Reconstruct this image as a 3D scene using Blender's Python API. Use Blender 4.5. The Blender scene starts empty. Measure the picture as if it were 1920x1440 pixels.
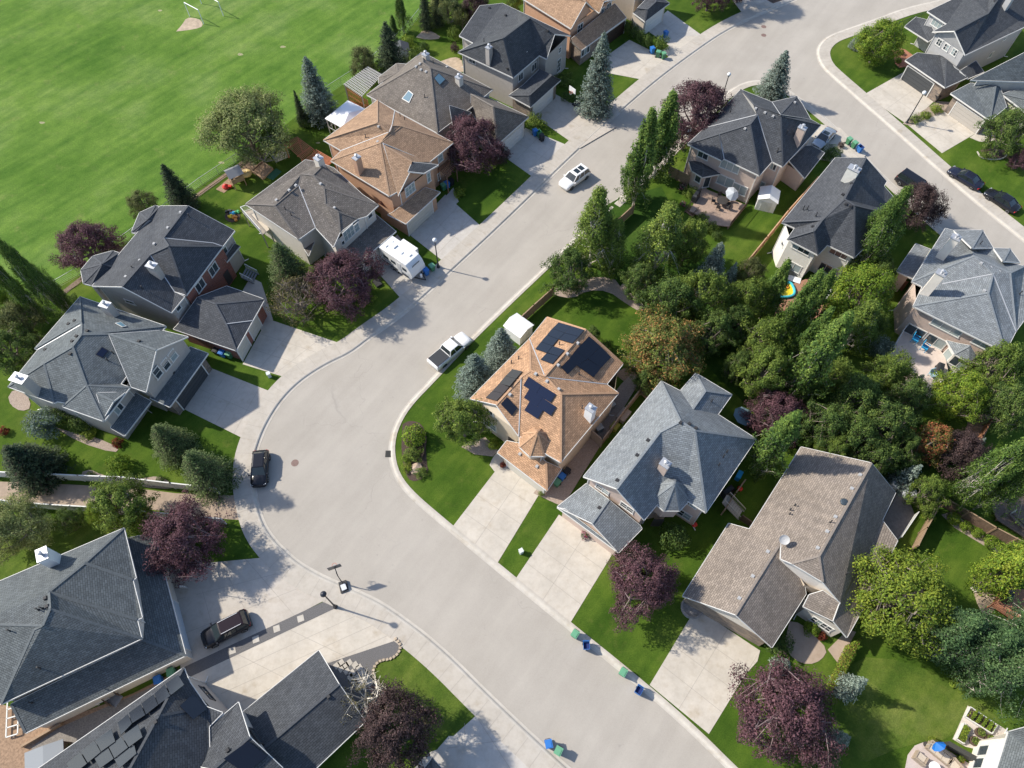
# Aerial view of a curving residential street: built from survey-style traced outlines.
import bpy, bmesh, math, random
from mathutils import Vector, Matrix, geometry
from math import radians, sin, cos, pi
SC = bpy.context.scene
COL = SC.collection
H = 72.0                       # drone height
F_PX = 1331.0                  # focal length for a 1920 px wide frame
PITCH = radians(60)
# ---------------------------------------------------------------- camera
cam = bpy.data.cameras.new('camera'); cam.sensor_width = 36; cam.lens = 36*F_PX/1920
cam.clip_start = 1; cam.clip_end = 3000
co = bpy.data.objects.new('camera', cam); COL.objects.link(co)
co.location = (0, 0, H); co.rotation_euler = (radians(90)-PITCH, 0, 0)
SC.camera = co
# ---------------------------------------------------------------- sky and sun
SUN_EL = radians(39.8); SUN_AZ = radians(180-16.5)     # direction towards the sun, maths angle from +X
sd = Vector((cos(SUN_AZ)*cos(SUN_EL), sin(SUN_AZ)*cos(SUN_EL), sin(SUN_EL)))
w = bpy.data.worlds.new('World'); SC.world = w; w.use_nodes = True
nt = w.node_tree; bg = nt.nodes['Background']
sky = nt.nodes.new('ShaderNodeTexSky'); sky.sky_type = 'NISHITA'; sky.sun_disc = False
sky.sun_elevation = SUN_EL; sky.sun_rotation = math.atan2(sd.x, sd.y)
sky.air_density = 1.0; sky.dust_density = 2.0; sky.altitude = 1100
nt.links.new(sky.outputs[0], bg.inputs[0]); bg.inputs[1].default_value = 0.145
sl = bpy.data.lights.new('sun', 'SUN'); sl.energy = 4.0; sl.angle = radians(1.2); sl.color = (1.0, 0.93, 0.81)
so = bpy.data.objects.new('sun', sl); COL.objects.link(so)
so.rotation_euler = (-sd).to_track_quat('-Z', 'Y').to_euler()
so.location = (0, 0, 150)
SC.view_settings.view_transform = 'Standard'; SC.view_settings.look = 'None'
SC.view_settings.exposure = 0.58; SC.view_settings.gamma = 1.0
SC.cycles.max_bounces = 5; SC.cycles.transparent_max_bounces = 4

rnd = random.Random(7)
# ---------------------------------------------------------------- geometry of the site
def ray(px, py):
    u = px-960; v = py-720
    return Vector((u, F_PX*cos(PITCH)-v*sin(PITCH), -(F_PX*sin(PITCH)+v*cos(PITCH))))
def P(px, py, z=0.0):
    d = ray(px, py); t = (H-z)/-d.z
    return Vector((0, 0, H))+d*t
class X:                        # coordinates read off an enlarged crop
    def __init__(s, ox, oy, k): s.o = (ox, oy); s.k = k
    def __call__(s, x, y): return (s.o[0]+x/s.k, s.o[1]+y/s.k)
def tag(o, label=None, cat=None, group=None, kind=None):
    if label: o['label'] = label
    if cat: o['category'] = cat
    if group: o['group'] = group
    if kind: o['kind'] = kind
    return o
def empty(name, loc=(0, 0, 0), rz=0):
    o = bpy.data.objects.new(name, None); COL.objects.link(o)
    o.location = loc; o.rotation_euler = (0, 0, rz); o.empty_display_size = 0.5
    return o
class MB:                       # collects faces, then becomes ONE mesh object
    def __init__(s): s.v = []; s.f = []; s.uv = []; s.m = []; s.mi = 0
    def face(s, pts, uv=None):
        i = len(s.v); s.v += [tuple(p) for p in pts]; s.f.append(tuple(range(i, i+len(pts))))
        s.uv.append(uv); s.m.append(s.mi)
    def box(s, c, d, rz=0, mat=None):
        M = Matrix.Translation(Vector(c)) @ (mat if mat else Matrix.Rotation(rz, 4, 'Z'))
        h = [x/2 for x in d]
        p = [M @ Vector((sx*h[0], sy*h[1], sz*h[2])) for sx in (-1, 1) for sy in (-1, 1) for sz in (-1, 1)]
        for q in ((0, 1, 3, 2), (4, 6, 7, 5), (0, 4, 5, 1), (2, 3, 7, 6), (0, 2, 6, 4), (1, 5, 7, 3)):
            s.face([p[k] for k in q])
    def bar(s, a, b, w, h=None, n=None):      # square bar from a to b
        a = Vector(a); b = Vector(b); d = b-a; L = d.length
        if L < 1e-4: return
        q = d.to_track_quat('X', 'Z').to_matrix().to_4x4()
        s.box((a+b)/2, (L, w, h or w), mat=q)
    def tube(s, pts, rs, n=6, cap=True):
        pts = [Vector(p) for p in pts]; rings = []
        for i, p in enumerate(pts):
            d = (pts[min(i+1, len(pts)-1)]-pts[max(i-1, 0)]).normalized()
            a = d.orthogonal().normalized(); b = d.cross(a)
            r = rs[i] if isinstance(rs, (list, tuple)) else rs
            rings.append([p+(a*cos(2*pi*k/n)+b*sin(2*pi*k/n))*r for k in range(n)])
        for i in range(len(rings)-1):
            # align rings to limit twist
            best = min(range(n), key=lambda o: (rings[i][0]-rings[i+1][o]).length)
            rings[i+1] = rings[i+1][best:]+rings[i+1][:best]
            for k in range(n):
                s.face([rings[i][k], rings[i][(k+1) % n], rings[i+1][(k+1) % n], rings[i+1][k]])
        if cap:
            s.face(rings[0][::-1]); s.face(rings[-1])
    def lathe(s, c, prof, n=16, sx=1, sy=1):  # profile (r,z)
        c = Vector(c)
        R = [[c+Vector((r*cos(2*pi*k/n)*sx, r*sin(2*pi*k/n)*sy, z)) for k in range(n)] for r, z in prof]
        for i in range(len(R)-1):
            for k in range(n): s.face([R[i][k], R[i][(k+1) % n], R[i+1][(k+1) % n], R[i+1][k]])
        if prof[0][0] > 1e-3: s.face(R[0][::-1])
        if prof[-1][0] > 1e-3: s.face(R[-1])
    def prism(s, poly, z0, z1, bottom=False):
        poly = [Vector((p[0], p[1])) for p in poly]
        if sum(poly[i].x*poly[(i+1) % len(poly)].y-poly[(i+1) % len(poly)].x*poly[i].y for i in range(len(poly))) < 0: poly = poly[::-1]
        s.face([(p.x, p.y, z1) for p in poly])
        for i in range(len(poly)):
            a = poly[i]; b = poly[(i+1) % len(poly)]
            s.face([(a.x, a.y, z0), (b.x, b.y, z0), (b.x, b.y, z1), (a.x, a.y, z1)])
        if bottom: s.face([(p.x, p.y, z0) for p in poly[::-1]])
    def build(s, name, mats, parent=None, smooth=False, weld=False):
        me = bpy.data.meshes.new(name)
        me.from_pydata(s.v, [], s.f)
        for m in (mats if isinstance(mats, (list, tuple)) else [mats]): me.materials.append(m)
        me.polygons.foreach_set('material_index', s.m)
        if any(u for u in s.uv):
            L = me.uv_layers.new(name='UVMap')
            k = 0
            for f, u in zip(s.f, s.uv):
                for j in range(len(f)):
                    if u: L.data[k].uv = u[j]
                    k += 1
        if weld:
            bm = bmesh.new(); bm.from_mesh(me); bmesh.ops.remove_doubles(bm, verts=bm.verts, dist=1e-4)
            bm.to_mesh(me); bm.free()
        if smooth: me.polygons.foreach_set('use_smooth', [True]*len(me.polygons))
        me.update()
        o = bpy.data.objects.new(name, me); COL.objects.link(o)
        if parent: o.parent = parent
        return o
def kids(o): return [c for c in bpy.data.objects if c.parent == o]
def copy_tree(o, parent=None, ch=None):
    c = o.copy(); COL.objects.link(c); c.parent = parent
    for k in list(o.children): copy_tree(k, c)
    return c
# ---------------------------------------------------------------- materials
MATS = {}
def mat(name, col, rough=0.8, var=0.0, vscale=1.0, metal=0.0, bump=0.0, bscale=30, col2=None, spec=None, coat=0):
    if name in MATS: return MATS[name]
    m = bpy.data.materials.new(name); m.use_nodes = True; MATS[name] = m
    n = m.node_tree.nodes; l = m.node_tree.links; b = n['Principled BSDF']
    b.inputs['Base Color'].default_value = (*col, 1); b.inputs['Roughness'].default_value = rough
    b.inputs['Metallic'].default_value = metal
    if spec is not None: b.inputs['Specular IOR Level'].default_value = spec
    if coat: b.inputs['Coat Weight'].default_value = coat; b.inputs['Coat Roughness'].default_value = 0.05
    if var or col2:
        tc = n.new('ShaderNodeTexCoord'); nz = n.new('ShaderNodeTexNoise')
        nz.inputs['Scale'].default_value = vscale; nz.inputs['Detail'].default_value = 6; nz.inputs['Roughness'].default_value = 0.65
        l.new(tc.outputs['Object'], nz.inputs['Vector'])
        r = n.new('ShaderNodeValToRGB'); r.color_ramp.elements[0].position = 0.32; r.color_ramp.elements[1].position = 0.68
        c1 = tuple(x*(1-var) for x in col); c2 = col2 or tuple(min(1, x*(1+var)) for x in col)
        r.color_ramp.elements[0].color = (*c1, 1); r.color_ramp.elements[1].color = (*c2, 1)
        l.new(nz.outputs['Fac'], r.inputs['Fac']); l.new(r.outputs['Color'], b.inputs['Base Color'])
    if bump:
        tc = n.new('ShaderNodeTexCoord'); nz = n.new('ShaderNodeTexNoise'); nz.inputs['Scale'].default_value = bscale; nz.inputs['Detail'].default_value = 4
        l.new(tc.outputs['Object'], nz.inputs['Vector'])
        bp = n.new('ShaderNodeBump'); bp.inputs['Strength'].default_value = bump; bp.inputs['Distance'].default_value = 0.03
        l.new(nz.outputs['Fac'], bp.inputs['Height']); l.new(bp.outputs['Normal'], b.inputs['Normal'])
    return m
def noise(n, l, scale, detail=5, rough=0.6, coord='Object', vec=None):
    z = n.new('ShaderNodeTexNoise'); z.inputs['Scale'].default_value = scale; z.inputs['Detail'].default_value = detail; z.inputs['Roughness'].default_value = rough
    if vec is None:
        tc = n.new('ShaderNodeTexCoord'); vec = tc.outputs[coord]
    l.new(vec, z.inputs['Vector']); return z.outputs['Fac']
def ramp(n, l, fac, stops):
    r = n.new('ShaderNodeValToRGB'); e = r.color_ramp.elements
    e[0].position = stops[0][0]; e[0].color = (*stops[0][1], 1); e[1].position = stops[-1][0]; e[1].color = (*stops[-1][1], 1)
    for p, c in stops[1:-1]:
        q = e.new(p); q.color = (*c, 1)
    l.new(fac, r.inputs['Fac']); return r.outputs['Color']
def mix(n, l, f, a, b, mode='MIX'):
    m = n.new('ShaderNodeMix'); m.data_type = 'RGBA'; m.blend_type = mode
    if isinstance(f, (int, float)): m.inputs[0].default_value = f
    else: l.new(f, m.inputs[0])
    for s, i in ((a, 6), (b, 7)):
        if isinstance(s, tuple): m.inputs[i].default_value = (*s, 1)
        else: l.new(s, m.inputs[i])
    return m.outputs[2]
def newmat(name):
    m = bpy.data.materials.new(name); m.use_nodes = True; MATS[name] = m
    return m, m.node_tree.nodes, m.node_tree.links, m.node_tree.nodes['Principled BSDF']
def shingle(name, c1, c2, mortar, fleck=None, contrast=1.0, course=0.19):
    m, n, l, b = newmat(name)
    uv = n.new('ShaderNodeUVMap')
    br = n.new('ShaderNodeTexBrick'); br.offset = 0.5; br.offset_frequency = 2
    br.inputs['Scale'].default_value = 1.0; br.inputs['Brick Width'].default_value = 0.42; br.inputs['Row Height'].default_value = course
    br.inputs['Mortar Size'].default_value = 0.022; br.inputs['Mortar Smooth'].default_value = 0.6; br.inputs['Bias'].default_value = 0.0
    br.inputs['Color1'].default_value = (*c1, 1); br.inputs['Color2'].default_value = (*c2, 1); br.inputs['Mortar'].default_value = (*mortar, 1)
    l.new(uv.outputs[0], br.inputs['Vector'])
    nz = noise(n, l, 1.1, 6, 0.7, vec=uv.outputs[0])
    k = ramp(n, l, nz, [(0.3, (0.88,)*3), (0.7, (1.1,)*3)])
    c = mix(n, l, 1.0, br.outputs['Color'], k, 'MULTIPLY')
    nz2 = noise(n, l, 7.0, 3, 0.8, vec=uv.outputs[0])
    k2 = ramp(n, l, nz2, [(0.3, (0.86,)*3), (0.7, (1.12,)*3)])
    c = mix(n, l, 1.0, c, k2, 'MULTIPLY')
    if fleck:
        vo = n.new('ShaderNodeTexVoronoi'); vo.inputs['Scale'].default_value = 2.2; l.new(uv.outputs[0], vo.inputs['Vector'])
        fr = ramp(n, l, vo.outputs['Distance'], [(0.10, (1, 1, 1)), (0.16, (0, 0, 0))])
        c = mix(n, l, fr, c, fleck)
    # weather streaks running down the slope
    mp = n.new('ShaderNodeMapping'); mp.inputs['Scale'].default_value = (1.6, 0.12, 1); l.new(uv.outputs[0], mp.inputs['Vector'])
    c = mix(n, l, 1.0, c, ramp(n, l, noise(n, l, 1.0, 5, 0.6, vec=mp.outputs[0]), [(0.3, (0.90, 0.90, 0.91)), (0.7, (1.09, 1.08, 1.06))]), 'MULTIPLY')
    c = mix(n, l, 1.0, c, ramp(n, l, noise(n, l, 0.22, 3, 0.5, vec=uv.outputs[0]), [(0.35, (0.93,)*3), (0.65, (1.07,)*3)]), 'MULTIPLY')
    l.new(c, b.inputs['Base Color']); b.inputs['Roughness'].default_value = 0.93
    b.inputs['Specular IOR Level'].default_value = 0.25
    bp = n.new('ShaderNodeBump'); bp.inputs['Strength'].default_value = 0.55; bp.inputs['Distance'].default_value = 0.03
    inv = n.new('ShaderNodeMath'); inv.operation = 'SUBTRACT'; inv.inputs[0].default_value = 1.0; l.new(br.outputs['Fac'], inv.inputs[1])
    l.new(inv.outputs[0], bp.inputs['Height']); l.new(bp.outputs['Normal'], b.inputs['Normal'])
    return m
def mul(c, k): return tuple(x*k for x in c)
SH = {}
def sh(name, base, fleck=None, spread=0.17):
    SH[name] = (shingle('shingle_'+name, mul(base, 1+spread), mul(base, 1-spread), mul(base, 0.45), fleck),
                mat('ridge_'+name, mul(base, 0.93), 0.95, 0.2, 6))
sh('charcoal', (0.080, 0.086, 0.097)); sh('greyblue', (0.135, 0.152, 0.160)); sh('dark', (0.074, 0.080, 0.089))
sh('speckle', (0.160, 0.144, 0.130), fleck=(0.30, 0.28, 0.26)); sh('tan', (0.37, 0.245, 0.160)); sh('orange', (0.45, 0.275, 0.165), spread=0.2)
sh('taupe', (0.195, 0.172, 0.150)); sh('lightgrey', (0.215, 0.235, 0.250)); sh('brown', (0.262, 0.222, 0.188), spread=.17); sh('slate', (0.140, 0.158, 0.166))
sh('steel', (0.120, 0.134, 0.140)); sh('browntan', (0.25, 0.155, 0.10))
def stucco(name, c): return mat('stucco_'+name, c, 0.9, 0.06, 2.5, bump=0.25, bscale=40)
ST = {k: stucco(k, v) for k, v in dict(cream=(0.60, 0.50, 0.38), white=(0.72, 0.70, 0.64), greige=(0.42, 0.385, 0.35), beige=(0.55, 0.47, 0.38),
      peach=(0.52, 0.31, 0.20), pink=(0.56, 0.44, 0.37), grey=(0.40, 0.40, 0.40), taupe=(0.40, 0.34, 0.28), light=(0.62, 0.57, 0.50), bright=(0.76, 0.70, 0.62)).items()}
def brickmat(name, c1, c2, mort, w=0.35, h=0.12):
    m, n, l, b = newmat(name)
    tc = n.new('ShaderNodeUVMap'); br = n.new('ShaderNodeTexBrick'); br.inputs['Scale'].default_value = 1
    br.inputs['Brick Width'].default_value = w; br.inputs['Row Height'].default_value = h; br.inputs['Mortar Size'].default_value = 0.012
    br.inputs['Color1'].default_value = (*c1, 1); br.inputs['Color2'].default_value = (*c2, 1); br.inputs['Mortar'].default_value = (*mort, 1)
    l.new(tc.outputs[0], br.inputs['Vector']); l.new(br.outputs['Color'], b.inputs['Base Color']); b.inputs['Roughness'].default_value = 0.9
    return m
ST['brick'] = brickmat('brick_red', (0.30, 0.085, 0.05), (0.20, 0.06, 0.04), (0.25, 0.2, 0.18))
ST['stone'] = brickmat('stone_tan', (0.30, 0.23, 0.17), (0.16, 0.13, 0.11), (0.25, 0.22, 0.2), 0.5, 0.25)
TRIM = mat('trim_white', (0.66, 0.65, 0.62), 0.55)
SOFFIT = mat('soffit', (0.55, 0.53, 0.50), 0.7)
GUT_D = mat('trim_dark', (0.05, 0.05, 0.055), 0.5)
FLASH = mat('flashing_metal', (0.55, 0.55, 0.55), 0.5, metal=0.3)
METAL = mat('cap_metal', (0.50, 0.51, 0.53), 0.45, metal=0.5)
VENTB = mat('vent_black', (0.03, 0.03, 0.033), 0.7); VENTW = mat('vent_grey', (0.40, 0.40, 0.40), 0.65)
WHITE = mat('white_paint', (0.80, 0.80, 0.79), 0.5)
GLASS = mat('window_glass', (0.045, 0.06, 0.07), 0.06, spec=0.8)
BLIND = mat('window_blinds', (0.30, 0.36, 0.36), 0.12, spec=0.8)
SKYL = mat('skylight_glass', (0.12, 0.22, 0.28), 0.08, spec=0.9)
DOORM = mat('door_dark', (0.06, 0.05, 0.05), 0.5)
# ---------------------------------------------------------------- ground materials
def grass(name, dark, mid, light, fine=9.0, big=0.10, dcol=(0.16, 0.16, 0.045)):
    m, n, l, b = newmat(name)
    f = noise(n, l, fine, 6, 0.75); g = noise(n, l, big, 5, 0.6)
    c = ramp(n, l, g, [(0.34, dark), (0.5, mid), (0.66, light)])
    k = ramp(n, l, f, [(0.28, (0.62,)*3), (0.72, (1.38,)*3)])
    c = mix(n, l, 1.0, c, k, 'MULTIPLY')
    tc = n.new('ShaderNodeTexCoord'); mp = n.new('ShaderNodeMapping'); mp.vector_type = 'TEXTURE'; mp.inputs['Scale'].default_value = (14, 1.8, 1); mp.inputs['Rotation'].default_value = (0, 0, 0.86)
    l.new(tc.outputs['Object'], mp.inputs['Vector'])
    c = mix(n, l, 1.0, c, ramp(n, l, noise(n, l, 1.0, 4, 0.6, vec=mp.outputs[0]), [(0.34, (0.74, 0.82, 0.76)), (0.66, (1.24, 1.15, 1.2))]), 'MULTIPLY')
    dry = ramp(n, l, noise(n, l, 0.33, 5, 0.65), [(0.58, (0, 0, 0)), (0.74, (1, 1, 1))])
    sp = ramp(n, l, noise(n, l, 2.6, 6, 0.8), [(0.4, (0, 0, 0)), (0.75, (1, 1, 1))])
    dry = mix(n, l, 1.0, dry, sp, 'MULTIPLY')
    c = mix(n, l, dry, c, dcol)
    h = noise(n, l, 0.7, 5, 0.7)
    k2 = ramp(n, l, h, [(0.3, (0.8, 0.84, 0.8)), (0.7, (1.2, 1.14, 1.05))])
    c = mix(n, l, 1.0, c, k2, 'MULTIPLY')
    l.new(c, b.inputs['Base Color']); b.inputs['Roughness'].default_value = 0.95; b.inputs['Specular IOR Level'].default_value = 0.1
    bp = n.new('ShaderNodeBump'); bp.inputs['Strength'].default_value = 0.5; bp.inputs['Distance'].default_value = 0.05
    l.new(f, bp.inputs['Height']); l.new(bp.outputs['Normal'], b.inputs['Normal'])
    return m
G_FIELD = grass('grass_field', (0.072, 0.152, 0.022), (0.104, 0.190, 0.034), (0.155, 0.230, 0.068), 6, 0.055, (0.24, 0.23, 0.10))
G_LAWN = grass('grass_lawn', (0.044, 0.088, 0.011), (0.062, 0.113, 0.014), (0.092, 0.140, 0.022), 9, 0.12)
G_PALE = grass('grass_pale', (0.055, 0.10, 0.015), (0.085, 0.13, 0.022), (0.13, 0.165, 0.04), 9, 0.25)
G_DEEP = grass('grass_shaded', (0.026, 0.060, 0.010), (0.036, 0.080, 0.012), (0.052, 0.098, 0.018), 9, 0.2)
def asphalt():
    m, n, l, b = newmat('asphalt')
    f = noise(n, l, 14, 5, 0.8); g = noise(n, l, 0.16, 6, 0.6)
    c = ramp(n, l, g, [(0.35, (0.375, 0.342, 0.298)), (0.65, (0.418, 0.383, 0.336))])
    k = ramp(n, l, f, [(0.3, (0.90,)*3), (0.7, (1.08,)*3)])
    c = mix(n, l, 1.0, c, k, 'MULTIPLY')
    # sparse darker repair seams
    tc = n.new('ShaderNodeTexCoord'); mp = n.new('ShaderNodeMapping'); mp.vector_type = 'TEXTURE'; mp.inputs['Scale'].default_value = (20, 1.7, 1); mp.inputs['Rotation'].default_value = (0, 0, 0.95)
    l.new(tc.outputs['Object'], mp.inputs['Vector'])
    s = noise(n, l, 1.0, 4, 0.6, vec=mp.outputs[0]); k3 = ramp(n, l, s, [(0.3, (0.94,)*3), (0.7, (1.05,)*3)])
    c = mix(n, l, 1.0, c, k3, 'MULTIPLY')
    # fine cracks that come and go
    vo = n.new('ShaderNodeTexVoronoi'); vo.feature = 'DISTANCE_TO_EDGE'; vo.inputs['Scale'].default_value = 0.16
    wv = n.new('ShaderNodeTexNoise'); wv.inputs['Scale'].default_value = 0.5; l.new(tc.outputs['Object'], wv.inputs['Vector'])
    ad = n.new('ShaderNodeVectorMath'); ad.operation = 'MULTIPLY_ADD'; ad.inputs[1].default_value = (2.5, 2.5, 0); l.new(wv.outputs['Color'], ad.inputs[0]); l.new(tc.outputs['Object'], ad.inputs[2])
    l.new(ad.outputs[0], vo.inputs['Vector'])
    ck = ramp(n, l, vo.outputs['Distance'], [(0.0, (1, 1, 1)), (0.006, (0, 0, 0))])
    ck = mix(n, l, 1.0, ck, ramp(n, l, noise(n, l, 0.09, 3, 0.5), [(0.5, (0, 0, 0)), (0.6, (0.28,)*3)]), 'MULTIPLY')
    c = mix(n, l, ck, c, (0.19, 0.18, 0.17))
    sp = ramp(n, l, noise(n, l, 1.7, 2, 0.5), [(0.70, (0, 0, 0)), (0.80, (0.35,)*3)])
    c = mix(n, l, sp, c, (0.22, 0.21, 0.2))
    l.new(c, b.inputs['Base Color']); b.inputs['Roughness'].default_value = 0.9; b.inputs['Specular IOR Level'].default_value = 0.3
    return m
M_ASPH = asphalt()
def concrete(name, c0, stain=0.10):
    m, n, l, b = newmat(name)
    f = noise(n, l, 20, 4, 0.8); g = noise(n, l, 0.35, 7, 0.65); q = noise(n, l, 1.6, 6, 0.7)
    c = ramp(n, l, g, [(0.33, mul(c0, 1-stain)), (0.67, mul(c0, 1.06))])
    c = mix(n, l, 1.0, c, ramp(n, l, f, [(0.3, (0.94,)*3), (0.7, (1.05,)*3)]), 'MULTIPLY')
    c = mix(n, l, 1.0, c, ramp(n, l, q, [(0.28, (0.90, 0.88, 0.85)), (0.55, (1.02,)*3)]), 'MULTIPLY')
    st = ramp(n, l, noise(n, l, 0.5, 3, 0.55), [(0.60, (1, 1, 1)), (0.74, (0.84, 0.80, 0.74))])
    c = mix(n, l, 1.0, c, st, 'MULTIPLY')
    l.new(c, b.inputs['Base Color']); b.inputs['Roughness'].default_value = 0.85; b.inputs['Specular IOR Level'].default_value = 0.3
    return m
C_DRIVE = concrete('concrete_drive', (0.49, 0.445, 0.39)); C_DRIVE2 = concrete('concrete_drive_cream', (0.535, 0.488, 0.42), 0.14)
C_DRIVE3 = concrete('concrete_drive_grey', (0.50, 0.47, 0.43)); C_WALK = concrete('concrete_walk', (0.47, 0.43, 0.375)); C_KERB = concrete('concrete_kerb', (0.50, 0.465, 0.41))
C_AGG = concrete('concrete_aggregate', (0.42, 0.33, 0.26), 0.15)
M_JOINT = mat('joint', (0.34, 0.305, 0.265), 0.9); M_SEAM = mat('kerb_seam', (0.20, 0.19, 0.17), 0.95)
M_GRAVEL = mat('gravel_dark', (0.135, 0.13, 0.13), 0.95, 0.55, 22, bump=0.6, bscale=40)
M_ROCK = mat('gravel_tan', (0.34, 0.27, 0.22), 0.95, 0.35, 12, bump=0.5, bscale=25)
M_DIRT = mat('dirt', (0.30, 0.20, 0.13), 0.95, 0.3, 5); M_DIRTP = mat('dirt_pale', (0.42, 0.33, 0.24), 0.95, 0.25, 1.2)
M_MULCH = mat('mulch', (0.075, 0.05, 0.038), 0.95, 0.4, 14, bump=0.5)
M_PATH = mat('gravel_path', (0.36, 0.28, 0.215), 0.95, 0.14, 1.3, bump=0.2, bscale=20)
M_WOOD = mat('wood_tan', (0.32, 0.22, 0.14), 0.8, 0.18, 3); M_WOODD = mat('wood_dark', (0.10, 0.065, 0.045), 0.8, 0.25, 3)
M_RED = mat('cedar_stain', (0.50, 0.19, 0.095), 0.75, 0.2, 4); M_DECK = mat('deck_brown', (0.26, 0.15, 0.095), 0.8, 0.15, 4)
# ---------------------------------------------------------------- outlines
def W2(pts, z=0): return [P(x, y, z) for x, y in pts]
def smooth_line(pts, it=2):
    for _ in range(it):
        q = [pts[0]]
        for a, b in zip(pts, pts[1:]):
            q += [a.lerp(b, .25), a.lerp(b, .75)]
        pts = q+[pts[-1]]
    return pts
KL = [(1400, 1740), (1230, 1595), (1050, 1434), (925, 1317), (820, 1212), (730, 1144), (690, 1122), (632, 1097), (590, 1078), (550, 1053), (515, 1020), (490, 985), (478, 945), (471, 905), (471, 872), (478, 838),
      (495, 795), (523, 750), (560, 712), (610, 680), (655, 660), (690, 632), (760, 584), (850, 500), (920, 436), (1000, 359), (1060, 300), (1140, 226), (1225, 152), (1300, 96), (1360, 55), (1430, 22), (1500, -6), (1640, -60), (1900, -130)]
KR = [(1700, 1740), (1590, 1640), (1395, 1462), (1290, 1357), (1180, 1263), (1068, 1173), (1000, 1117), (930, 1060), (830, 977), (775, 930), (748, 898), (737, 868), (734, 835), (742, 800), (765, 760), (812, 712), (870, 650), (950, 572), (1020, 506), (1090, 438), (1160, 375),
      (1230, 310), (1300, 240), (1350, 186), (1385, 160), (1420, 150), (1460, 158), (1500, 185), (1545, 220), (1590, 262), (1640, 315), (1700, 372), (1758, 425), (1850, 500), (1990, 610), (2150, 730)]
KT = [(1980, -60), (1780, -2), (1700, 15), (1640, 38), (1585, 57), (1555, 68), (1538, 84), (1534, 100), (1542, 122), (1560, 140), (1620, 192), (1700, 262), (1762, 318), (1840, 385), (1935, 460), (2150, 640)]
kl = smooth_line(W2(KL)); kr = smooth_line(W2(KR)); kt = smooth_line(W2(KT))
def flat(name, polys, m, z0, z1, kind='structure', label=None, cat=None):
    b = MB()
    for p in polys: b.prism(p, z0, z1)
    o = b.build(name, m)
    if kind: o['kind'] = kind
    return o
# base sheet to the horizon
b = MB(); b.face([(-1500, -400, -0.16), (1500, -400, -0.16), (1500, 2500, -0.16), (-1500, 2500, -0.16)]); tag(b.build('ground', G_FIELD), kind='structure')
# road, sunk 12 cm below the lawns
b = MB(); b.face([(v.x, v.y, -0.12) for v in W2([(1150, 1740), (300, 1000), (300, 640), (1250, -120), (2150, -120), (2150, 740), (1700, 560), (1200, 420), (900, 700), (900, 900), (1800, 1740)])]); tag(b.build('road', M_ASPH), kind='structure')
def V2(v): return (v.x, v.y)
land_l = [V2(v) for v in kl]+[(400, 700), (-400, 700), (-400, -60), (-20, -60)]
land_r = [V2(v) for v in kr]+[(400, 40), (400, -60), (60, -60)]
land_t = [V2(v) for v in kt][::-1]+[(400, 700), (400, 100)]
land_t = [V2(v) for v in kt]+[(400, 60), (400, 600), (140, 180)]
flat('lawn_west', [land_l], G_LAWN, -0.15, 0.0); flat('lawn_inner', [land_r], G_LAWN, -0.15, 0.0); flat('lawn_north', [land_t], G_LAWN, -0.15, 0.0)
def offset(line, d):
    out = []
    for i, p in enumerate(line):
        a = line[max(i-1, 0)]; c = line[min(i+1, len(line)-1)]
        t = (c-a); t.z = 0; t.normalize(); nn = Vector((-t.y, t.x, 0))
        out.append(p+nn*d)
    return out
def strip(b, L1, L2, z0, z1):
    for i in range(len(L1)-1):
        q = [L1[i], L1[i+1], L2[i+1], L2[i]]
        b.prism([V2(v) for v in q], z0, z1)
def resample(line, step):
    out = [line[0]]; acc = 0
    for a, c in zip(line, line[1:]):
        L = (c-a).length; t = step-acc
        while t < L: out.append(a.lerp(c, t/L)); t += step
        acc = (acc+L) % step if L >= step-acc else acc+L
    return out
def walk(name, line, side, w, gutter=0.35, joints=True):
    # side=+1: walk lies to the left of the line direction
    line = resample(line, 0.8)
    o1 = offset(line, side*0.16); o2 = offset(line, side*w)
    s = MB(); strip(s, offset(line, side*.16), o2, -0.14, 0.048); o = s.build(name, C_WALK); tag(o, kind='structure')
    k = MB(); prof = [(0.16, .052), (0.02, .048), (-.08, .0), (-.17, -.085), (-.26, -.106), (-gutter-.08, -.108), (-gutter-.08, -.16)]
    LL = [[Vector((v.x, v.y, z)) for v in offset(line, side*d_)] for d_, z in prof]
    for A_, B_ in zip(LL, LL[1:]):
        for i in range(len(line)-1):
            q = [A_[i], A_[i+1], B_[i+1], B_[i]]
            n_ = (q[1]-q[0]).cross(q[3]-q[0])
            k.face(q if n_.z >= 0 else q[::-1])
    tag(k.build('kerb', C_KERB), kind='structure')
    j = MB()
    strip(j, offset(line, -side*(gutter+.08)), offset(line, -side*(gutter+0.11)), -0.15, -0.112)
    if joints:
        for i in range(0, len(line)-1, 2):
            d = (line[i+1]-line[i]).normalized()*0.014
            j.face([V2(o1[i]-d)+(0.055,), V2(o1[i]+d)+(0.055,), V2(o2[i]+d)+(0.055,), V2(o2[i]-d)+(0.055,)])
    tag(j.build('pavement_joints', M_JOINT), kind='structure')
walk('sidewalk', kl, 1, 2.0); walk('sidewalk', kt, 1, 1.75)
walk('kerb_path', kr[:len(kr)*57//100], -1, 0.34, joints=False); walk('kerb_path', kr[len(kr)*57//100-1:], -1, 0.95, joints=False)
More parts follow.
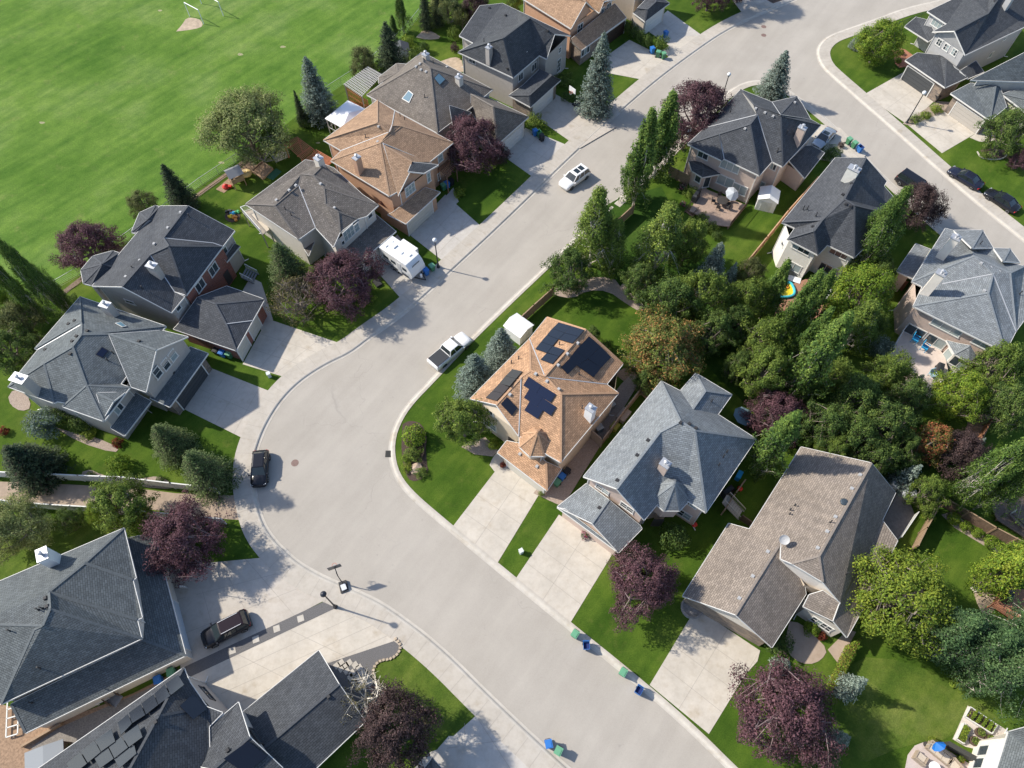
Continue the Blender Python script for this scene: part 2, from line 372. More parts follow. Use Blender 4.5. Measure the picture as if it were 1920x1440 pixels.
# field: paler mown grass beyond the back fences (starts on the ground side of the line)
FENCE = [(0, 592), (60, 560), (150, 514), (250, 440), (380, 345), (470, 285), (560, 215), (690, 128), (760, 62), (830, -30), (900, -120)]
fl = W2(FENCE)
flat('field', [[(-400, fl[0].y-10)]+[(fl[0].x-30, fl[0].y-10)]+[V2(v) for v in fl]+[(30, 400), (-400, 400)]], G_FIELD, -0.1, 0.006)
ZC = [0]
def area(name, pts, m, z=0.012, sm=0):
    ZC[0] += 1; z += ZC[0]*0.0003
    v = W2(pts)
    if sm: v = smooth_line(v+[v[0]], sm)[:-1]
    return flat(name, [[V2(q) for q in v]], m, -0.10, z)
# dirt patch under the goals
area('dirt_patch', [(330, 59), (341, 47), (350, 33), (366, 34), (377, 38), (381, 49), (368, 54), (350, 57)], M_DIRTP, 0.012, 1)
for q in [((450, 102), 5), ((530, 88), 4), ((300, 20), 3), ((78, 230), 4), ((415, 305), 4), ((505, 300), 5), ((596, 268), 3)]:
    (x, y), r = q
    area('worn_patch', [(x+r*cos(a)*rnd.uniform(.9, 2), y+r*.6*sin(a)*rnd.uniform(.7, 1.2)) for a in [k*pi/4 for k in range(8)]], mat('worn_grass', (0.28, 0.27, 0.14), 0.95, 0.35, 3), 0.011, 1)
# gravel laneway between the white fences
area('gravel_path', [(-80, 905), (0, 903), (120, 908), (250, 915), (330, 925), (446, 929), (452, 975), (400, 972), (300, 957), (200, 950), (100, 946), (0, 938), (-80, 936)], M_PATH, 0.013)
def drive(quad, m, nu, nv, z=0.02, ext=.45, name='driveway'):
    ZC[0] += 1; z += ZC[0]*0.0003
    v = W2(quad)
    for i_, j_ in ((2, 1), (3, 0)): v[i_] = v[i_]+(v[i_]-v[j_]).normalized()*ext
    o = flat(name, [[V2(q) for q in v]], m, -0.12, z)
    if len(v) == 4 and (nu > 1 or nv > 1):
        j = MB(); a, b_, c, d = v
        def line(p, q):
            t = (q-p).normalized(); nn = Vector((-t.y, t.x, 0))*0.017
            j.face([V2(x)+(z+0.004,) for x in (p-nn, q-nn, q+nn, p+nn)])
        for i in range(1, nu): line(a.lerp(b_, i/nu), d.lerp(c, i/nu))
        for i in range(1, nv): line(a.lerp(d, i/nv), b_.lerp(c, i/nv))
        o2 = j.build('pavement_joints', M_JOINT); tag(o2, kind='structure')
    return o
# driveways: (garage-left, garage-right, street-right, street-left)
drive([(999, 216), (1040, 176), (1150, 236), (1083, 275)], C_DRIVE, 2, 3)
drive([(940, 290), (985, 240), (1070, 275), (1006, 337)], C_DRIVE3, 2, 3)
drive([(765, 438), (835, 365), (906, 428), (840, 497)], C_DRIVE3, 2, 3)
drive([(690, 490), (745, 440), (808, 515), (758, 567)], C_DRIVE3, 2, 3)
drive([(455, 683), (502, 598), (650, 648), (540, 709)], C_DRIVE2, 3, 3)
drive([(335, 762), (395, 690), (512, 736), (468, 828)], C_DRIVE, 2, 4)
drive([(318, 1062), (340, 1264), (612, 1124), (500, 1045)], C_DRIVE, 3, 4)
area('front_path', [(345, 1120), (340, 1085), (352, 1066), (378, 1068), (394, 1080), (400, 1095), (360, 1120)], C_DRIVE, 0.026, 0)
drive([(340, 1272), (470, 1340), (770, 1205), (630, 1140)], C_DRIVE2, 4, 3)
area('driveway', [(330, 1290), (345, 1272), (480, 1330), (615, 1240), (560, 1330), (420, 1400), (370, 1330)], C_DRIVE2, 0.026)
area('gravel_strip', [(330, 1258), (612, 1126), (634, 1138), (345, 1275)], M_GRAVEL, 0.035)
area('gravel_bed', [(610, 1245), (700, 1215), (745, 1200), (752, 1206), (750, 1222), (735, 1236), (710, 1238), (700, 1252), (700, 1270), (724, 1301), (700, 1340), (640, 1340), (600, 1290)], M_GRAVEL, 0.035, 0)
drive([(755, 1480), (850, 1370), (905, 1333), (1100, 1500)], C_DRIVE3, 3, 3)
area('driveway', [(770, 1450), (800, 1412), (830, 1402), (856, 1405), (880, 1380), (960, 1460)], C_DRIVE3, 0.027, 1)
drive([(942, 866), (1020, 912), (930, 1060), (843, 995)], C_DRIVE2, 2, 4, ext=-.1)
area('front_path', [(918, 872), (924, 858), (935, 845), (960, 862), (955, 880), (930, 888)], C_DRIVE2, 0.027, 1)
drive([(1048, 965), (1150, 1036), (1068, 1170), (965, 1088)], C_DRIVE2, 2, 4, ext=-.1)
drive([(1305, 1140), (1425, 1220), (1328, 1378), (1217, 1286)], C_DRIVE2, 2, 4, ext=-.1)
area('driveway', [(1425, 1220), (1400, 1262), (1420, 1240)], C_DRIVE2, 0.027)
drive([(1695, 135), (1762, 180), (1706, 232), (1624, 175)], C_DRIVE2, 2, 3)
drive([(1775, 205), (1838, 245), (1770, 285), (1706, 232)], C_DRIVE2, 2, 3)
area('front_path', [(1818, 258), (1845, 240), (1862, 245), (1870, 262), (1842, 268)], C_DRIVE2, 0.027, 1)
area('planting_bed', [(1692, 232), (1758, 190), (1795, 193), (1776, 208), (1706, 236)], M_ROCK, 0.033)
drive([(1102, 130), (1180, 75), (1255, 112), (1218, 152)], C_DRIVE2, 2, 3)
drive([(1210, 55), (1252, 20), (1318, 68), (1268, 95)], C_DRIVE3, 2, 3)
area('driveway', [(1240, 95), (1285, 68), (1318, 68), (1258, 110)], C_DRIVE2, 0.031)
drive([(1358, -20), (1420, -30), (1452, 4), (1396, 30)], C_DRIVE3, 2, 2)
area('dark_bed', [(1437, 0), (1460, -10), (1475, -2), (1449, 7)], M_MULCH, 0.04)
drive([(1515, 250), (1590, 265), (1577, 288), (1500, 275)], C_DRIVE2, 1, 1, ext=0)
area('driveway', [(1520, 230), (1575, 240), (1625, 290), (1600, 310), (1540, 300), (1500, 290)], C_DRIVE2, 0.026)
# paths and beds
area('front_path', [(500, 560), (512, 600), (490, 620), (455, 545), (470, 520), (490, 530)], C_DRIVE, 0.03)
area('front_path', [(830, 375), (850, 352), (860, 378), (845, 392)], C_DRIVE3, 0.03)
area('front_path', [(1480, 1165), (1500, 1168), (1525, 1190), (1552, 1218), (1540, 1238), (1516, 1247), (1488, 1237), (1470, 1210)], C_AGG, 0.03, 1)
area('front_path', [(1552, 1218), (1590, 1180), (1605, 1185), (1572, 1245)], C_AGG, 0.028)
area('side_yard', [(1000, 925), (1165, 720), (1185, 700), (1200, 715), (1055, 950)], M_ROCK, 0.02)
area('side_yard', [(1150, 700), (1172, 690), (1235, 718), (1225, 760), (1190, 730)], M_DIRT, 0.018)
area('planting_bed', [(865, 838), (880, 828), (910, 820), (934, 845), (924, 856), (890, 852)], M_ROCK, 0.02)
area('planting_bed', [(755, 795), (770, 788), (792, 795), (798, 820), (800, 870), (804, 885), (790, 900), (770, 903), (760, 888), (752, 850)], M_MULCH, 0.02, 1)
area('planting_bed', [(1100, 520), (1150, 520), (1165, 540), (1190, 555), (1215, 580), (1200, 585), (1175, 570), (1140, 545), (1100, 545), (1075, 560), (1040, 555), (1035, 540)], M_ROCK, 0.02, 1)
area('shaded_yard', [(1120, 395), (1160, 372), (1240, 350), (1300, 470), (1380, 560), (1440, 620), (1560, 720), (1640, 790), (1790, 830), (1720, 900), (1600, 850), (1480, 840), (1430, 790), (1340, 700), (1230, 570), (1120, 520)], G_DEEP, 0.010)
area('path_bed', [(1468, 720), (1500, 650), (1520, 640), (1530, 665), (1500, 700), (1480, 735)], M_ROCK, 0.02)
area('planting_bed', [(1820, 760), (1845, 740), (1870, 770), (1830, 850), (1800, 870)], M_DIRT, 0.02)
area('planting_bed', [(1825, 1110), (1850, 1095), (1875, 1130), (1850, 1160), (1835, 1140)], M_DIRTP, 0.02, 1)
area('planting_bed', [(1765, 965), (1785, 960), (1880, 1030), (1870, 1038), (1790, 990)], M_ROCK, 0.02)
area('planting_bed', [(1673, 95), (1690, 88), (1720, 110), (1705, 125), (1680, 128)], mat('mulch_red', (0.36, 0.16, 0.10), 0.95, 0.3, 8), 0.02, 1)
area('planting_bed', [(1838, 282), (1850, 278), (1880, 280), (1890, 292), (1870, 300), (1848, 297)], M_MULCH, 0.03, 1)
area('planting_bed', [(155, 885), (170, 880), (190, 890), (230, 900), (260, 898), (300, 892), (320, 905), (330, 918), (250, 912), (150, 900)], M_ROCK, 0.018, 1)
area('planting_bed', [(100, 800), (150, 815), (180, 820), (225, 840), (215, 850), (150, 830)], M_ROCK, 0.018, 1)
area('patio', [(16, 745), (25, 730), (50, 735), (60, 765), (40, 772), (20, 760)], M_ROCK, 0.03, 1)
area('pale_lawn', [(-60, 955), (0, 962), (220, 985), (205, 1010), (0, 1090), (-60, 1110)], G_PALE, 0.010)
area('pale_lawn', [(724, 1300), (700, 1268), (700, 1250), (712, 1238), (740, 1232), (755, 1208), (770, 1214), (900, 1335), (850, 1380), (760, 1380)], G_PALE, 0.010)
area('pale_lawn', [(1575, 1255), (1640, 1225), (1780, 1270), (1900, 1370), (1830, 1330), (1790, 1385), (1700, 1395), (1600, 1440), (1560, 1370)], G_PALE, 0.008, 1)
area('bare_yard', [(-80, 1300), (40, 1330), (90, 1360), (250, 1300), (330, 1260), (360, 1280), (110, 1420), (0, 1500), (-100, 1500)], M_DIRT, 0.015)
area('side_path', [(60, 1400), (110, 1365), (345, 1262), (352, 1275), (150, 1400), (60, 1440)], mat('gravel_grey', (0.22, 0.2, 0.18), 0.95, 0.3, 8), 0.022)
area('patio', [(1697, 1440), (1702, 1415), (1715, 1398), (1730, 1392), (1750, 1392), (1765, 1400), (1830, 1440), (1840, 1500), (1690, 1500)], concrete('patio_stone', (0.50, 0.43, 0.40), 0.15), 0.04)
area('garden_patio', [(1786, 1386), (1814, 1323), (1892, 1372), (1880, 1395), (1830, 1405), (1810, 1400)], concrete('patio_pale', (0.55, 0.5, 0.45), 0.15), 0.03)
area('garden_patio', [(900, 48), (935, 25), (960, 30), (950, 50), (890, 60), (860, 110), (830, 115), (826, 100)], M_ROCK, 0.02) if False else None
area('planting_bed', [(780, 70), (795, 55), (812, 60), (830, 72), (800, 75)], M_DIRTP, 0.02, 1)
area('garden_patio', [(827, 115), (850, 107), (865, 110), (868, 125), (875, 135), (850, 135)], M_DIRTP, 0.02, 1)
# pavers
pb = MB(); 
for x, y in [(564, 1160), (519, 1179), (480, 1199), (436, 1220)]:
    p = P(x, y); pb.box((p.x, p.y, 0.045), (0.62, 0.62, 0.05), 0.35)
tag(pb.build('stepping_stones', C_KERB), kind='structure')
pb = MB()
for x, y in [(632, 1248), (640, 1243), (648, 1248), (655, 1243), (666, 1247), (674, 1252), (680, 1262), (688, 1270), (694, 1280), (640, 1254), (650, 1258), (660, 1262), (669, 1272), (676, 1282), (658, 1270), (665, 1280)]:
    p = P(x, y); pb.box((p.x, p.y, 0.05), (0.55, 0.55, 0.05), -0.9)
tag(pb.build('paver_path', C_WALK), kind='structure')
# small stone edging along the gravel bed
eb = MB(); el = smooth_line(W2([(742, 1198), (751, 1207), (750, 1222), (735, 1236), (712, 1238), (700, 1252), (700, 1272), (724, 1301)]), 2)
for p in resample(el, 0.34): eb.box((p.x, p.y, 0.09), (0.26, 0.22, 0.14), rnd.uniform(0, 1))
tag(eb.build('stone_edging', mat('edging_stone', (0.42, 0.34, 0.25), 0.9, 0.2, 3)), kind='structure')
eb = MB(); el = smooth_line(W2([(1832, 285), (1838, 296), (1856, 300), (1878, 299), (1888, 291)]), 2)
for a, c in zip(el, el[1:]): eb.bar((a.x, a.y, .07), (c.x, c.y, .07), .14, .12)
tag(eb.build('stone_edging', C_KERB), kind='structure')
# manholes and drain
for x, y in [(553, 868), (1432, 50), (1432, 66)]:
    b = MB(); p = P(x, y, -0.115); b.lathe((p.x, p.y, -0.118), [(0.42, 0), (0.42, 0.006), (0.36, 0.006), (0.34, 0.001)], 20)
    tag(b.build('manhole_cover', mat('rust_iron', (0.20, 0.13, 0.11), 0.7, 0.2, 5)), {553: 'round iron manhole cover in the bend of the road', 1432: 'upper of two rusty manhole covers in the street junction' if y == 50 else 'lower of two rusty manhole covers in the street junction'}[x], 'manhole')
b = MB(); p = P(728, 851, -0.1)
for i in range(5): b.box((p.x+0.12*(i-2), p.y, -0.075), (0.06, 0.75, 0.03))
b.box((p.x, p.y, -0.10), (0.65, 0.8, 0.02)); tag(b.build('storm_drain', mat('drain_iron', (0.05, 0.05, 0.045), 0.7)), 'dark slotted storm drain beside the inside kerb of the bend', 'drain')
# ---------------------------------------------------------------- houses
def plane_z(px, py, A, B, side, ze, p):
    d = (B-A); d.z = 0; d.normalize(); n = Vector((-d.y, d.x, 0))
    if (side-A).dot(n) < 0: n = -n
    N = Vector((-p*n.x, -p*n.y, 1.0)); r = ray(px, py); o = Vector((0, 0, H))
    den = r.dot(N)
    if abs(den) < 1e-6: return ze
    t = (A-o).dot(N)/den
    return (o+r*t).z
def newell(f):
    n = Vector((0, 0, 0))
    for i in range(len(f)):
        a = f[i]; b = f[(i+1) % len(f)]
        n += Vector(((a.y-b.y)*(a.z+b.z), (a.z-b.z)*(a.x+b.x), (a.x-b.x)*(a.y+b.y)))
    return n.normalized() if n.length > 1e-9 else Vector((0, 0, 1))
def inset(poly, d):
    # move each edge inwards by d (poly: list of 2-D Vectors, CCW)
    n = len(poly); out = []
    for i in range(n):
        a = poly[i-1]; b = poly[i]; c = poly[(i+1) % n]
        d1 = (b-a).normalized(); d2 = (c-b).normalized()
        n1 = Vector((-d1.y, d1.x)); n2 = Vector((-d2.y, d2.x))
        den = 1+n1.dot(n2)
        out.append(b+(n1+n2)*(d/den) if den > 0.15 else b+n1*d)
    return out
class House:
    def __init__(s, name, label, roof, wall, crop, ground=0.0, trim=None, cat='house'):
        s.root = None; s.name = name; s.label = label; s.rm, s.rcap = SH[roof]; s.wm = ST[wall]; s.X = crop; s.g = ground
        s.trim = trim or TRIM; s.cat = cat
        s.roof = MB(); s.fasc = MB(); s.capm = MB(); s.val = MB(); s.walls = MB(); s.rf = []; s.wf = []; s.todo = []; s.foots = []
    def pt(s, v, c=None): return (c or s.X)(*v)
    def block(s, ze, pitch, vs, faces, valleys='', crop=None, over=None, alt=0, nf=''):
        """vs: 'A 600 65; R 10 20 A-B' (eave vertex, or on the plane rising from edge A-B), '=B' same height, '@8.1' absolute"""
        V = {}; order = []
        for it in vs.split(';'):
            t = it.split()
            if not t: continue
            px, py = (crop or s.X)(float(t[1]), float(t[2]))
            order.append((t[0], px, py, t[3] if len(t) > 3 else None))
        ev = [P(px, py, ze) for nm, px, py, z in order if z is None]
        if not ev: ev = [P(px, py, ze) for nm, px, py, z in order]
        cen = sum(ev, Vector((0, 0, 0)))/len(ev)
        for nm, px, py, z in order:
            if z is None: V[nm] = P(px, py, ze)
        for nm, px, py, z in order:
            if z is None: continue
            if z[0] == '@': V[nm] = P(px, py, float(z[1:]))
            elif z[0] == '=': V[nm] = P(px, py, V[z[1:]].z)
            elif z[0] == '!':
                hp, _n = s.hit(px, py, 'r', lambda a_, b_: (a_, b_)); V[nm] = P(px, py, hp.z+.04+(float(z[1:]) if len(z) > 1 else 0)) if hp else P(px, py, ze)
            else:
                a, c = z.split('-'); zz = plane_z(px, py, V[a], V[c], cen, ze, pitch)
                V[nm] = P(px, py, max(ze+0.05, min(zz, ze+5.0)))
        s.relax(V, [t_[0] for t_ in order if t_[3] is not None and t_[3][0] != '!'], {t_[0]: (t_[1], t_[2]) for t_ in order}, [fs.split() for fs in faces.split('|')], ze)
        F = []
        for fs in faces.split('|'):
            f = [V[k] for k in fs.split()]
            if newell(f).z < 0: f = f[::-1]
            F.append(f)
        s.add_roof(F, alt, [(V[e.split()[0]], V[e.split()[1]]) for e in nf.split('|') if e.strip()])
        for vv in valleys.split('|'):
            k = vv.split()
            for a, c in zip(k, k[1:]):
                s.roof.mi = 2; s.roof.bar(V[a]+Vector((0, 0, .03)), V[c]+Vector((0, 0, .03)), 0.10, 0.03); s.roof.mi = 0
        s.V = V
        return V
    def turret(s, px, py, ze, R_, hh, rot=0.0, crop=None):
        c = P(*(crop or s.X)(px, py), ze); t = c+Vector((0, 0, hh))
        q = [c+Vector((R_*cos(rot+k*pi/4), R_*sin(rot+k*pi/4), 0)) for k in range(8)]
        s.add_roof([[q[k], q[(k+1) % 8], t] for k in range(8)])
        w_ = [c+(v-c)*.86 for v in q]
        for k in range(8): a, b = w_[k], w_[(k+1) % 8]; s.addwall([Vector((a.x, a.y, 3.0 if ze > 5.45 else 3.6)), Vector((b.x, b.y, 3.0 if ze > 5.45 else 3.6)), b-Vector((0, 0, .15)), a-Vector((0, 0, .15))])
    def relax(s, V, free, px, FK, ze):
        # nudge ridge heights along their sight lines until every roof face is flat
        o = Vector((0, 0, H)); z0 = {k: V[k].z for k in free}
        for it in range(80):
            acc = {}
            for fk in FK:
                if len(fk) < 4: continue
                f = [V[k] for k in fk]; n = newell(f); c = sum(f, Vector((0, 0, 0)))/len(f)
                if n.z < 0: n = -n
                for k in fk:
                    if k not in z0: continue
                    r = ray(*px[k]); den = r.dot(n)/r.length
                    if abs(den) < 0.12: continue
                    t = (c-o).dot(n)/r.dot(n); z = (o+r*t).z
                    acc.setdefault(k, []).append((z, den*den))
            for k, L in acc.items():
                L.append((z0[k], 0.10))
                z = sum(a*w_ for a, w_ in L)/sum(w_ for a, w_ in L)
                z = V[k].z+0.6*(z-V[k].z); z = max(ze+.02, min(z, ze+4.6))
                V[k] = P(*px[k], z)
        for fk in FK:
            f = [V[k] for k in fk]; n = newell(f); c = sum(f, Vector((0, 0, 0)))/len(f)
            d = max(abs((p-c).dot(n)) for p in f)
            if d > 0.3: print('NONPLANAR', s.label[:24], ' '.join(fk), round(d, 2), {k: round(V[k].z, 1) for k in fk})
    def add_roof(s, F, alt=0, nf=()):
        T = 0.17; edges = {}
        for f in F:
            s.rf.append(f)
            n = newell(f); cen = sum(f, Vector((0, 0, 0)))/len(f)
            u = Vector((0, 0, 1)).cross(n)
            u = u.normalized() if u.length > 1e-3 else Vector((1, 0, 0))
            vv = n.cross(u)
            off = rnd.uniform(0, 9)
            for tri in geometry.tessellate_polygon([f]):
                q = [f[i] for i in tri]
                if newell(q).dot(n) < 0: q = q[::-1]
                s.roof.mi = 3 if alt else 0; s.roof.face(q, [((p.dot(u))+off, p.dot(vv)) for p in q])
                s.fasc.mi = 1; s.fasc.face([p-Vector((0, 0, T)) for p in q[::-1]]); s.fasc.mi = 0
            for i in range(len(f)):
                a = f[i]; b = f[(i+1) % len(f)]
                ka = tuple(round(x, 2) for x in a); kb = tuple(round(x, 2) for x in b)
                edges.setdefault(frozenset((ka, kb)), []).append((a, b, n, cen))
        for e, L in edges.items():
            a, b, n = L[0][:3]
            if len(L) == 1:
                # fascia board, 3 cm proud with a visible upper lip (gutter)
                d = (b-a); d.z = 0
                if d.length < 0.02 or any(((a-x).length < .01 and (b-y).length < .01) or ((a-y).length < .01 and (b-x).length < .01) for x, y in nf): continue
                d.normalize(); o = Vector((d.y, -d.x, 0))*0.05; dn = Vector((0, 0, T)); up = Vector((0, 0, 0.012))
                s.fasc.face([a-dn, b-dn, b+o-dn, a+o-dn][::-1]); s.fasc.face([a+o-dn, b+o-dn, b+o+up, a+o+up]); s.fasc.face([a+up, a+o+up, b+o+up, b+up])
            else:
                m1, m2 = L[0][2], L[1][2]
                if (m1-m2).length > 0.12 and (L[1][3]-(a+b)/2).dot(m1) < -0.01:
                    s.roof.mi = 1; s.roof.bar(a+Vector((0, 0, .02)), b+Vector((0, 0, .02)), 0.22, 0.03)
    def foot(s, ze, pts, m=None, crop=None, over=0.45, g=None, top=None):
        """wall outline traced at the eaves of height ze"""
        poly = [P(*(crop or s.X)(*p), ze) for p in pts]
        poly = [Vector((p.x, p.y)) for p in poly]
        A = sum(poly[i].x*poly[(i+1) % len(poly)].y-poly[(i+1) % len(poly)].x*poly[i].y for i in range(len(poly)))
        if A < 0: poly = poly[::-1]
        q = inset(poly, over) if over else poly
        z1 = (top if top is not None else ze-0.16); z0 = s.g if g is None else g
        for i in range(len(q)):
            a = q[i]; b = q[(i+1) % len(q)]
            f = [Vector((a.x, a.y, z0)), Vector((b.x, b.y, z0)), Vector((b.x, b.y, z1)), Vector((a.x, a.y, z1))]
            s.addwall(f, m)
        s.foots.append((q, z1))
    def addwall(s, f, m=None):
        m = m or s.wm
        if m not in s.todo: s.todo.append(m)
        s.walls.mi = s.todo.index(m)
        u = (f[1]-f[0]); u.z = 0; u.normalize() if u.length > 0 else None
        s.walls.face(f, [(p.dot(u), p.z) for p in f]); s.wf.append(f)
    def gable(s, V, a, apex, b, m=None, over=0.35):
        """triangular wall under a gable rake"""
        A, T, B = V[a], V[apex], V[b]
        d = (B-A); d.z = 0; d.normalize(); n = Vector((-d.y, d.x, 0))
        cen = sum(V.values(), Vector((0, 0, 0)))/len(V)
        if (cen-A).dot(n) < 0: n = -n
        k = n*over; dn = Vector((0, 0, .18))
        s.addwall([A+k-dn+d*over, B+k-dn-d*over, T+k-dn], m)
    def hit(s, px, py, what='w', crop=None):
        x, y = (crop or s.X)(px, py); r = ray(x, y); o = Vector((0, 0, H)); best = None
        src = s.wf if what == 'w' else s.rf
        for f in src:
            for i in range(1, len(f)-1):
                h = geometry.intersect_ray_tri(f[0], f[i], f[i+1], r, o, True)
                if h and (best is None or (h-o).length < best[0]): best = ((h-o).length, h, newell(f))
        if best is None: return None, None
        n = best[2]
        if n.dot(r) > 0: n = -n
        return best[1], n
    def begin(s):
        s.root = empty(s.name, (0, 0, 0)); tag(s.root, s.label, s.cat)
        c = sum((Vector((q.x, q.y, 0)) for q in s.foots[0][0]), Vector((0, 0, 0)))/len(s.foots[0][0])
        s.c = c
        s.root.location = (c.x, c.y, s.g)
        s.wallobj = s.own(s.walls, 'wall', s.todo)
        s.roofobj = s.own(s.roof, 'roof', [s.rm, s.rcap, FLASH, SH['dark'][0]])
        s.own(s.fasc, 'eaves_trim', [s.trim, SOFFIT], s.roofobj)
        q, z1 = s.foots[0]
        for i in range(0, len(q), 2):
            v = q[i]; o = (v-Vector((c.x, c.y))).normalized()*.04
            b = MB(); b.box((v.x+o.x, v.y+o.y, (z1+.1)/2), (.09, .09, z1-.1), s.axis()); b.bar((v.x+o.x, v.y+o.y, .12), (v.x+o.x*16, v.y+o.y*16, .05), .08)
            s.own(b, 'downspout', s.trim)
    def own(s, mb, name, m, par=None, **k):
        mb.v = [(x-s.c.x, y-s.c.y, z-s.g) for x, y, z in mb.v]
        return mb.build(name, m, par or s.root, **k)
    def win(s, px, py, w, h, kind='g', grid=(2, 1), crop=None, name='window', arch=False):
        p, n = s.hit(px, py, 'w', crop)
        if p is None: print('MISS window', s.name, px, py); return
        n.z = 0; n.normalize(); u = Vector((-n.y, n.x, 0)); z = Vector((0, 0, 1))
        F = MB(); t = 0.07
        def rect(b, c, ww, hh, d0, d1):
            for q in [(-1, -1), ]:
                pass
            P8 = []
            for dd in (d0, d1):
                for a, e in ((-1, -1), (1, -1), (1, 1), (-1, 1)): P8.append(c+u*a*ww/2+z*e*hh/2+n*dd)
            for q in ((4, 5, 6, 7), (0, 1, 5, 4), (1, 2, 6, 5), (2, 3, 7, 6), (3, 0, 4, 7)): b.face([P8[k] for k in q])
        gx, gy = grid
        rect(F, p+z*(h/2), w+2*t, 2*t, 0, 0.07); rect(F, p-z*(h/2), w+2*t+.08, 2*t, 0, 0.09)
        for k in range(gx+1): rect(F, p+u*(-w/2+w*k/gx), t*(1.6 if k in (0, gx) else 1), h-2*t, 0, 0.06)
        for k in range(1, gy): rect(F, p+z*(-h/2+h*k/gy), w-2*t, t*.7, 0, 0.05)
        f = s.own(F, name, TRIM if kind != 'd' else GUT_D)
        G = MB()
        for k in range(gx):
            G.mi = 1 if (kind == 'b' or (kind == 'g' and rnd.random() < .3)) else 0
            c = p+u*(-w/2+w*(k+.5)/gx); ww = w/gx-.04
            G.face([c+u*a*ww/2+z*e*(h/2-.05)+n*.025 for a, e in ((-1, -1), (1, -1), (1, 1), (-1, 1))])
        G.v = [(x-s.c.x, y-s.c.y, q-s.g) for x, y, q in G.v]; g = G.build('pane', [GLASS, BLIND], f)
    def garage(s, px, py, w, h=2.25, m=None, crop=None, panels=4, label=None, z0=None):
        p, n = s.hit(px, py, 'w', crop)
        if p is None: print('MISS garage', s.name, px, py); return
        n.z = 0; n.normalize(); u = Vector((-n.y, n.x, 0)); z = Vector((0, 0, 1)); p = Vector((p.x, p.y, (s.g+0.04 if z0 is None else z0)+h/2))
        b = MB(); ang = math.atan2(u.y, u.x)
        for k in range(panels): b.box(p+z*(-h/2+h*(k+.5)/panels)+n*.02, (w, 0.06, h/panels-.035), ang)
        b.box(p+n*0.0, (w, 0.04, h), ang)
        o = s.own(b, 'garage_door', m or DOORW)
        t = MB()
        for sx in (-1, 1): t.box(p+u*sx*(w/2+.08)+n*.03, (0.14, 0.09, h+.1), ang)
        t.box(p+z*(h/2+.1)+n*.03, (w+.3, 0.09, 0.14), ang)
        t.v = [(x-s.c.x, y-s.c.y, q-s.g) for x, y, q in t.v]; t.build('door_frame', s.trim, o)
    def door(s, px, py, w=1.0, h=2.1, m=None, crop=None):
        p, n = s.hit(px, py, 'w', crop)
        if p is None: print('MISS door', s.name, px, py); return
        n.z = 0; n.normalize(); u = Vector((-n.y, n.x, 0)); p = Vector((p.x, p.y, s.g+.2+h/2)); ang = math.atan2(u.y, u.x)
        b = MB(); b.box(p+n*.02, (w, .05, h), ang); s.own(b, 'door', m or DOORM)
    def axis(s):
        q = s.foots[0][0]; d = max((q[(i+1) % len(q)]-q[i] for i in range(len(q))), key=lambda v: v.length)
        return math.atan2(d.y, d.x)
    def chimney(s, px, py, h, w=0.8, d=1.1, m=None, cap='white', crop=None, pots=1):
        p, n = s.hit(px, py, 'r', crop)
        if p is None: print('MISS chimney', s.name, px, py); return
        a = s.axis(); b = MB(); b.box(p+Vector((0, 0, h/2-.3)), (w, d, h+.6), a)
        o = s.own(b, 'chimney', m or s.wm, s.roofobj)
        t = MB(); t.box(p+Vector((0, 0, h+.05)), (w+.1, d+.1, 0.1), a)
        t.lathe(p+Vector((0, 0, h+.1)), [(.13, 0), (.13, .3), (.22, .3), (.22, .42), (.05, .5)], 10)
        if pots > 1: t.lathe(p+Vector((cos(a+1.57)*d*.28, sin(a+1.57)*d*.28, h+.1)), [(.12, 0), (.12, .2), (.2, .2), (.2, .3), (.04, .36)], 10)
        s.own(t, 'chimney_cap', METAL, s.roofobj)
    def vents(s, pts, m=None, kind='box', crop=None):
        for (x, y) in pts:
            p, n = s.hit(x, y, 'r', crop)
            if p is None: print('MISS vent', s.name, x, y); continue
            b = MB(); a = s.axis()
            if kind == 'box':
                q = n.to_track_quat('Z', 'Y').to_matrix().to_4x4()
                b.box(p+Vector((0, 0, .09)), (.27, .27, .15), a); b.box(p+Vector((0, 0, .02)), (.34, .34, .05), a)
            elif kind == 'pipe':
                b.lathe(p-Vector((0, 0, .1)), [(.12, 0), (.07, .15), (.05, .2), (.05, .55), (.08, .55), (.08, .62)], 8)
            s.own(b, 'roof_vent', m or VENTB, s.roofobj)
    def slab(s, quad, name, mats, lift=0.10, th=0.06, crop=None, frame=None, flat=True):
        """thin panel lying on the roof, traced at its corners"""
        cx = sum(q[0] for q in quad)/4; cy = sum(q[1] for q in quad)/4
        p, n = s.hit(cx, cy, 'r', crop)
        if p is None: print('MISS slab', s.name, cx, cy); return
        if name == 'solar_panel': quad = [(cx+(q[0]-cx)*1.015, cy+(q[1]-cy)*1.015) for q in quad]
        o = Vector((0, 0, H)); P0 = p+n*lift; c = []
        for q in quad:
            r = ray(*(crop or s.X)(*q)); c.append(o+r*((P0-o).dot(n)/r.dot(n)))
        b = MB()
        if newell(c).dot(n) < 0: c = c[::-1]
        if frame:
            b.mi = 1; b.face([x for x in c])
            cc = sum(c, Vector((0, 0, 0)))/4
            b.mi = 0; b.face([x.lerp(cc, .14)+n*.012 for x in c]); b.mi = 1
        else: b.face(c)
        for i in range(4): b.face([c[i]-n*th, c[(i+1) % 4]-n*th, c[(i+1) % 4], c[i]])
        return s.own(b, name, mats, s.roofobj)
def F_cent(L, F): return [L[0], L[1]]
DOORW = mat('garage_white', (0.66, 0.66, 0.64), 0.5); DOORG = mat('garage_grey', (0.42, 0.39, 0.35), 0.5)
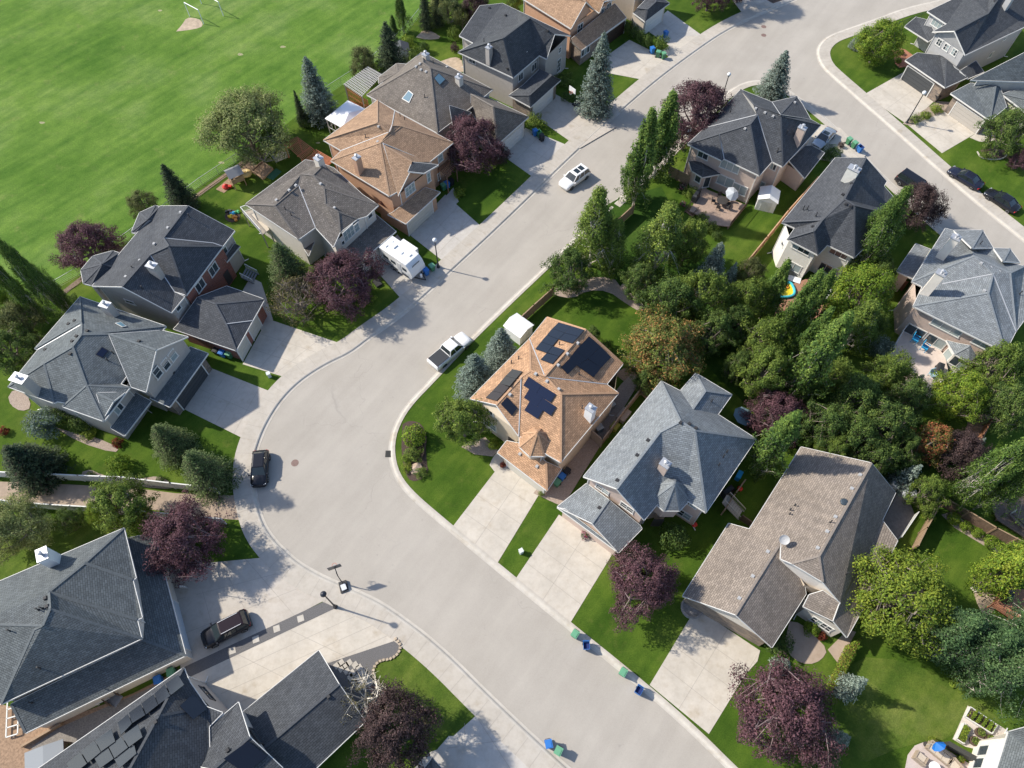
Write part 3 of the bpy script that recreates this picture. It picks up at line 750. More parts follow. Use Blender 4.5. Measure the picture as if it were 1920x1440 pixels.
DOORB = mat('garage_dark', (0.055, 0.06, 0.065), 0.5); DOORC = mat('garage_cream', (0.56, 0.53, 0.46), 0.5); DOORBR = mat('garage_brown', (0.05, 0.03, 0.022), 0.5)
SOLAR = mat('solar_black', (0.010, 0.013, 0.022), 0.16, spec=0.5); SOLARB = mat('solar_blue', (0.009, 0.014, 0.036), 0.12, spec=0.6)
SFRAME = mat('solar_frame', (0.02, 0.02, 0.025), 0.4)
HS = {}
# ---- C : slate house at the left edge
h = House('house', 'blue-grey roofed house at the left edge, grey gable over three windows', 'slate', 'greige', X(0, 540, 4)); HS['C'] = h
V = h.block(5.6, .6, 'N 600 65; E 1245 285; W 260 455; W2 285 462; SW 60 740; K 405 865; K2 428 851; L 490 862; E2 1205 335; V3 905 720; M 468 890; S 778 1000; T 975 745;'
  'A 605 255 N-E; A2 612 274 =A; R 610 350 =A; R2 545 440 =A; H 330 565 SW-K; H2 348 568 =H; R3 650 730 M-S; V1 820 345 @7.8; V2 965 640 @6.0',
  'N E R A2 A|N A W|A A2 W2 W|A2 R R2 H SW W2|SW H K|H H2 K2 K|R2 R3 L K2 H2 H|R E E2 V1|R V1 V2 V3 R3 R2|R3 L M|R3 M S|R3 S T|R3 T V3', 'W2 A2|E2 V1 V2')
V = h.block(5.6, .6, 'Gf 1410 365; Gb 1215 318; Gn 1095 780; V2 985 742; T 1170 465 @7.9; V1 815 345 @7.9', 'V1 T Gf Gb|V1 V2 Gn T')
h.gable(V, 'Gf', 'T', 'Gn')
V2_ = h.block(5.6, .6, 'b 940 780; c 780 970; t 722 786 !; p 850 850 !0.5; z 760 760', 't b p|t p c')
h.block(3.1, .35, 'a 1560 490; b 1272 893; c 1125 825 a-b; d 1425 440 a-b', 'a b c d')
h.block(3.0, .3, 'a 1133 848; b 933 1110; c 830 1050 a-b; d 965 760 a-b', 'a b c d')
h.foot(5.6, [(600, 65), (1245, 285), (1205, 335), (965, 745), (778, 1000), (468, 890), (405, 865), (60, 740)])
h.foot(5.6, [(1410, 365), (1095, 780), (900, 700), (1200, 290)])
h.foot(3.1, [(1560, 490), (1272, 893), (1000, 780), (1290, 380)], ST['stone'])
h.foot(3.0, [(1000, 830), (925, 900), (820, 870), (930, 770)], None)
h.begin()
for x, y in [(1295, 505), (1242, 572), (1180, 635)]: h.win(x, y, 0.95, 1.5, grid=(1, 2))
h.win(885, 900, 1.1, 1.4, grid=(2, 1)); h.win(1355, 390, .6, .5)
h.garage(1440, 740, 4.9, m=DOORB)
h.chimney(850, 200, 1.9); h.chimney(250, 770, 2.6, 1.0, 1.6, pots=0)
h.vents([(560, 245), (515, 270), (655, 322), (575, 362), (542, 400), (340, 462), (528, 495), (1042, 400), (1300, 635)]); h.vents([(850, 490), (810, 545)], kind='pipe')
h.slab([(905, 252), (950, 285), (915, 290), (862, 262)], 'skylight', [SKYL, TRIM], frame=1)
h.slab([(765, 440), (815, 470), (770, 525), (715, 500)], 'skylight', [SOLARB, SFRAME], frame=1)
# ---- D : charcoal with brick front
h = House('house', 'charcoal roofed house with red brick front and two cream garage doors', 'charcoal', 'greige', X(0, 360, 4)); HS['D'] = h
V = h.block(5.6, .6, 'a 1200 104; b 1760 290; c 1285 905; d 690 705; e 1670 408; f 1395 775; g 1310 750;'
  'R1 1410 103 c-b; R2 1225 345 =R1; R2b 1250 380 =R1; P 1265 405 =R1; Q 1125 470 =R1; R3 915 710 =R1; ee 1600 383 @5.9; g2 1384 785',
  'a R1 R2 P Q R3 d|R2 R1 b e ee|R2 ee e P|P e f|P f g Q|Q g g2 c R3', 'R2 ee e|Q g f')
h.gable(V, 'a', 'R1', 'b'); h.gable(V, 'd', 'R3', 'c')
h.block(5.5, .5, 'a 605 585; b 695 480; c 845 440; d 890 455; e 895 575; f 680 700; g 625 685; t 765 540 @6.6', 'a b t|b c t|c d t|d e t|e f t|f g t|g a t', 'd e f')
h.block(5.5, .5, 'a 985 300; b 1045 155; c 1165 100; d 1195 110; e 1205 200; f 1010 310; t 1105 205 @6.5', 'a b t|b c t|c d t|d e t|e f t|f a t', 'd e f')
h.block(3.1, .55, 'a 1300 1028; b 1770 1190; c 1895 965; d 1985 805; e 1700 705; e2 1480 790 @4.0; p 1615 840 @5.0; q 1695 990 @4.6; o 1340 985 @3.5', 'a b q p e2 o|b c q|p q c d|p d e e2', 'q c', )
h.block(3.2, .4, 'a 1800 405; b 1700 525; c 1680 500 @4; d 1760 385 @4', 'a b c d')
h.foot(5.6, [(1195, 108), (1760, 290), (1670, 408), (1395, 785), (1285, 905), (690, 705)])
h.foot(5.6, [(1670, 408), (1395, 775), (1340, 755), (1620, 375)], ST['brick'], over=0.1)
h.foot(5.5, [(605, 585), (695, 480), (845, 440), (890, 455), (895, 575), (680, 700), (625, 685)])
h.foot(5.5, [(985, 300), (1045, 155), (1165, 100), (1195, 110), (1205, 200), (1010, 310)])
h.foot(3.1, [(1300, 1028), (1770, 1190), (1895, 965), (1985, 805), (1700, 705), (1450, 850)], ST['brick'])
h.begin()
h.win(975, 825, 1.3, .6, grid=(1, 1)); h.win(1500, 700, 1.5, 1.4); h.win(1600, 580, 1.5, 1.4); h.win(1338, 870, .7, .7, grid=(1, 1)); h.win(1685, 440, .8, 1.0, grid=(1, 1))
h.garage(1835, 1180, 2.1, m=DOORC); h.garage(1920, 1030, 2.1, m=DOORC); h.door(1710, 640)
h.chimney(1185, 620, 1.7)
h.vents([(1355, 155), (1260, 270), (1157, 390), (1050, 515), (945, 637)], VENTW); h.vents([(1420, 185), (1070, 725), (997, 575)], kind='pipe')
# ---- E : speckled brown-grey
h = House('house', 'speckled brown-grey roofed house with cream walls behind the parked travel trailer', 'speckle', 'light', X(440, 240, 4)); HS['E'] = h
V = h.block(5.6, .6, 'a 530 238; b 640 258; w 80 570; s 480 835; v 605 745; g1 740 892; g2 790 782; g3 922 682; g4 988 662; e 1078 578; m 960 500; n 745 300;'
  'R1 300 580 w-s; R2 480 430 =R1; R3 500 345 @8.9; R4 585 355 @8.9; R5 655 285 @8.4; p1 670 450 @8.1; p2 680 570 @7.2; p3 775 628 @6.9; p4 925 680 @5.9',
  'w a b R5 R4 R3 R2 R1|w R1 s|R1 R2 v s|R2 R3 R4 p1 p2 p3 g2 g1 v|R4 e p1|p1 e g4 p2|p2 g4 g3 p3|p3 g3 g2|R5 b n m e R4', 'R2 v')
h.block(3.1, .35, 'a 1210 775; b 960 985; c 832 898 a-b; d 1060 650 a-b', 'a b c d')
h.block(3.1, .4, 'a 610 820; b 555 960; c 512 890; d 600 770 @4', 'a b c d')
h.block(3.0, .3, 'a 60 1; b 61 1; c 62 2', '') if False else None
h.foot(5.6, [(530, 245), (640, 262), (745, 310), (960, 505), (1078, 578), (988, 662), (740, 892), (605, 745), (480, 835), (80, 570)])
h.foot(3.1, [(1210, 775), (960, 985), (700, 880), (950, 640)])
h.begin()
h.win(855, 790, 1.8, 1.7, 'b', (3, 2)); h.win(915, 745, .8, 1.3, 'b', (1, 2)); h.win(812, 860, .5, .7, grid=(1, 1)); h.win(1015, 655, .8, .8, grid=(1, 1))
h.garage(1040, 950, 4.9); h.chimney(645, 285, 1.3, .9, .9)
h.vents([(410, 468), (315, 542), (605, 320), (645, 420), (748, 600), (460, 432)], VENTW); h.vents([(380, 610), (425, 655)], kind='pipe')
# ---- F : tan/orange with slate accent gable
h = House('house', 'tan shingled peach house with a small slate gable and an entry trellis', 'tan', 'peach', X(560, 60, 4)); HS['F'] = h
V = h.block(5.6, .6, 'N 590 510; E 1160 830; f 980 975; s2 745 1195; S 680 1230; W 240 965; W2 320 890; W3 185 810;'
  'h1 590 680 N-W3; h2 690 745 =h1; h3 700 700 =h1; v 720 592 @5.9; P 770 705 N-E; Q 610 832 =P; Q2 632 832 =P; h4 680 750 @7.2',
  'N h1 h4 h3 v|N W3 h1|W3 W2 h4 h1|W2 W Q P h3 h4|h3 P E v|P E f Q2 Q|Q S W|Q Q2 s2 S', 'W2 h4 h3 v|Q2 s2')
V = h.block(5.6, .6, 'b 1040 990; a 745 1225; d 1000 975; c 700 1000 @8.3; t 835 1045 @7.1; t2 850 975 @7.3; t3 640 850 @8.4', 't3 t2 t a|t3 t2 d', nf='t3 a|t3 d|t2 t|t2 d')
h.gable(V, 'a', 't', 'b')
V = h.block(6.4, .3, 'a 820 1045 @7.2; b 940 1058 @6.7; c 1048 995 @6.5; d 850 975 @7.35', 'a b c d', alt=1)
V = h.block(3.1, .3, 'a 805 1438; b 1062 1200; c 950 1165 @4; c2 700 1355 @3.9; d 668 1368', 'a b c c2 d')
h.foot(5.6, [(590, 510), (1160, 830), (980, 975), (1045, 1000), (770, 1225), (680, 1230), (240, 965), (320, 890), (185, 810)])
h.foot(3.1, [(805, 1438), (1062, 1200), (800, 1050), (560, 1280)])
h.begin()
h.win(835, 1180, 1.7, 1.5, 'b', (3, 2)); h.win(1062, 945, .9, 1.2, grid=(1, 2)); h.win(975, 1090, .6, 1.6, 'b', (1, 2)); h.win(1050, 1085, .4, 1.2, grid=(1, 2))
h.garage(905, 1350, 4.9, m=DOORC, panels=4)
h.chimney(460, 1050, 2.4, .7, .9)
h.vents([(600, 710), (740, 712), (670, 768), (593, 825)], VENTW); h.vents([(503, 790), (762, 635), (795, 660)], kind='pipe')
# ---- G : taupe with skylights
h = House('house', 'taupe brown roofed bungalow with two skylights beside the tan house', 'taupe', 'light', X(560, 60, 4)); HS['G'] = h
V = h.block(4.6, .6, 'N 925 150; E 1455 430; m 1300 560; S 1040 757; W 510 470; R1 930 228 @8.6; R2 985 268 W-S', 'W S R2 R1|R2 S m E|N R1 R2 E|N W R1')
h.block(4.5, .5, 'a 600 385; b 805 285; c 810 240; d 735 235; e 598 340; t 740 300 @5.2', 'a t e|e t d|d t c|c t b|b t a')
h.block(4.6, .55, 'a 1295 603; b 1155 700; t 1130 550 @6.4; c 1165 560 @6.2', 't a b')
V = h.block(3.5, .65, 'a 1725 635; b 1490 842; c 1290 600; d 1420 490; R1 1290 465 @6.6; R2 1460 560 @6.6', 'R1 R2 b c|R2 a b|R1 d a R2')
h.foot(4.6, [(925, 150), (1455, 430), (1040, 757), (510, 470)])
h.foot(3.5, [(1725, 635), (1490, 842), (1260, 680), (1480, 480)])
h.begin()
h.garage(1600, 770, 4.6, m=DOORW)
h.slab([(825, 435), (860, 465), (828, 532), (772, 500)], 'skylight', [SKYL, TRIM], frame=1); h.slab([(1050, 305), (1105, 355), (1058, 402), (1012, 345)], 'skylight', [SKYL, GUT_D], frame=1)
h.chimney(1205, 385, 1.0, .8, .8); h.chimney(955, 205, .8, .8, .8)
h.vents([(918, 285), (955, 300), (1110, 265), (880, 262), (910, 240)], VENTW); h.vents([(945, 490), (1010, 235)], kind='pipe')
# ---- H : charcoal with white garage
h = House('house', 'dark charcoal roofed house with a white garage door beside the big blue spruce', 'dark', 'greige', X(820, 0, 4)); HS['H'] = h
V = h.block(5.6, .6, 'a 320 42; b 490 25; E 1000 268; e2 880 330; f 820 442; g 765 415; S 570 582; W 155 390; W2 270 322; W3 165 268;'
  'h 605 170 @7.9; h0 600 82 @6.6; P 692 135 W-S; Q 495 285 =P; k 750 385 @6.2; P2 880 255 @7.2', 'a b h0 h W2 W3|b E P h0|h0 P h|W2 h P Q W|W Q S|Q P k g S|P E P2|P P2 f g k', '')
h.block(5.6, .6, 'a 735 395; b 592 515; t 540 315 @8.0; p 672 385 @6.9', 't a p|t p b')
V = h.block(3.1, .5, 'a 925 600; b 700 803; c 535 715; d 640 640 @4; p 690 715 @4.6; q 855 565 @4.6; e 765 520 @4.4', 'a b p q|b c p|c d e q p|q a e')
h.foot(5.6, [(320, 42), (490, 25), (1000, 268), (820, 442), (765, 415), (570, 582), (155, 390), (270, 322), (165, 268)])
h.foot(3.1, [(925, 600), (700, 803), (535, 715), (760, 520)], ST['stone'])
h.begin()
h.win(625, 575, 1.1, 1.2); h.win(725, 500, 1.2, 1.2); h.win(910, 490, 1.0, 2.2, grid=(2, 3)); h.win(918, 375, .6, .9, grid=(1, 2)); h.win(262, 450, 1.2, 1.0)
h.garage(790, 760, 4.9, m=DOORW)
h.chimney(390, 450, 2.0, .7, .8); h.vents([(390, 60), (512, 115), (828, 232), (525, 515)]); h.vents([(350, 310)], kind='pipe')
# ---- I : brown tan at the top
h = House('house', 'tan shingled brown-walled house at the top edge, long porch roof over dark garage', 'tan', 'peach', X(820, 0, 4)); HS['I'] = h
V = h.block(5.6, .6, 'W 625 -20; S 1002 215; g2 1180 75; k 1050 160; E 1300 -70; N 900 -250; R1 1115 12 @8.0; R0 830 -120 @8.3', 'W S R1 R0|R1 g2 E R0', '')
h.gable(V, 'S', 'R1', 'g2')
V = h.block(5.6, .6, 'a 1215 95; b 1340 -10; c 1000 -250; d 800 -160; R1 1250 10 @7.2; R0 950 -180 @7.6', 'd a R1 R0|R1 b c R0')
V = h.block(3.1, .38, 'a 1078 378; b 1418 132; c 1330 25 @4.4; d 1005 290 @4.4; w 1002 310', 'a b c d|a d w')
h.foot(5.6, [(625, -20), (1002, 215), (1335, -15), (960, -260)])
h.foot(3.1, [(1078, 378), (1418, 132), (1250, -10), (930, 250)], ST['stone'])
h.begin()
h.win(1070, 210, 1.2, 1.4, grid=(2, 2)); h.win(1240, 85, .8, 1.2, grid=(2, 2)); h.win(1285, 50, 1.1, 1.3, grid=(2, 2)); h.win(1110, 380, 2.0, 1.3, grid=(3, 1))
h.garage(1330, 250, 4.9, m=DOORBR)
# ---- J : grey-blue garage at the top
h = House('house', 'beige house cut by the top edge with a dark blue-grey garage roof and white door', 'charcoal', 'beige', X(820, 0, 4)); HS['J'] = h
h.block(3.1, .5, 'a 1558 162; b 1742 22; c 1468 95; d 1500 60 @4.3; e 1620 -60 @4.3; p 1575 70 @4.5; q 1640 10 @4.6', 'c a p d|a b q p|p q e d|q b e')
h.block(5.6, .5, 'a 1500 -75; b 1680 -190; c 1100 -300; d 1340 -160; t 1300 -260 @8', 'd a t|a b t|b c t|c d t')
h.foot(5.6, [(1500, -75), (1680, -190), (1100, -300), (1300, -140)])
h.foot(3.1, [(1558, 162), (1742, 22), (1600, -60), (1440, 90)])
h.begin()
h.garage(1625, 140, 4.6, m=DOORW); h.win(1580, 5, 1.4, .8); h.win(1548, 15, 1.0, 1.0)
# ---- K : top right charcoal
h = House('house', 'dark grey roofed corner house in the top right, three square gable windows', 'dark', 'grey', X(1440, 0, 4)); HS['K'] = h
V = h.block(5.6, .6, 'a 1235 237; b 1340 180; c 1480 412; d 1960 185; A 1400 232 @8.4; B 1650 100 =A; C 1780 -90 =A; D 2100 20; c0 1660 -140; b2 1195 85; T 1500 -60 @6.5', 'a b B A|A B C D d c|b B C c0 T b2', '')
h.gable(V, 'a', 'A', 'c')
h.block(3.2, .35, 'a 1025 197; b 1110 127; c 1205 150 @4; d 1260 270 @4; e 1205 312', 'a b c d e')
h.block(3.1, .55, 'a 1030 452; b 1330 657; c 1500 580; d 1400 500 @4.2; f 1290 413; g 1120 395 @3.9; p 1335 445 @4.9; ', 'a b p f g|b c p|p c d f')
h.block(3.0, .35, 'a 1620 540; b 1500 590; c 1440 530 @3.4; d 1560 455 @3.8', 'a b c d')
h.foot(5.6, [(1195, 85), (1345, 182), (1235, 237), (1480, 412), (1960, 185), (1640, -80)])
h.foot(3.1, [(1030, 452), (1330, 657), (1500, 580), (1290, 400)], ST['stone'])
h.begin()
for x, y in [(1285, 318), (1338, 355), (1398, 392)]: h.win(x, y, .85, 1.0, grid=(2, 2))
h.win(1265, 180, 1.8, 1.0, 'b', (3, 1)); h.win(1670, 410, .7, 1.0, grid=(1, 1)); h.win(1775, 290, .6, .5, grid=(1, 1))
h.garage(1130, 590, 4.9, m=DOORB); h.chimney(1775, 60, 1.6, .7, .8); h.vents([(1570, 180)], kind='pipe'); h.vents([(1700, 10)])
# ---- L : grey at the right edge
h = House('house', 'pale grey roofed bungalow at the right edge with stone pillared beige garage', 'greyblue', 'light', X(1440, 0, 4)); HS['L'] = h
h.block(4.4, .5, 'a 1520 600; b 2400 628; e 1925 393 @7.4; c 2400 405 @7.4; f 2500 300; g 2050 290', 'a b c e|e c f g')
h.block(3.1, .6, 'a 1370 700; b 1665 903; c 1790 800; d 1740 650; e 1520 622; p 1708 640 @4.6', 'a b p e|b c d p')
h.block(3.1, .5, 'a 1755 705; b 1835 675; c 2100 680; d 2100 950; e 1920 832; t 2000 760 @4.6', 'a e t|e d t|a b t|b c t|c d t')
h.foot(4.4, [(1520, 600), (2300, 625), (2400, 320), (2050, 300)])
h.foot(3.1, [(1370, 700), (1665, 903), (1790, 800), (1520, 622)], ST['stone'])
h.foot(3.1, [(1755, 705), (2100, 680), (2100, 950), (1920, 832)])
h.begin(); h.garage(1490, 880, 4.8, m=DOORG)
# ---- M : charcoal with rear deck
h = House('house', 'charcoal roofed beige corner house with rear patio deck and small white shed beside it', 'charcoal', 'pink', X(1160, 100, 4)); HS['M'] = h
V = h.block(5.6, .62, 'N 915 270; n2 1150 365; E 1515 537; f 1355 718; g 1230 850; v 1150 812; S 1055 917; v2 790 790; v3 775 805; W 515 680; w2 645 560;'
  'R1 1015 385 S-g; R2 1215 470 =R1; Rr 1213 460 =R1; Q 1040 460 W-N; A 985 532 =Q; B 755 605 @7.4; e2 1440 495 @5.9',
  'N n2 Rr R2 R1|N R1 Q w2|w2 Q A B W|W B v3|B v2 v3|B A S v2|A Q v S|R1 R2 g v Q|R2 E f g|R2 Rr e2 E', 'w2 Q v|B v2|n2 Rr')
h.block(5.6, .6, 'a 1150 365; b 1335 323; c 1440 495; t 1213 458 @7.6; d 1376 378', 'a b t|b d c t')
h.block(3.1, .28, 'a 1545 745; b 1395 936; c 1280 806 @3.7; d 1395 695 @4.0; e 1445 690 @4', 'a b c d e')
h.block(3.1, .5, 'a 527 808; b 610 803; c 690 850; d 760 905; e 628 930; f 548 880; t 640 862 @4.1', 'a t b|b t c|c t d|d t e|e t f|f t a')
h.foot(5.6, [(915, 270), (1515, 537), (1230, 850), (1150, 812), (1055, 917), (775, 800), (515, 680)])
h.foot(5.6, [(1150, 365), (1335, 323), (1440, 495), (1300, 520)])
h.foot(3.1, [(1545, 745), (1395, 936), (1200, 800), (1350, 620)])
h.foot(3.1, [(527, 808), (760, 905), (628, 930), (548, 880)], top=2.9)
h.begin()
h.win(632, 765, 1.5, 1.0); h.win(835, 845, 2.6, 1.5, 'b', (3, 1)); h.win(1160, 850, .8, 1.0, grid=(2, 1)); h.win(800, 960, 2.3, 1.6, 'b', (2, 1)); h.win(905, 1020, 2.0, 1.6, 'b', (2, 1))
h.win(595, 940, .9, 1.2, grid=(1, 1)); h.win(660, 965, .9, 1.9, grid=(1, 1)); h.win(1065, 980, 1.2, 1.0)
h.chimney(1335, 660, 2.2, .7, 1.0); h.vents([(1028, 415), (1097, 447), (1158, 473), (947, 567), (1320, 370)], VENTW); h.vents([(838, 435), (1190, 735), (1262, 600)], kind='pipe')
# ---- N : charcoal with white walls
h = House('house', 'charcoal roofed white-walled house beside the tall columnar poplar', 'charcoal', 'white', X(1380, 240, 4)); HS['N'] = h
V = h.block(5.6, .6, 'a 745 222; c 1130 400 @5.9; c2 1110 435 @5.9; d 1185 522; e 1120 612; f 1215 660; S 885 972; v 685 877; s2 615 952; s3 385 832; w2 440 750; W 345 707;'
  'R1 975 222 @8.7; R2 812 532 @8.9; R3 888 580 =R2; T 645 690 @8.0; U 585 772 @7.6',
  'a R1 R2 T W|R1 c c2 d e R2|R2 e f R3|R2 R3 S v T|R3 f S|W T U s3 w2|s3 U s2|U T v s2', '')
h.foot(5.6, [(745, 222), (975, 222), (1185, 522), (1215, 660), (885, 972), (685, 877), (615, 952), (385, 832), (345, 707)])
h.begin()
h.win(490, 905, 2.2, 1.1, 'g', (3, 1)); h.win(350, 870, .6, .6, grid=(1, 1)); h.win(430, 1040, 1.9, 1.3, 'g', (2, 1)); h.win(690, 1060, 2.3, 1.5, 'g', (3, 1)); h.win(770, 940, 2.2, 1.1, 'g', (3, 1))
h.chimney(850, 375, 1.5, .9, 1.4, pots=2); h.vents([(930, 330), (865, 418), (800, 500), (825, 572), (860, 588), (575, 740)]); h.vents([(535, 605), (600, 655), (505, 605)], kind='pipe')
# ---- O : grey right
h = House('house', 'mid-grey roofed house at the right edge with two tall pale chimneys', 'lightgrey', 'pink', X(1560, 420, 5.3333)); HS['O'] = h
V = h.block(5.6, .6, 'N 1135 42; v1 1215 65; v2 1400 245; v3 1610 238; v4 1700 375; E 1925 420; E2 1930 950; S2 1838 1075; S 1732 1282; W 812 822; W2 905 625; W3 797 575;'
  'R1 1420 320 @8.6; R2 1780 490 =R1; Q1 1610 500 @8.4; Q2 1560 690 @8.0; k 1100 600 @6.6',
  'N v1 v2 R1 W3|v2 v3 v4 E R2 R1|R1 Q1 k W2 W3|k Q1 Q2 W W2|W Q2 S|Q2 Q1 S2 S|Q1 R1 R2 S2|R2 E E2 S2', 'k Q1 S2|v1 v2')
h.block(5.6, .6, 'a 1215 62; b 1505 60; c 1612 238; t 1400 240 @7.2', 'a b t|b c t')
h.block(5.6, .6, 'a 1615 240; b 1780 245; c 1882 385; t 1710 372 @6.9', 'a b t|b c t')
h.block(3.5, .35, 'a 645 472; b 838 195; c 985 252; d 805 545', 'a b c d')
h.block(3.0, .45, 'a 1143 1162; b 1225 1300; c 1375 1388; d 1480 1380; t 1380 1215 @4; u 1250 1190 @4', 'a b t u|b c t|c d t')
h.foot(5.6, [(1135, 42), (1610, 238), (1925, 420), (1930, 950), (1732, 1282), (812, 822), (797, 575)])
h.foot(3.5, [(645, 472), (838, 195), (985, 252), (805, 545)])
h.foot(3.0, [(1143, 1162), (1225, 1300), (1375, 1388), (1480, 1380), (1500, 1200)], ST['bright'], top=2.85)
h.begin()
h.win(1145, 1035, 3.3, 1.2, 'b', (3, 1)); h.win(1490, 1200, 1.8, .9, 'b', (2, 1)); h.win(830, 1075, 2.2, 1.6, 'g', (2, 1)); h.win(1035, 1175, 2.2, 1.6, 'g', (2, 1))
h.win(1155, 1310, 1.0, 1.6, 'b', (1, 1)); h.win(1270, 1390, 1.8, 1.6, 'g', (2, 1))
h.chimney(1085, 330, 3.4, .8, 1.0, pots=2, m=ST['bright']); h.chimney(930, 690, 3.6, .8, 1.0, pots=2, m=ST['bright'])
h.vents([(1490, 395), (1580, 438), (1668, 480), (1523, 670)], VENTW); h.vents([(1480, 200), (1875, 700)], kind='pipe')
# ---- P : tan with solar panels
h = House('house', 'orange-tan shingled house carrying solar panels, inside the bend', 'orange', 'cream', X(760, 560, 4)); HS['P'] = h
V = h.block(5.6, .6, 'N 1060 140; n2 1345 228; E 1632 490; v1 1510 642; F 1600 708; S 1165 1228; s1 1065 1170; s2 860 1032; g1 855 1030; W 485 750; w2 675 795;'
  'R0 1350 232 @8.4; R1 1045 580 =R0; Q0 1060 590 =R0; T 930 300 @6.6; U 940 540 @7.9; C1 865 590 @8.2; D 1168 715 F-S; Pk 1120 590 @8.4',
  'N R0 R1 T|R0 E v1 Q0 R1|n2 E R0|N n2 R0|T R1 U|T U C1 W|U R1 Q0 D S s1 s2 C1|Q0 v1 F D|D F S', 'T R1|Q0 v1', nf='W C1|s2 C1')
V = h.block(5.6, .6, 'W 485 750; g 850 1030; A 680 795 @6.9; B 868 592 @7.9', 'W A B|A g B', 'B g', nf='W B|g B')
h.gable(V, 'W', 'A', 'g')
h.turret(985, 1062, 5.4, 1.95, 1.9, .39)
V = h.block(3.1, .45, 'a 690 1155; b 1062 1440; c 1172 1275; p 1055 1222 @4.6; q 880 1090 @4.4; r 760 1065 @4.0', 'a b p q r|b c p')
h.foot(5.6, [(1060, 140), (1345, 228), (1632, 490), (1600, 708), (1165, 1228), (1010, 1130), (870, 1040), (485, 750)])
h.foot(3.1, [(690, 1155), (1062, 1440), (1172, 1275), (860, 1010)])
h.begin()
h.win(632, 845, 1.0, 1.0); h.win(635, 945, 1.8, 1.4, 'g', (2, 2)); h.win(955, 1160, 1.7, .6, 'b', (2, 1)); h.win(1035, 1185, .7, .7, grid=(1, 1)); h.door(800, 1010)
h.garage(900, 1330, 4.9, m=DOORC)
h.chimney(1378, 890, 2.0, .8, .9, m=WHITE)
for q in [(975, 375, 1150, 178, 1345, 236, 1250, 332), ]: pass
def panels(h, rows, name='solar_panel', m=None):
    for q in rows: h.slab([(q[0], q[1]), (q[2], q[3]), (q[4], q[5]), (q[6], q[7])], name, [m or SOLAR], lift=.14, th=.05)
panels(h, [(1150, 178, 1240, 204, 1195, 255, 1105, 222), (1242, 205, 1340, 234, 1300, 282, 1197, 256), (1103, 224, 1193, 257, 1148, 302, 1064, 270), (1195, 258, 1298, 284, 1250, 333, 1150, 303),
           (1062, 272, 1144, 304, 1104, 352, 1020, 322), (1018, 324, 1102, 354, 1062, 405, 976, 376), (1104, 355, 1194, 384, 1152, 430, 1064, 404), (1060, 408, 1150, 432, 1103, 488, 1016, 455)])
panels(h, [(1378, 283, 1463, 358, 1370, 450, 1275, 392), (1465, 360, 1542, 440, 1470, 515, 1372, 452), (1273, 394, 1368, 452, 1290, 500, 1222, 462), (1220, 460, 1286, 500, 1218, 566, 1170, 512), (1370, 455, 1468, 517, 1412, 590, 1290, 502)])
panels(h, [(802, 528, 876, 545, 830, 598, 752, 580), (750, 582, 828, 600, 782, 655, 706, 635), (704, 637, 780, 657, 735, 710, 655, 690), (653, 692, 733, 712, 682, 765, 602, 742)], m=mat('solar_brown', (0.03, 0.025, 0.022), .2, spec=.5))
panels(h, [(762, 738, 840, 820, 798, 877, 716, 790)])
panels(h, [(925, 585, 1020, 648, 980, 712, 886, 650), (1022, 650, 1128, 716, 1088, 778, 983, 714), (930, 679, 1027, 743, 987, 807, 890, 743), (1029, 744, 1132, 812, 1090, 878, 989, 808), (932, 772, 1031, 838, 992, 902, 893, 838)], m=SOLARB)
h.vents([(1293, 335), (1215, 415), (1145, 500), (978, 565), (1062, 620), (1150, 680), (785, 720), (860, 1165), (988, 1258)], VENTW); h.vents([(1155, 345), (1302, 565), (850, 452), (796, 484), (1325, 820)], kind='pipe')
# ---- Q : light grey
h = House('house', 'light grey roofed house with a small turret over its door', 'lightgrey', 'pink', X(1000, 680, 4)); HS['Q'] = h
V = h.block(5.6, .62, 'N 960 138; a 1100 210; b 1385 388; E 1672 572; S 1295 1125; s2 1130 1020; s3 930 1062; G2 832 1180; W 375 855;'
  'R1 1105 440 E-S; R2 1212 510 =R1; Q 950 520 =R1; A 625 945 @7.9; n 1185 352 @7.3', 'N a n R1|N R1 Q A W|a n b|n b E R2 R1|R2 E S|R1 R2 S s2 s3 Q|Q s3 G2 A', '')
h.gable(V, 'W', 'A', 'G2')
h.block(5.6, .6, 'a 1218 78; b 1490 240; c 1385 388; d 1100 212; t 1290 212 @7.2; u 1190 355 @7.2; d0 1100 210', 'a b t|b c u t|a t u d')
h.turret(1022, 975, 5.5, 2.05, 2.6, .39)
V = h.block(3.1, .45, 'W 180 1080; S 640 1425; E 815 1245; A 440 1205 @4.5; B 565 1028 @4.8; C 400 905 @3.2; D 800 1220 @3.2', 'W A B C|A S E D B', '')
h.gable(V, 'W', 'A', 'S')
h.block(3.0, .3, 'a 178 1085; b 640 1425; c 560 1345 @3.5; d 240 1100 @3.5', 'a b c d')
h.foot(5.6, [(960, 138), (1385, 388), (1672, 572), (1295, 1125), (1130, 1020), (930, 1062), (832, 1180), (375, 855)])
h.foot(5.6, [(1218, 78), (1490, 240), (1385, 388), (1150, 300)])
h.foot(5.5, [(920, 1000), (968, 1070), (1078, 1064), (1125, 970), (1000, 900)], over=.45, top=5.3)
h.foot(3.1, [(180, 1080), (640, 1425), (830, 1240), (380, 860)])
h.begin()
h.win(518, 950, 1.5, 1.0, 'g', (2, 2)); h.win(702, 1085, 1.5, 1.1, 'g', (2, 2)); h.win(1175, 1055, 1.5, .8, 'g', (2, 1)); h.win(1128, 1135, 1.6, 1.4, 'g', (2, 2)); h.door(955, 1150, 1.1)
h.chimney(970, 800, 1.4, .8, .9, pots=2)
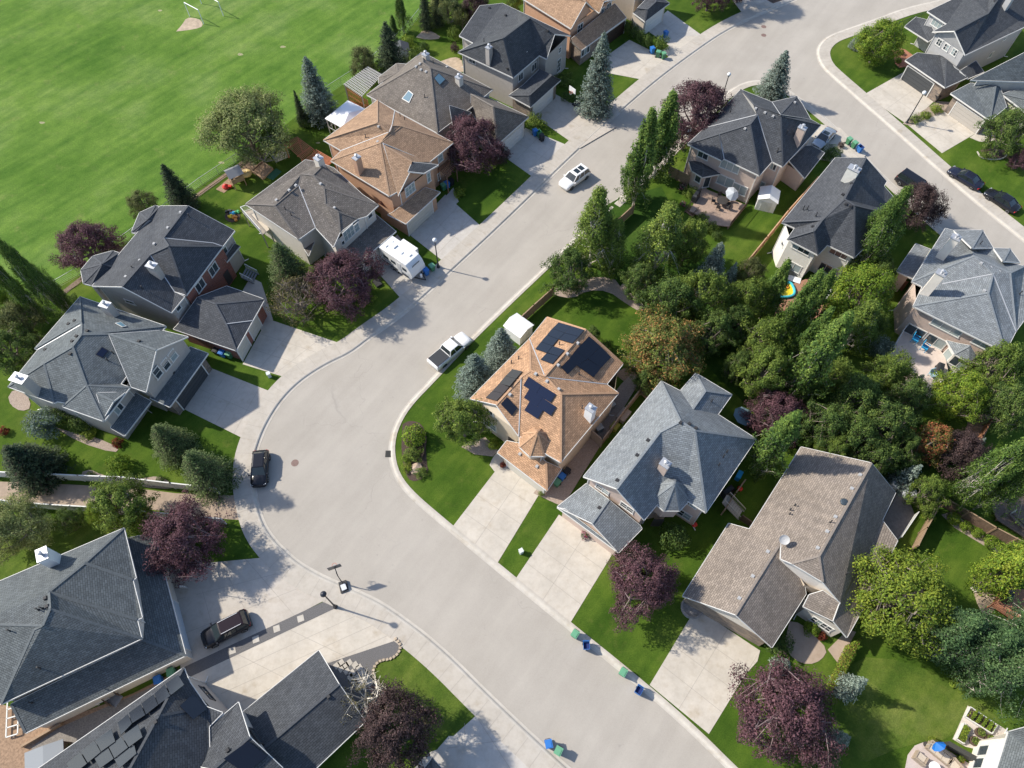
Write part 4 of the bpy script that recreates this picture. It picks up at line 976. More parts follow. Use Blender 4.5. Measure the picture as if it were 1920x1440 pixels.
h.vents([(1105, 450), (860, 582), (778, 693), (630, 882), (495, 1088), (1170, 460), (1218, 492)]); h.vents([(1338, 292), (1450, 672), (1425, 705), (1390, 770)], kind='pipe')
# ---- R : brown bungalow
h = House('house', 'long low brown shingled bungalow with stone garage gable and a satellite dish', 'brown', 'light', X(1240, 820, 4)); HS['R'] = h
V = h.block(3.3, .5, 'a 505 645; c 160 1190; E 1757 415; e2 1658 622; e3 1772 775; E4 1482 1340; S 1392 1500; B 1290 1378 @3.45; g 830 1575; k 1085 1175; w 660 688 a-c; w1 657 684 a-c; N 1048 72 a-c; R0 1575 192 a-c; R1 1182 890 =R0; R2 1210 1085 @6.2;'
  'v 975 945 a-c; v0 895 912 a-c; g1 900 780 a-c; g0 555 1330 =g1; G 1340 1240 @5.2; k2 1075 1110 @3.9; e0 985 955 @4.6', 'a w N R0 R1 v v0 g1 g0 c|R0 E e2 e3 E4 S B G R2 R1|R1 R2 v|g1 e0 k2 k g g0', '')
h.gable(V, 'c', 'g0', 'g'); h.VG = V
for a_, b_ in (('v', 'R2'), ('R2', 'G'), ('v0', 'v'), ('g1', 'v0')):
    A_, B_ = V[a_], V[b_]; k_ = Vector((.12, .12, 0)); s_ = Vector((0, 0, .15))
    h.addwall([Vector((A_.x, A_.y, 2.4))+k_, Vector((B_.x, B_.y, 2.4))+k_, B_+k_-s_, A_+k_-s_], ST['bright'])
V = h.block(3.4, .5, 'a 1065 1270; b 1290 1378; t 1340 1240 @4.9; u 1110 1180 @4.2; w 1210 1150 @4.9; s 1600 1250', 'a u w t b')
h.foot(3.3, [(1010, 90), (1560, 220), (1757, 415), (1658, 622), (1772, 775), (1482, 1340), (1392, 1500), (1070, 1290), (985, 1000), (650, 715)])
h.foot(3.3, [(505, 645), (160, 1190), (830, 1575), (1085, 1175), (1000, 960)], ST['stone'], over=.5)
h.foot(4.2, [(970, 940), (1075, 1110), (1260, 1180), (1210, 1080), (1182, 890)], ST['cream'], over=.1, g=2.5)
h.begin()
h.win(1200, 1400, 2.0, 1.3, 'g', (4, 2))
b = MB(); g_ = h.VG
for dz_ in (.55, 1.15):
    for a_, b_ in (('c', 'g0'), ('g0', 'g')):
        A_, B_ = g_[a_], g_[b_]; m_ = (A_+B_)/2; b.bar(A_+Vector((.35, .45, -dz_)), B_+Vector((.35, .45, -dz_)), .1, .2)
h.own(b, 'gable_trim', TRIM)
h.vents([(1490, 282), (1428, 385), (1305, 597), (1243, 707), (1172, 830), (798, 858), (685, 1042), (585, 1207)], VENTW); h.vents([(995, 515), (960, 548), (955, 580), (1385, 1025), (1265, 638)], kind='pipe')
p, n = h.hit(1370, 487, 'r'); b = MB(); b.lathe(p, [(.38, 0), (.38, .12), (.3, .2), (.12, .24), (0, .25)], 16); h.own(b, 'skylight', GLASS, h.roofobj)
p, n = h.hit(890, 790, 'r'); b = MB(); b.tube([p, p+Vector((0, 0, .8))], .05); 
Mx = Matrix.Translation(p+Vector((0.1, 0, 1.0))) @ Vector((-.3, -.5, .8)).to_track_quat('Z', 'Y').to_matrix().to_4x4()
for r0, r1, z0, z1 in [(.02, .28, 0, .05), (.28, .48, .05, .16)]:
    for k in range(16):
        a0 = 2*pi*k/16; a1 = 2*pi*(k+1)/16
        b.face([Mx @ Vector((r*cos(a), r*sin(a), z)) for r, a, z in ((r0, a0, z0), (r1, a0, z1), (r1, a1, z1), (r0, a1, z0))])
h.own(b, 'satellite_dish', VENTW, h.roofobj)
# ---- A : bottom left large
h = House('house', 'large grey roofed two-storey house in the lower left with a skirt roof over its garage', 'steel', 'light', X(0, 940, 4.8)); HS['A'] = h
V = h.block(5.6, .6, 'N 1115 240; a 1225 690; b 1195 706; c 1280 1046; d 1235 1064; E 1275 1235; S 10 1825; W -500 1600; NW -300 845;'
  'R1 765 556 @7.7; P 440 818 @9.1; Q 450 970 @9.3; T 385 1118 @9.3; U 310 1152 @9.0; Z -250 1100 @8.6', 'N R1 P Q T Z NW|N a b R1|R1 b c d P|P d E Q|Q E S U T|Z T U S W|NW Z W', '')
h.VA = V
V = h.block(3.1, .4, 'N 1385 285; E 1672 1388; S 230 2085; W 170 1800; n 1150 330 @4.2; e 1280 1245 @4.2; s 100 1825 @4.2', 'N E e n|E S s e|S W s')
VA = h.VA
h.roof.mi = 1
for a_, b_ in (('R1', 'b'), ('P', 'd')): h.roof.bar(VA[a_]+Vector((0, 0, .03)), VA[b_]+Vector((0, 0, .03)), .26, .12)
h.roof.mi = 0
h.foot(5.6, [(1115, 240), (1225, 690), (1280, 1046), (1275, 1235), (10, 1825), (-500, 1600), (-300, 845)])
h.foot(3.1, [(1385, 285), (1672, 1388), (230, 2085), (100, 1700), (1000, 500)])
h.begin()
h.garage(1640, 1120, 4.9, m=mat('garage_pale_blue', (0.50, 0.56, 0.62), .4))
h.win(640, 1555, 1.2, .7); h.win(940, 1800, 1.1, .7, grid=(1, 1))
h.chimney(500, 540, 2.2, .9, 1.2, m=WHITE, pots=1); h.vents([(410, 870), (425, 945)]); h.vents([(345, 975), (380, 962), (360, 1500), (90, 1165), (290, 1815)], kind='pipe')
# ---- B : dark modern with solar
h = House('house', 'dark slate roofed house with solar panels and long garage, lower left', 'dark', 'greige', X(300, 1140, 4)); HS['B'] = h
V = h.block(5.6, .55, 'a 176 448; b -1080 1320; e 350 740; f 470 785; g 368 890; h 380 1400; c -15 812 @8.2; d -420 1560 @8.8; a2 225 560', 'a c d b|a a2 e c|c e f g h d', '')
V = h.block(5.5, .55, 'a 588 706; b 368 895; g 920 1200; h0 740 1420; R 672 968 @7.3; R0 400 1210 @7.6; c 260 1180', 'a b c R0 R|R R0 h0 g', 'b c')
h.gable(V, 'a', 'R', 'g')
V = h.block(3.2, .5, 'L 1190 318; M 655 752; E 1540 852; S 1150 1222; B2 700 1600; A 1343 572 @4.9; C 870 990 @4.9; D 560 1240 @4.9; K 300 1040', 'L A D K M|A E S B2 D')
h.gable(V, 'L', 'A', 'E')
h.foot(5.6, [(176, 448), (470, 785), (380, 1400), (-300, 1700), (-1080, 1320)])
h.foot(5.5, [(588, 706), (920, 1200), (740, 1420), (368, 895)])
h.foot(3.2, [(1190, 318), (1540, 852), (700, 1600), (300, 1040)])
h.begin()
h.win(350, 640, 1.6, 1.2, 'd', (2, 1)); h.win(720, 960, 1.5, 1.2, 'd', (1, 1))
h.garage(1330, 500, 2.4, m=DOORB) if False else None
h.vents([(1265, 665), (508, 1065)]); h.vents([(-32, 855)])
X2 = X(0, 1140, 4.8)
for q in [(1600, 600, 1655, 690, 1540, 780, 1490, 685), (1480, 692, 1530, 790, 1425, 868, 1390, 770), (1380, 778, 1420, 872, 1315, 955, 1275, 860), (1265, 868, 1305, 962, 1190, 1035, 1160, 945),
          (1150, 955, 1185, 1040, 1090, 1140, 1060, 1030), (1000, 1090, 1035, 1200, 910, 1290, 860, 1190), (1240, 1050, 1280, 1160, 1160, 1250, 1100, 1150), (1090, 1160, 1150, 1255, 1030, 1350, 980, 1250),
          (850, 1200, 905, 1295, 790, 1390, 730, 1290), (970, 1255, 1020, 1355, 900, 1440, 850, 1350), (1205, 1230, 1225, 1310, 1075, 1440, 1030, 1360), (720, 1300, 780, 1400, 650, 1500, 600, 1400)]:
    h.slab([(q[0], q[1]), (q[2], q[3]), (q[4], q[5]), (q[6], q[7])], 'solar_panel', [mat('solar_slate', (0.022, 0.027, 0.036), .22, spec=.6)], lift=.14, th=.05, crop=X2)
h.slab([(1740, 770), (1860, 910), (1740, 1000), (1620, 880)], 'solar_panel', [SOLAR], crop=X2, lift=.14); h.slab([(660, 1000), (800, 1110), (640, 1240), (480, 1130)], 'solar_panel', [SOLAR], lift=.14)
# ---- S : bottom right
h = House('house', 'white-walled house with grey roof cut by the bottom right corner', 'greyblue', 'bright', X(1680, 1320, 8)); HS['S'] = h
h.block(5.6, .5, 'N 1690 415; E 2300 250; S 2300 1500; W 1400 1350; T 2150 800 @8', 'N E T|E S T|S W T|W N T')
h.foot(5.6, [(1690, 415), (2300, 250), (2300, 1500), (1400, 1350)])
h.begin()
h.win(1310, 700, 1.0, 1.6, 'g', (1, 1)); h.win(1240, 890, 1.0, 1.5, 'g', (1, 1))
# ---- pale outbuilding at the bottom edge
h = House('house', 'grey roof corner just entering at the bottom edge beside a driveway', 'greyblue', 'light', X(640, 1170, 5.3333)); HS['T'] = h
h.block(3.1, .5, 'a 910 1345; b 700 1600; c 1250 1700; t 950 1560 @4.3', 'a b t|b c t|c a t')
h.foot(3.1, [(910, 1345), (700, 1600), (1250, 1700)])
h.begin()
# ---------------------------------------------------------------- trees and shrubs
def leafmat(name, c, var=0.35, hue=None, rough=0.7):
    m, n, l, b = newmat(name)
    gi = n.new('ShaderNodeNewGeometry'); oi = n.new('ShaderNodeObjectInfo')
    c2 = hue or c
    k = ramp(n, l, gi.outputs['Random Per Island'], [(0.0, mul(c, 1-var)), (0.6, c), (1.0, mul(c2, 1+var))])
    f = noise(n, l, 0.9, 3, 0.6)
    k = mix(n, l, 1.0, k, ramp(n, l, f, [(0.35, (0.78,)*3), (0.65, (1.22,)*3)]), 'MULTIPLY')
    o = ramp(n, l, oi.outputs['Random'], [(0.0, (0.85, 0.88, 0.85)), (1.0, (1.15, 1.1, 1.1))])
    k = mix(n, l, 1.0, k, o, 'MULTIPLY')
    l.new(k, b.inputs['Base Color']); b.inputs['Roughness'].default_value = rough; b.inputs['Specular IOR Level'].default_value = 0.25
    tr = n.new('ShaderNodeBsdfTranslucent'); l.new(k, tr.inputs[0]); ms = n.new('ShaderNodeMixShader'); ms.inputs[0].default_value = 0.38
    l.new(b.outputs[0], ms.inputs[1]); l.new(tr.outputs[0], ms.inputs[2]); l.new(ms.outputs[0], n['Material Output'].inputs[0])
    return m
LM = {
 'purple': [leafmat('leaf_purple', (0.135, 0.066, 0.08)), leafmat('leaf_purple_dark', (0.088, 0.046, 0.056)), leafmat('leaf_purple_rose', (0.19, 0.1, 0.118))],
 'plum': [leafmat('leaf_plum', (0.098, 0.062, 0.064)), leafmat('leaf_plum_dark', (0.064, 0.044, 0.045)), leafmat('leaf_plum_light', (0.145, 0.092, 0.088))],
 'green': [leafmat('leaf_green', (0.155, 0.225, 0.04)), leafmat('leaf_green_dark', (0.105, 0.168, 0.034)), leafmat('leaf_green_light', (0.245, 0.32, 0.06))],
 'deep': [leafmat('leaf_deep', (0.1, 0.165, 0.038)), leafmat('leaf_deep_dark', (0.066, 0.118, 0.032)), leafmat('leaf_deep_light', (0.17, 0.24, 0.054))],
 'olive': [leafmat('leaf_olive', (0.13, 0.15, 0.052)), leafmat('leaf_olive_dark', (0.095, 0.12, 0.042)), leafmat('leaf_olive_light', (0.18, 0.2, 0.07))],
 'pale': [leafmat('leaf_pale', (0.3, 0.34, 0.12)), leafmat('leaf_pale_dark', (0.2, 0.25, 0.08)), leafmat('leaf_pale_light', (0.42, 0.44, 0.18))],
 'bright': [leafmat('leaf_bright', (0.2, 0.3, 0.032)), leafmat('leaf_bright_dark', (0.135, 0.225, 0.028)), leafmat('leaf_bright_light', (0.3, 0.37, 0.045))],
 'yellow': [leafmat('leaf_yellow', (0.21, 0.285, 0.036)), leafmat('leaf_yellow_dark', (0.145, 0.215, 0.03)), leafmat('leaf_yellow_light', (0.3, 0.355, 0.045))],
 'orange': [leafmat('leaf_turning', (0.195, 0.225, 0.055)), leafmat('leaf_turning_green', (0.135, 0.185, 0.045)), leafmat('leaf_turning_orange', (0.42, 0.24, 0.085))],
 'rust': [leafmat('leaf_rust', (0.250, 0.175, 0.050)), leafmat('leaf_rust_green', (0.125, 0.144, 0.037)), leafmat('leaf_rust_red', (0.425, 0.138, 0.069))],
 'poplar': [leafmat('leaf_poplar', (0.11, 0.19, 0.036)), leafmat('leaf_poplar_dark', (0.066, 0.128, 0.03)), leafmat('leaf_poplar_light', (0.175, 0.26, 0.052))],
 'blue': [leafmat('needle_blue', (0.165, 0.215, 0.18)), leafmat('needle_blue_dark', (0.095, 0.13, 0.11)), leafmat('needle_blue_light', (0.25, 0.31, 0.265))],
 'silver': [leafmat('needle_silver', (0.231, 0.297, 0.253)), leafmat('needle_silver_dark', (0.143, 0.193, 0.160)), leafmat('needle_silver_light', (0.319, 0.385, 0.330))],
 'dark': [leafmat('needle_dark', (0.045, 0.075, 0.043)), leafmat('needle_dark_shade', (0.030, 0.050, 0.033)), leafmat('needle_dark_tip', (0.081, 0.112, 0.056))],  # second needle tone is simply darker, picked at random per branch
 'bpoplar': [leafmat('leaf_bluegreen', (0.085, 0.160, 0.058)), leafmat('leaf_bluegreen_dark', (0.052, 0.105, 0.044)), leafmat('leaf_bluegreen_light', (0.135, 0.220, 0.085))],
 'fir': [leafmat('needle_fir', (0.088, 0.138, 0.05)), leafmat('needle_fir_dark', (0.055, 0.09, 0.036)), leafmat('needle_fir_light', (0.15, 0.205, 0.075))],
 'bare': [leafmat('leaf_sparse', (0.13, 0.12, 0.045)), leafmat('leaf_sparse_dark', (0.08, 0.075, 0.04)), leafmat('leaf_sparse_light', (0.2, 0.18, 0.07))],
 'flower': [leafmat('flower_green', (0.05, 0.09, 0.03)), leafmat('flower_pink', (0.35, 0.06, 0.16)), leafmat('flower_white', (0.5, 0.42, 0.4))],
 'red': [leafmat('leaf_red', (0.22, 0.04, 0.03)), leafmat('leaf_red_dark', (0.10, 0.03, 0.02)), leafmat('leaf_red_orange', (0.40, 0.13, 0.05))],
}
BARK = mat('bark_grey', (0.20, 0.165, 0.135), 0.9, 0.2, 6); BARKP = mat('bark_purple', (0.20, 0.145, 0.145), 0.85, 0.2, 5)
BARKV = mat('bark_pale', (0.72, 0.66, 0.56), 0.85, 0.1, 5); BARKW = mat('bark_white', (0.55, 0.50, 0.44), 0.85, 0.15, 5); BARKD = mat('bark_dark', (0.09, 0.065, 0.05), 0.9, 0.2, 6)
def leaf(b, p, n, s, R, asp=0.6):
    """one rhombic leaf clump of size s at p facing roughly n"""
    d = Vector((R.gauss(0, 1), R.gauss(0, 1), R.gauss(0, 1)))
    n = (n+d*0.42).normalized() if n.length > 0 else d.normalized()
    u = n.cross(Vector((R.gauss(0, 1), R.gauss(0, 1), R.gauss(0, 1))))
    if u.length < 1e-3: u = n.orthogonal()
    u.normalize(); v = n.cross(u)
    s *= R.uniform(.7, 1.3); h = s*asp
    i = len(b.v); k = R.uniform(-.15, .15)*s
    b.v += [tuple(p+u*s*.5), tuple(p+v*h*.5+n*k), tuple(p-u*s*.5), tuple(p-v*h*.5+n*k)]
    b.f.append((i, i+1, i+2, i+3)); b.uv.append(None); b.m.append(b.mi)
def leafy(seed, h, r, base=0.22, ns=9, leaves=7000, ls=0.26, pal='green', bark=None, shape='round', clump=0.55, mixw=(.5, .3, .2), lump=0.18, bare=0.0, upb=0.35, sec=7):
    R = random.Random(seed); C = MB(); T = MB()
    cz = h*(1+base)/2; rz = h*(1-base)/2
    def rad(t):                       # relative radius at crown height fraction
        if shape == 'cone': return max(.05, (1-t)**.75)*1.05 if t > .12 else .6+t*3
        if shape == 'column': return max(.05, min(1, t/.22+.25)**.6*(1-t)**.62*1.22)
        if shape == 'spread': return max(.1, sin(pi*min(1, t*.82+.14))**.6)
        return max(.1, (1-(2*t-1)**2))**.5
    # lumpy outline
    ph = [(R.uniform(0, 6.3), R.randint(2, 5), R.uniform(-2, 2)) for _ in range(5)]
    def lumpf(a, t): return 1+lump*sum(sin(k*a+p+q*t*6) for p, k, q in ph)/2.2
    rt = max(.05, r*0.06)
    T.tube([(0, 0, 0), (R.uniform(-.1, .1), R.uniform(-.1, .1), h*base), (R.uniform(-.2, .2), R.uniform(-.2, .2), h*.6), (R.uniform(-.2, .2), R.uniform(-.2, .2), h*.88)], [rt*1.25, rt, rt*.55, rt*.15], 6)
    sites = []
    nl = ns*sec
    for i in range(ns):
        a = i*2.39996+R.uniform(-.3, .3); t0 = base*.7+(1-base)*.55*(i/ns)
        st = Vector((0, 0, h*t0)); tt = min(.97, .30+.66*(i+.5)/ns+R.uniform(-.12, .12))
        rr = r*rad(tt)*lumpf(a, tt)
        tip = Vector((cos(a)*rr*.82, sin(a)*rr*.82, h*base+(h-h*base)*tt))
        mid = st.lerp(tip, .5)+Vector((0, 0, -.06*h if shape != 'column' else 0))
        pts = [st, st.lerp(mid, .5)*1.0, mid, tip]
        T.tube(pts, [rt*.6, rt*.5, rt*.35, rt*.1], 4, False)
        for j in range(sec):
            q = R.uniform(.3, 1.0); p0 = pts[2].lerp(tip, (q-.3)/.7) if q > .3 else mid
            a2 = a+R.uniform(-.9, .9); t2 = max(.02, min(.99, tt+R.uniform(-.38, .34)))
            r2 = r*rad(t2)*lumpf(a2, t2)*(R.uniform(.72, 1.02) if shape != 'column' else R.uniform(.55, 1.18))
            e = Vector((cos(a2)*r2, sin(a2)*r2, h*base+(h-h*base)*t2))
            m2 = p0.lerp(e, .5)+Vector((0, 0, R.uniform(-.03, .05)*h))
            T.tube([p0, m2, e], [rt*.22, rt*.14, rt*.05], 3, False)
            sites.append((p0, m2, e))
    n_each = max(4, int(leaves/len(sites)*(1-bare)))
    cc = Vector((0, 0, cz))
    for (p0, m2, e) in sites:
        w = R.random(); C.mi = 0 if w < mixw[0] else (1 if w < mixw[0]+mixw[1] else 2)
        cr = clump*R.uniform(.7, 1.3)
        subs = [(e, cr), (m2.lerp(e, .55), cr*.9), (m2, cr*.8)]
        for k in range(n_each):
            c, q = subs[0] if R.random() < .5 else (subs[1] if R.random() < .62 else subs[2])
            d = Vector((R.gauss(0, 1), R.gauss(0, 1), R.gauss(0, .8)))
            d = d.normalized()*q*R.random()**.33
            p = c+d
            if shape == 'column': p = c+Vector((d.x*.9, d.y*.9, d.z*1.9+.15))
            if p.z < .05: p.z = .05+R.random()*.1
            nn = (d.normalized()*.9+(p-cc).normalized()*.6+Vector((0, 0, upb)))
            if R.random() < .07: C.mi = R.choice((0, 1, 2))
            leaf(C, p, nn, ls, R)
    return C, T, LM[pal], bark or BARK
def conifer(seed, h, r, pal='blue', dense=1.0, ls=0.30, sparse_top=False, taper=0.85, droop=0.22):
    R = random.Random(seed); C = MB(); T = MB()
    T.tube([(0, 0, 0), (0, 0, h*.5), (0, 0, h*.97)], [r*.07, r*.045, .02], 6)
    z = h*.06; i = 0
    while z < h*.97:
        t = z/h; rr = r*(1-t)**taper*(1 if t > .1 else .85)
        nb = max(4, int((7+9*(1-t))*dense))
        for k in range(nb):
            a = 2*pi*k/nb+i*1.3+R.uniform(-.25, .25); L = rr*R.uniform(.78, 1.08)
            dr = droop*L*(1 if t < .7 else .3)
            C.mi = R.choice((0, 0, 0, 1, 2, 2))
            st = Vector((0, 0, z+R.uniform(-.12, .12))); en = st+Vector((cos(a)*L, sin(a)*L, -dr+L*.12))
            side = Vector((-sin(a), cos(a), 0))
            m = max(5, int(L*19*dense))
            for j in range(m):
                q = (j+R.random())/m; q = q**.8; w = .13*L*(1.3-q)+.06
                p = st.lerp(en, q)+side*R.uniform(-w, w)*1.6+Vector((0, 0, R.uniform(-.10, .12)-.15*L*q*(1-q)))
                nn = Vector((cos(a)*.4, sin(a)*.4, 1.0))
                if q > .8 and R.random() < .5: C.mi = 2
                leaf(C, p, nn, ls*(1.05-.35*q), R, .5)
            if R.random() < .3: C.mi = 0
            if L > .8: T.tube([st, st.lerp(en, .85)], [.03, .01], 3, False)
        z += max(.16, h*.034*(1.25-t*.5)); i += 1
    for k in range(14):
        leaf(C, Vector((R.uniform(-.06, .06), R.uniform(-.06, .06), h*R.uniform(.93, 1.0))), Vector((0, 0, 1)), ls*.6, R, .5)
    return C, T, LM[pal], BARKD
def shrub(seed, h, r, pal='green', leaves=1500, ls=0.16, bark=None):
    R = random.Random(seed); C = MB(); T = MB()
    ph = [(R.uniform(0, 6.3), R.randint(2, 5)) for _ in range(3)]
    for k in range(5):
        a = k*1.26; T.tube([(0, 0, 0), (cos(a)*r*.4, sin(a)*r*.4, h*.5), (cos(a)*r*.55, sin(a)*r*.55, h*.8)], [.035, .02, .008], 3, False)
    for i in range(leaves):
        a = R.uniform(0, 2*pi); u = R.uniform(-.35, 1); w = max(0, 1-u*u)**.5
        lu = 1+.13*sum(sin(k*a+p+u*4) for p, k in ph)
        q = R.random()**.22
        p = Vector((cos(a)*w*r*lu*q, sin(a)*w*r*lu*q, max(.03, h*.42+u*h*.58*lu*q)))
        C.mi = 0 if sin(a*3+ph[0][0])+sin(u*7+a) > -.2 else 1
        if R.random() < .15: C.mi = 2
        leaf(C, p, Vector((cos(a)*w, sin(a)*w, max(0, u)+.4)), ls, R)
    return C, T, LM[pal], bark or BARKD
KIND = {
 'purple': (lambda s: leafy(s, 6.5, 3.6, .12, 16, 23000, .17, 'purple', BARKP, 'spread', .50, sec=15, lump=.28, mixw=(.5, .3, .2)), 3.6, 6.5, 3),
 'plum': (lambda s: leafy(s, 6.5, 3.6, .12, 16, 21000, .17, 'plum', BARKD, 'spread', .50, sec=15, lump=.28), 3.6, 6.5, 2),
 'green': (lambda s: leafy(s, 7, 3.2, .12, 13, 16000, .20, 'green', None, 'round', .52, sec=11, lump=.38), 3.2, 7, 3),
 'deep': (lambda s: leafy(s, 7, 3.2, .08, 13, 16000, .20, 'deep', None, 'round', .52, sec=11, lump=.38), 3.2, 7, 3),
 'olive': (lambda s: leafy(s, 6, 3.0, .10, 12, 14000, .18, 'olive', None, 'round', .58, sec=10, lump=.25), 3.0, 6, 2),
 'pale': (lambda s: leafy(s, 8.5, 4.2, .08, 18, 34000, .19, 'pale', BARK, 'round', .74, sec=13, lump=.30), 4.2, 8.5, 1),
 'bright': (lambda s: leafy(s, 7.5, 3.6, .08, 15, 19000, .21, 'bright', None, 'round', .66, sec=11), 3.6, 7.5, 2),
 'yellow': (lambda s: leafy(s, 8, 4.0, .08, 16, 25000, .21, 'yellow', None, 'round', .70, sec=12, mixw=(.45, .35, .2)), 4.0, 8, 2),
 'orange': (lambda s: leafy(s, 8, 4.2, .08, 16, 25000, .21, 'orange', None, 'round', .62, sec=12, lump=.3, mixw=(.48, .38, .14)), 4.2, 8, 1),
 'rust': (lambda s: leafy(s, 6, 2.6, .12, 12, 9000, .19, 'rust', None, 'round', .45, sec=10, mixw=(.4, .3, .3)), 2.6, 6, 1),
 'birch': (lambda s: leafy(s, 10, 2.7, .06, 18, 17000, .18, 'green', BARKW, 'cone', .55, sec=11, mixw=(.5, .15, .35)), 2.7, 10, 2),
 'column': (lambda s: leafy(s, 9, 1.1, .03, 26, 15000, .18, 'poplar', BARKW, 'column', .33, sec=9, lump=.42), 1.1, 9, 3),
 'ycolumn': (lambda s: leafy(s, 8, 1.6, .03, 20, 13000, .18, 'bright', BARK, 'column', .42, sec=9, lump=.2), 1.6, 8, 1),
 'poplar': (lambda s: leafy(s, 12, 2.1, .03, 28, 25000, .20, 'poplar', BARKW, 'column', .48, sec=10, lump=.45), 2.1, 12, 3),
 'bluepoplar': (lambda s: leafy(s, 12, 2.4, .05, 22, 22000, .21, 'bpoplar', BARKW, 'column', .60, sec=10, lump=.5), 2.4, 12, 2),
 'spruce': (lambda s: conifer(s, 8, 2.4, 'blue', 1.15, .26, taper=.72), 2.4, 8, 3),
 'fir': (lambda s: conifer(s, 7, 2.6, 'fir', 1.05, .22, taper=.62, droop=.3), 2.6, 7, 2),
 'pine': (lambda s: conifer(s, 7, 2.4, 'dark', 1.1, .26, taper=.7), 2.4, 7, 2),
 'silver': (lambda s: conifer(s, 3.4, 1.4, 'silver', .9, .22), 1.4, 3.4, 2),
 'bare': (lambda s: leafy(s, 5.2, 3.0, .10, 14, 1500, .16, 'bare', BARKV, 'spread', .35, sec=12), 3.0, 5.2, 1),
 'twiggy': (lambda s: leafy(s, 4.6, 3.2, .08, 16, 3600, .16, 'bare', BARK, 'spread', .4, sec=12), 3.2, 4.6, 1),
 'shrub': (lambda s: shrub(s, 1.6, 1.2, 'green'), 1.2, 1.6, 2),
 'dshrub': (lambda s: shrub(s, 1.6, 1.2, 'deep'), 1.2, 1.6, 2),
 'yshrub': (lambda s: shrub(s, 1.2, 1.0, 'yellow', 1100), 1.0, 1.2, 2),
 'bshrub': (lambda s: shrub(s, 1.2, 1.0, 'bright', 1100), 1.0, 1.2, 2),
 'rshrub': (lambda s: shrub(s, .9, .7, 'red', 600), .7, .9, 1),
 'pshrub': (lambda s: shrub(s, 1.4, 1.1, 'plum', 1200), 1.1, 1.4, 1),
 'sshrub': (lambda s: shrub(s, 2.4, 1.7, 'silver', 2600, .2), 1.7, 2.4, 1),
 'flower': (lambda s: shrub(s, .7, .55, 'flower', 450, .12), .55, .7, 1),
}
BANK = {}
NAMES = dict(purple='purple_leaf_tree', plum='purple_leaf_tree', green='leafy_tree', deep='leafy_tree', olive='leafy_tree', pale='willow_tree', bright='maple_tree', yellow='maple_tree',
             orange='autumn_tree', rust='autumn_tree', birch='birch_tree', column='columnar_aspen', ycolumn='columnar_aspen', poplar='poplar_tree', bluepoplar='poplar_tree', spruce='spruce_tree', fir='spruce_tree', pine='pine_tree',
             silver='silver_spruce', bare='bare_tree', twiggy='bare_tree')
def grow(kind, loc, r, h, label, group=None, sq=1.0, cnt=[0]):
    fn, r0, h0, nv = KIND[kind]; cnt[0] += 1
    L = BANK.setdefault(kind, [])
    isS = kind not in NAMES
    root = empty(NAMES.get(kind, 'shrub'), loc, rnd.uniform(0, 6.28))
    root.scale = (r/r0, r/r0*sq, h/h0)
    if len(L) < nv:
        C, T, lm, bk = fn(hash_seed(kind)+len(L)*17)
        c = C.build('crown' if not isS else 'foliage', lm, root); t = T.build('trunk' if not isS else 'stem', bk, root)
        L.append((c, t))
    else:
        for src in L[cnt[0] % nv]:
            d = src.copy(); COL.objects.link(d); d.parent = root
    tag(root, label, 'shrub' if isS else 'tree', group)
    return root
def hash_seed(k): return sum(ord(c)*(i+3) for i, c in enumerate(k))
def TR(kind, cx, cy, rp, h, label, group=None, sq=1.0):
    """crown centre and radius in photo pixels, height in metres"""
    h *= 1.16 if kind not in ('shrub', 'dshrub', 'yshrub', 'bshrub', 'rshrub', 'pshrub', 'flower', 'silver') else 1
    z = h*.55; p = P(cx, cy, z); q = P(cx+rp, cy, z)
    k_ = {'purple': 1.0, 'plum': 1.0, 'green': 0.98, 'deep': 0.94, 'pale': 1.1}.get(kind, 1.04)
    grow(kind, (p.x, p.y, 0), (q-p).length*k_, h, label, group, sq)
def TC(kind, bx, by, tx, ty, wp, label, group=None):
    """foot and tip in photo pixels, half width in pixels"""
    best = None; p = P(bx, by)
    for k in range(8, 90):
        z = k*.25; q = P(tx, ty, z); d = (Vector((q.x, q.y))-Vector((p.x, p.y))).length
        if best is None or d < best[0]: best = (d, z, q)
    h = best[1]*1.06; loc = (Vector((p.x, p.y, 0))*.5+Vector((best[2].x, best[2].y, 0))*.5)
    a = P((bx+tx)/2, (by+ty)/2, h/2); b = P((bx+tx)/2+wp, (by+ty)/2, h/2)
    grow(kind, loc, (b-a).length*(1.3 if kind in ('spruce', 'pine', 'fir', 'silver', 'birch') else 1.25), h, label, group)
g1 = 'purple leaved trees'; gb = 'shrubs'; gc = 'columnar aspens'; gs = 'spruces and pines'; gd = 'leafy trees'; gp = 'tall poplars'
TR('purple', 163, 462, 55, 5.0, 'dark purple tree at the edge of the playing field behind the brick-fronted house', g1)
TR('pale', 460, 236, 68, 7.6, 'big pale green willow at the field edge, left of the gazebo', gd)
TR('green', 512, 262, 24, 4.6, 'small green tree at the right foot of the big pale willow', gd)
TC('spruce', 603, 222, 576, 112, 34, 'blue-green spruce with brownish tip beside the field, behind the white gazebo', gs)
TC('pine', 572, 235, 551, 172, 11, 'thin dark conifer between the willow and the spruce', gs)
TR('dshrub', 570, 222, 16, 1.8, 'low dark shrub at the foot of the spruce by the gazebo', gb)
TC('pine', 340, 395, 317, 308, 28, 'lone dark pine behind the play yard at the field fence', gs)
TR('olive', 267, 382, 24, 3.0, 'thin olive bush on the field fence left of the lone pine', gb)
TC('pine', 742, 142, 718, 46, 30, 'dark bushy pine beside the field, behind the skylight bungalow', gs)
TR('olive', 681, 117, 26, 4.0, 'grey-green bush by the lattice pergola at the field edge', gb)
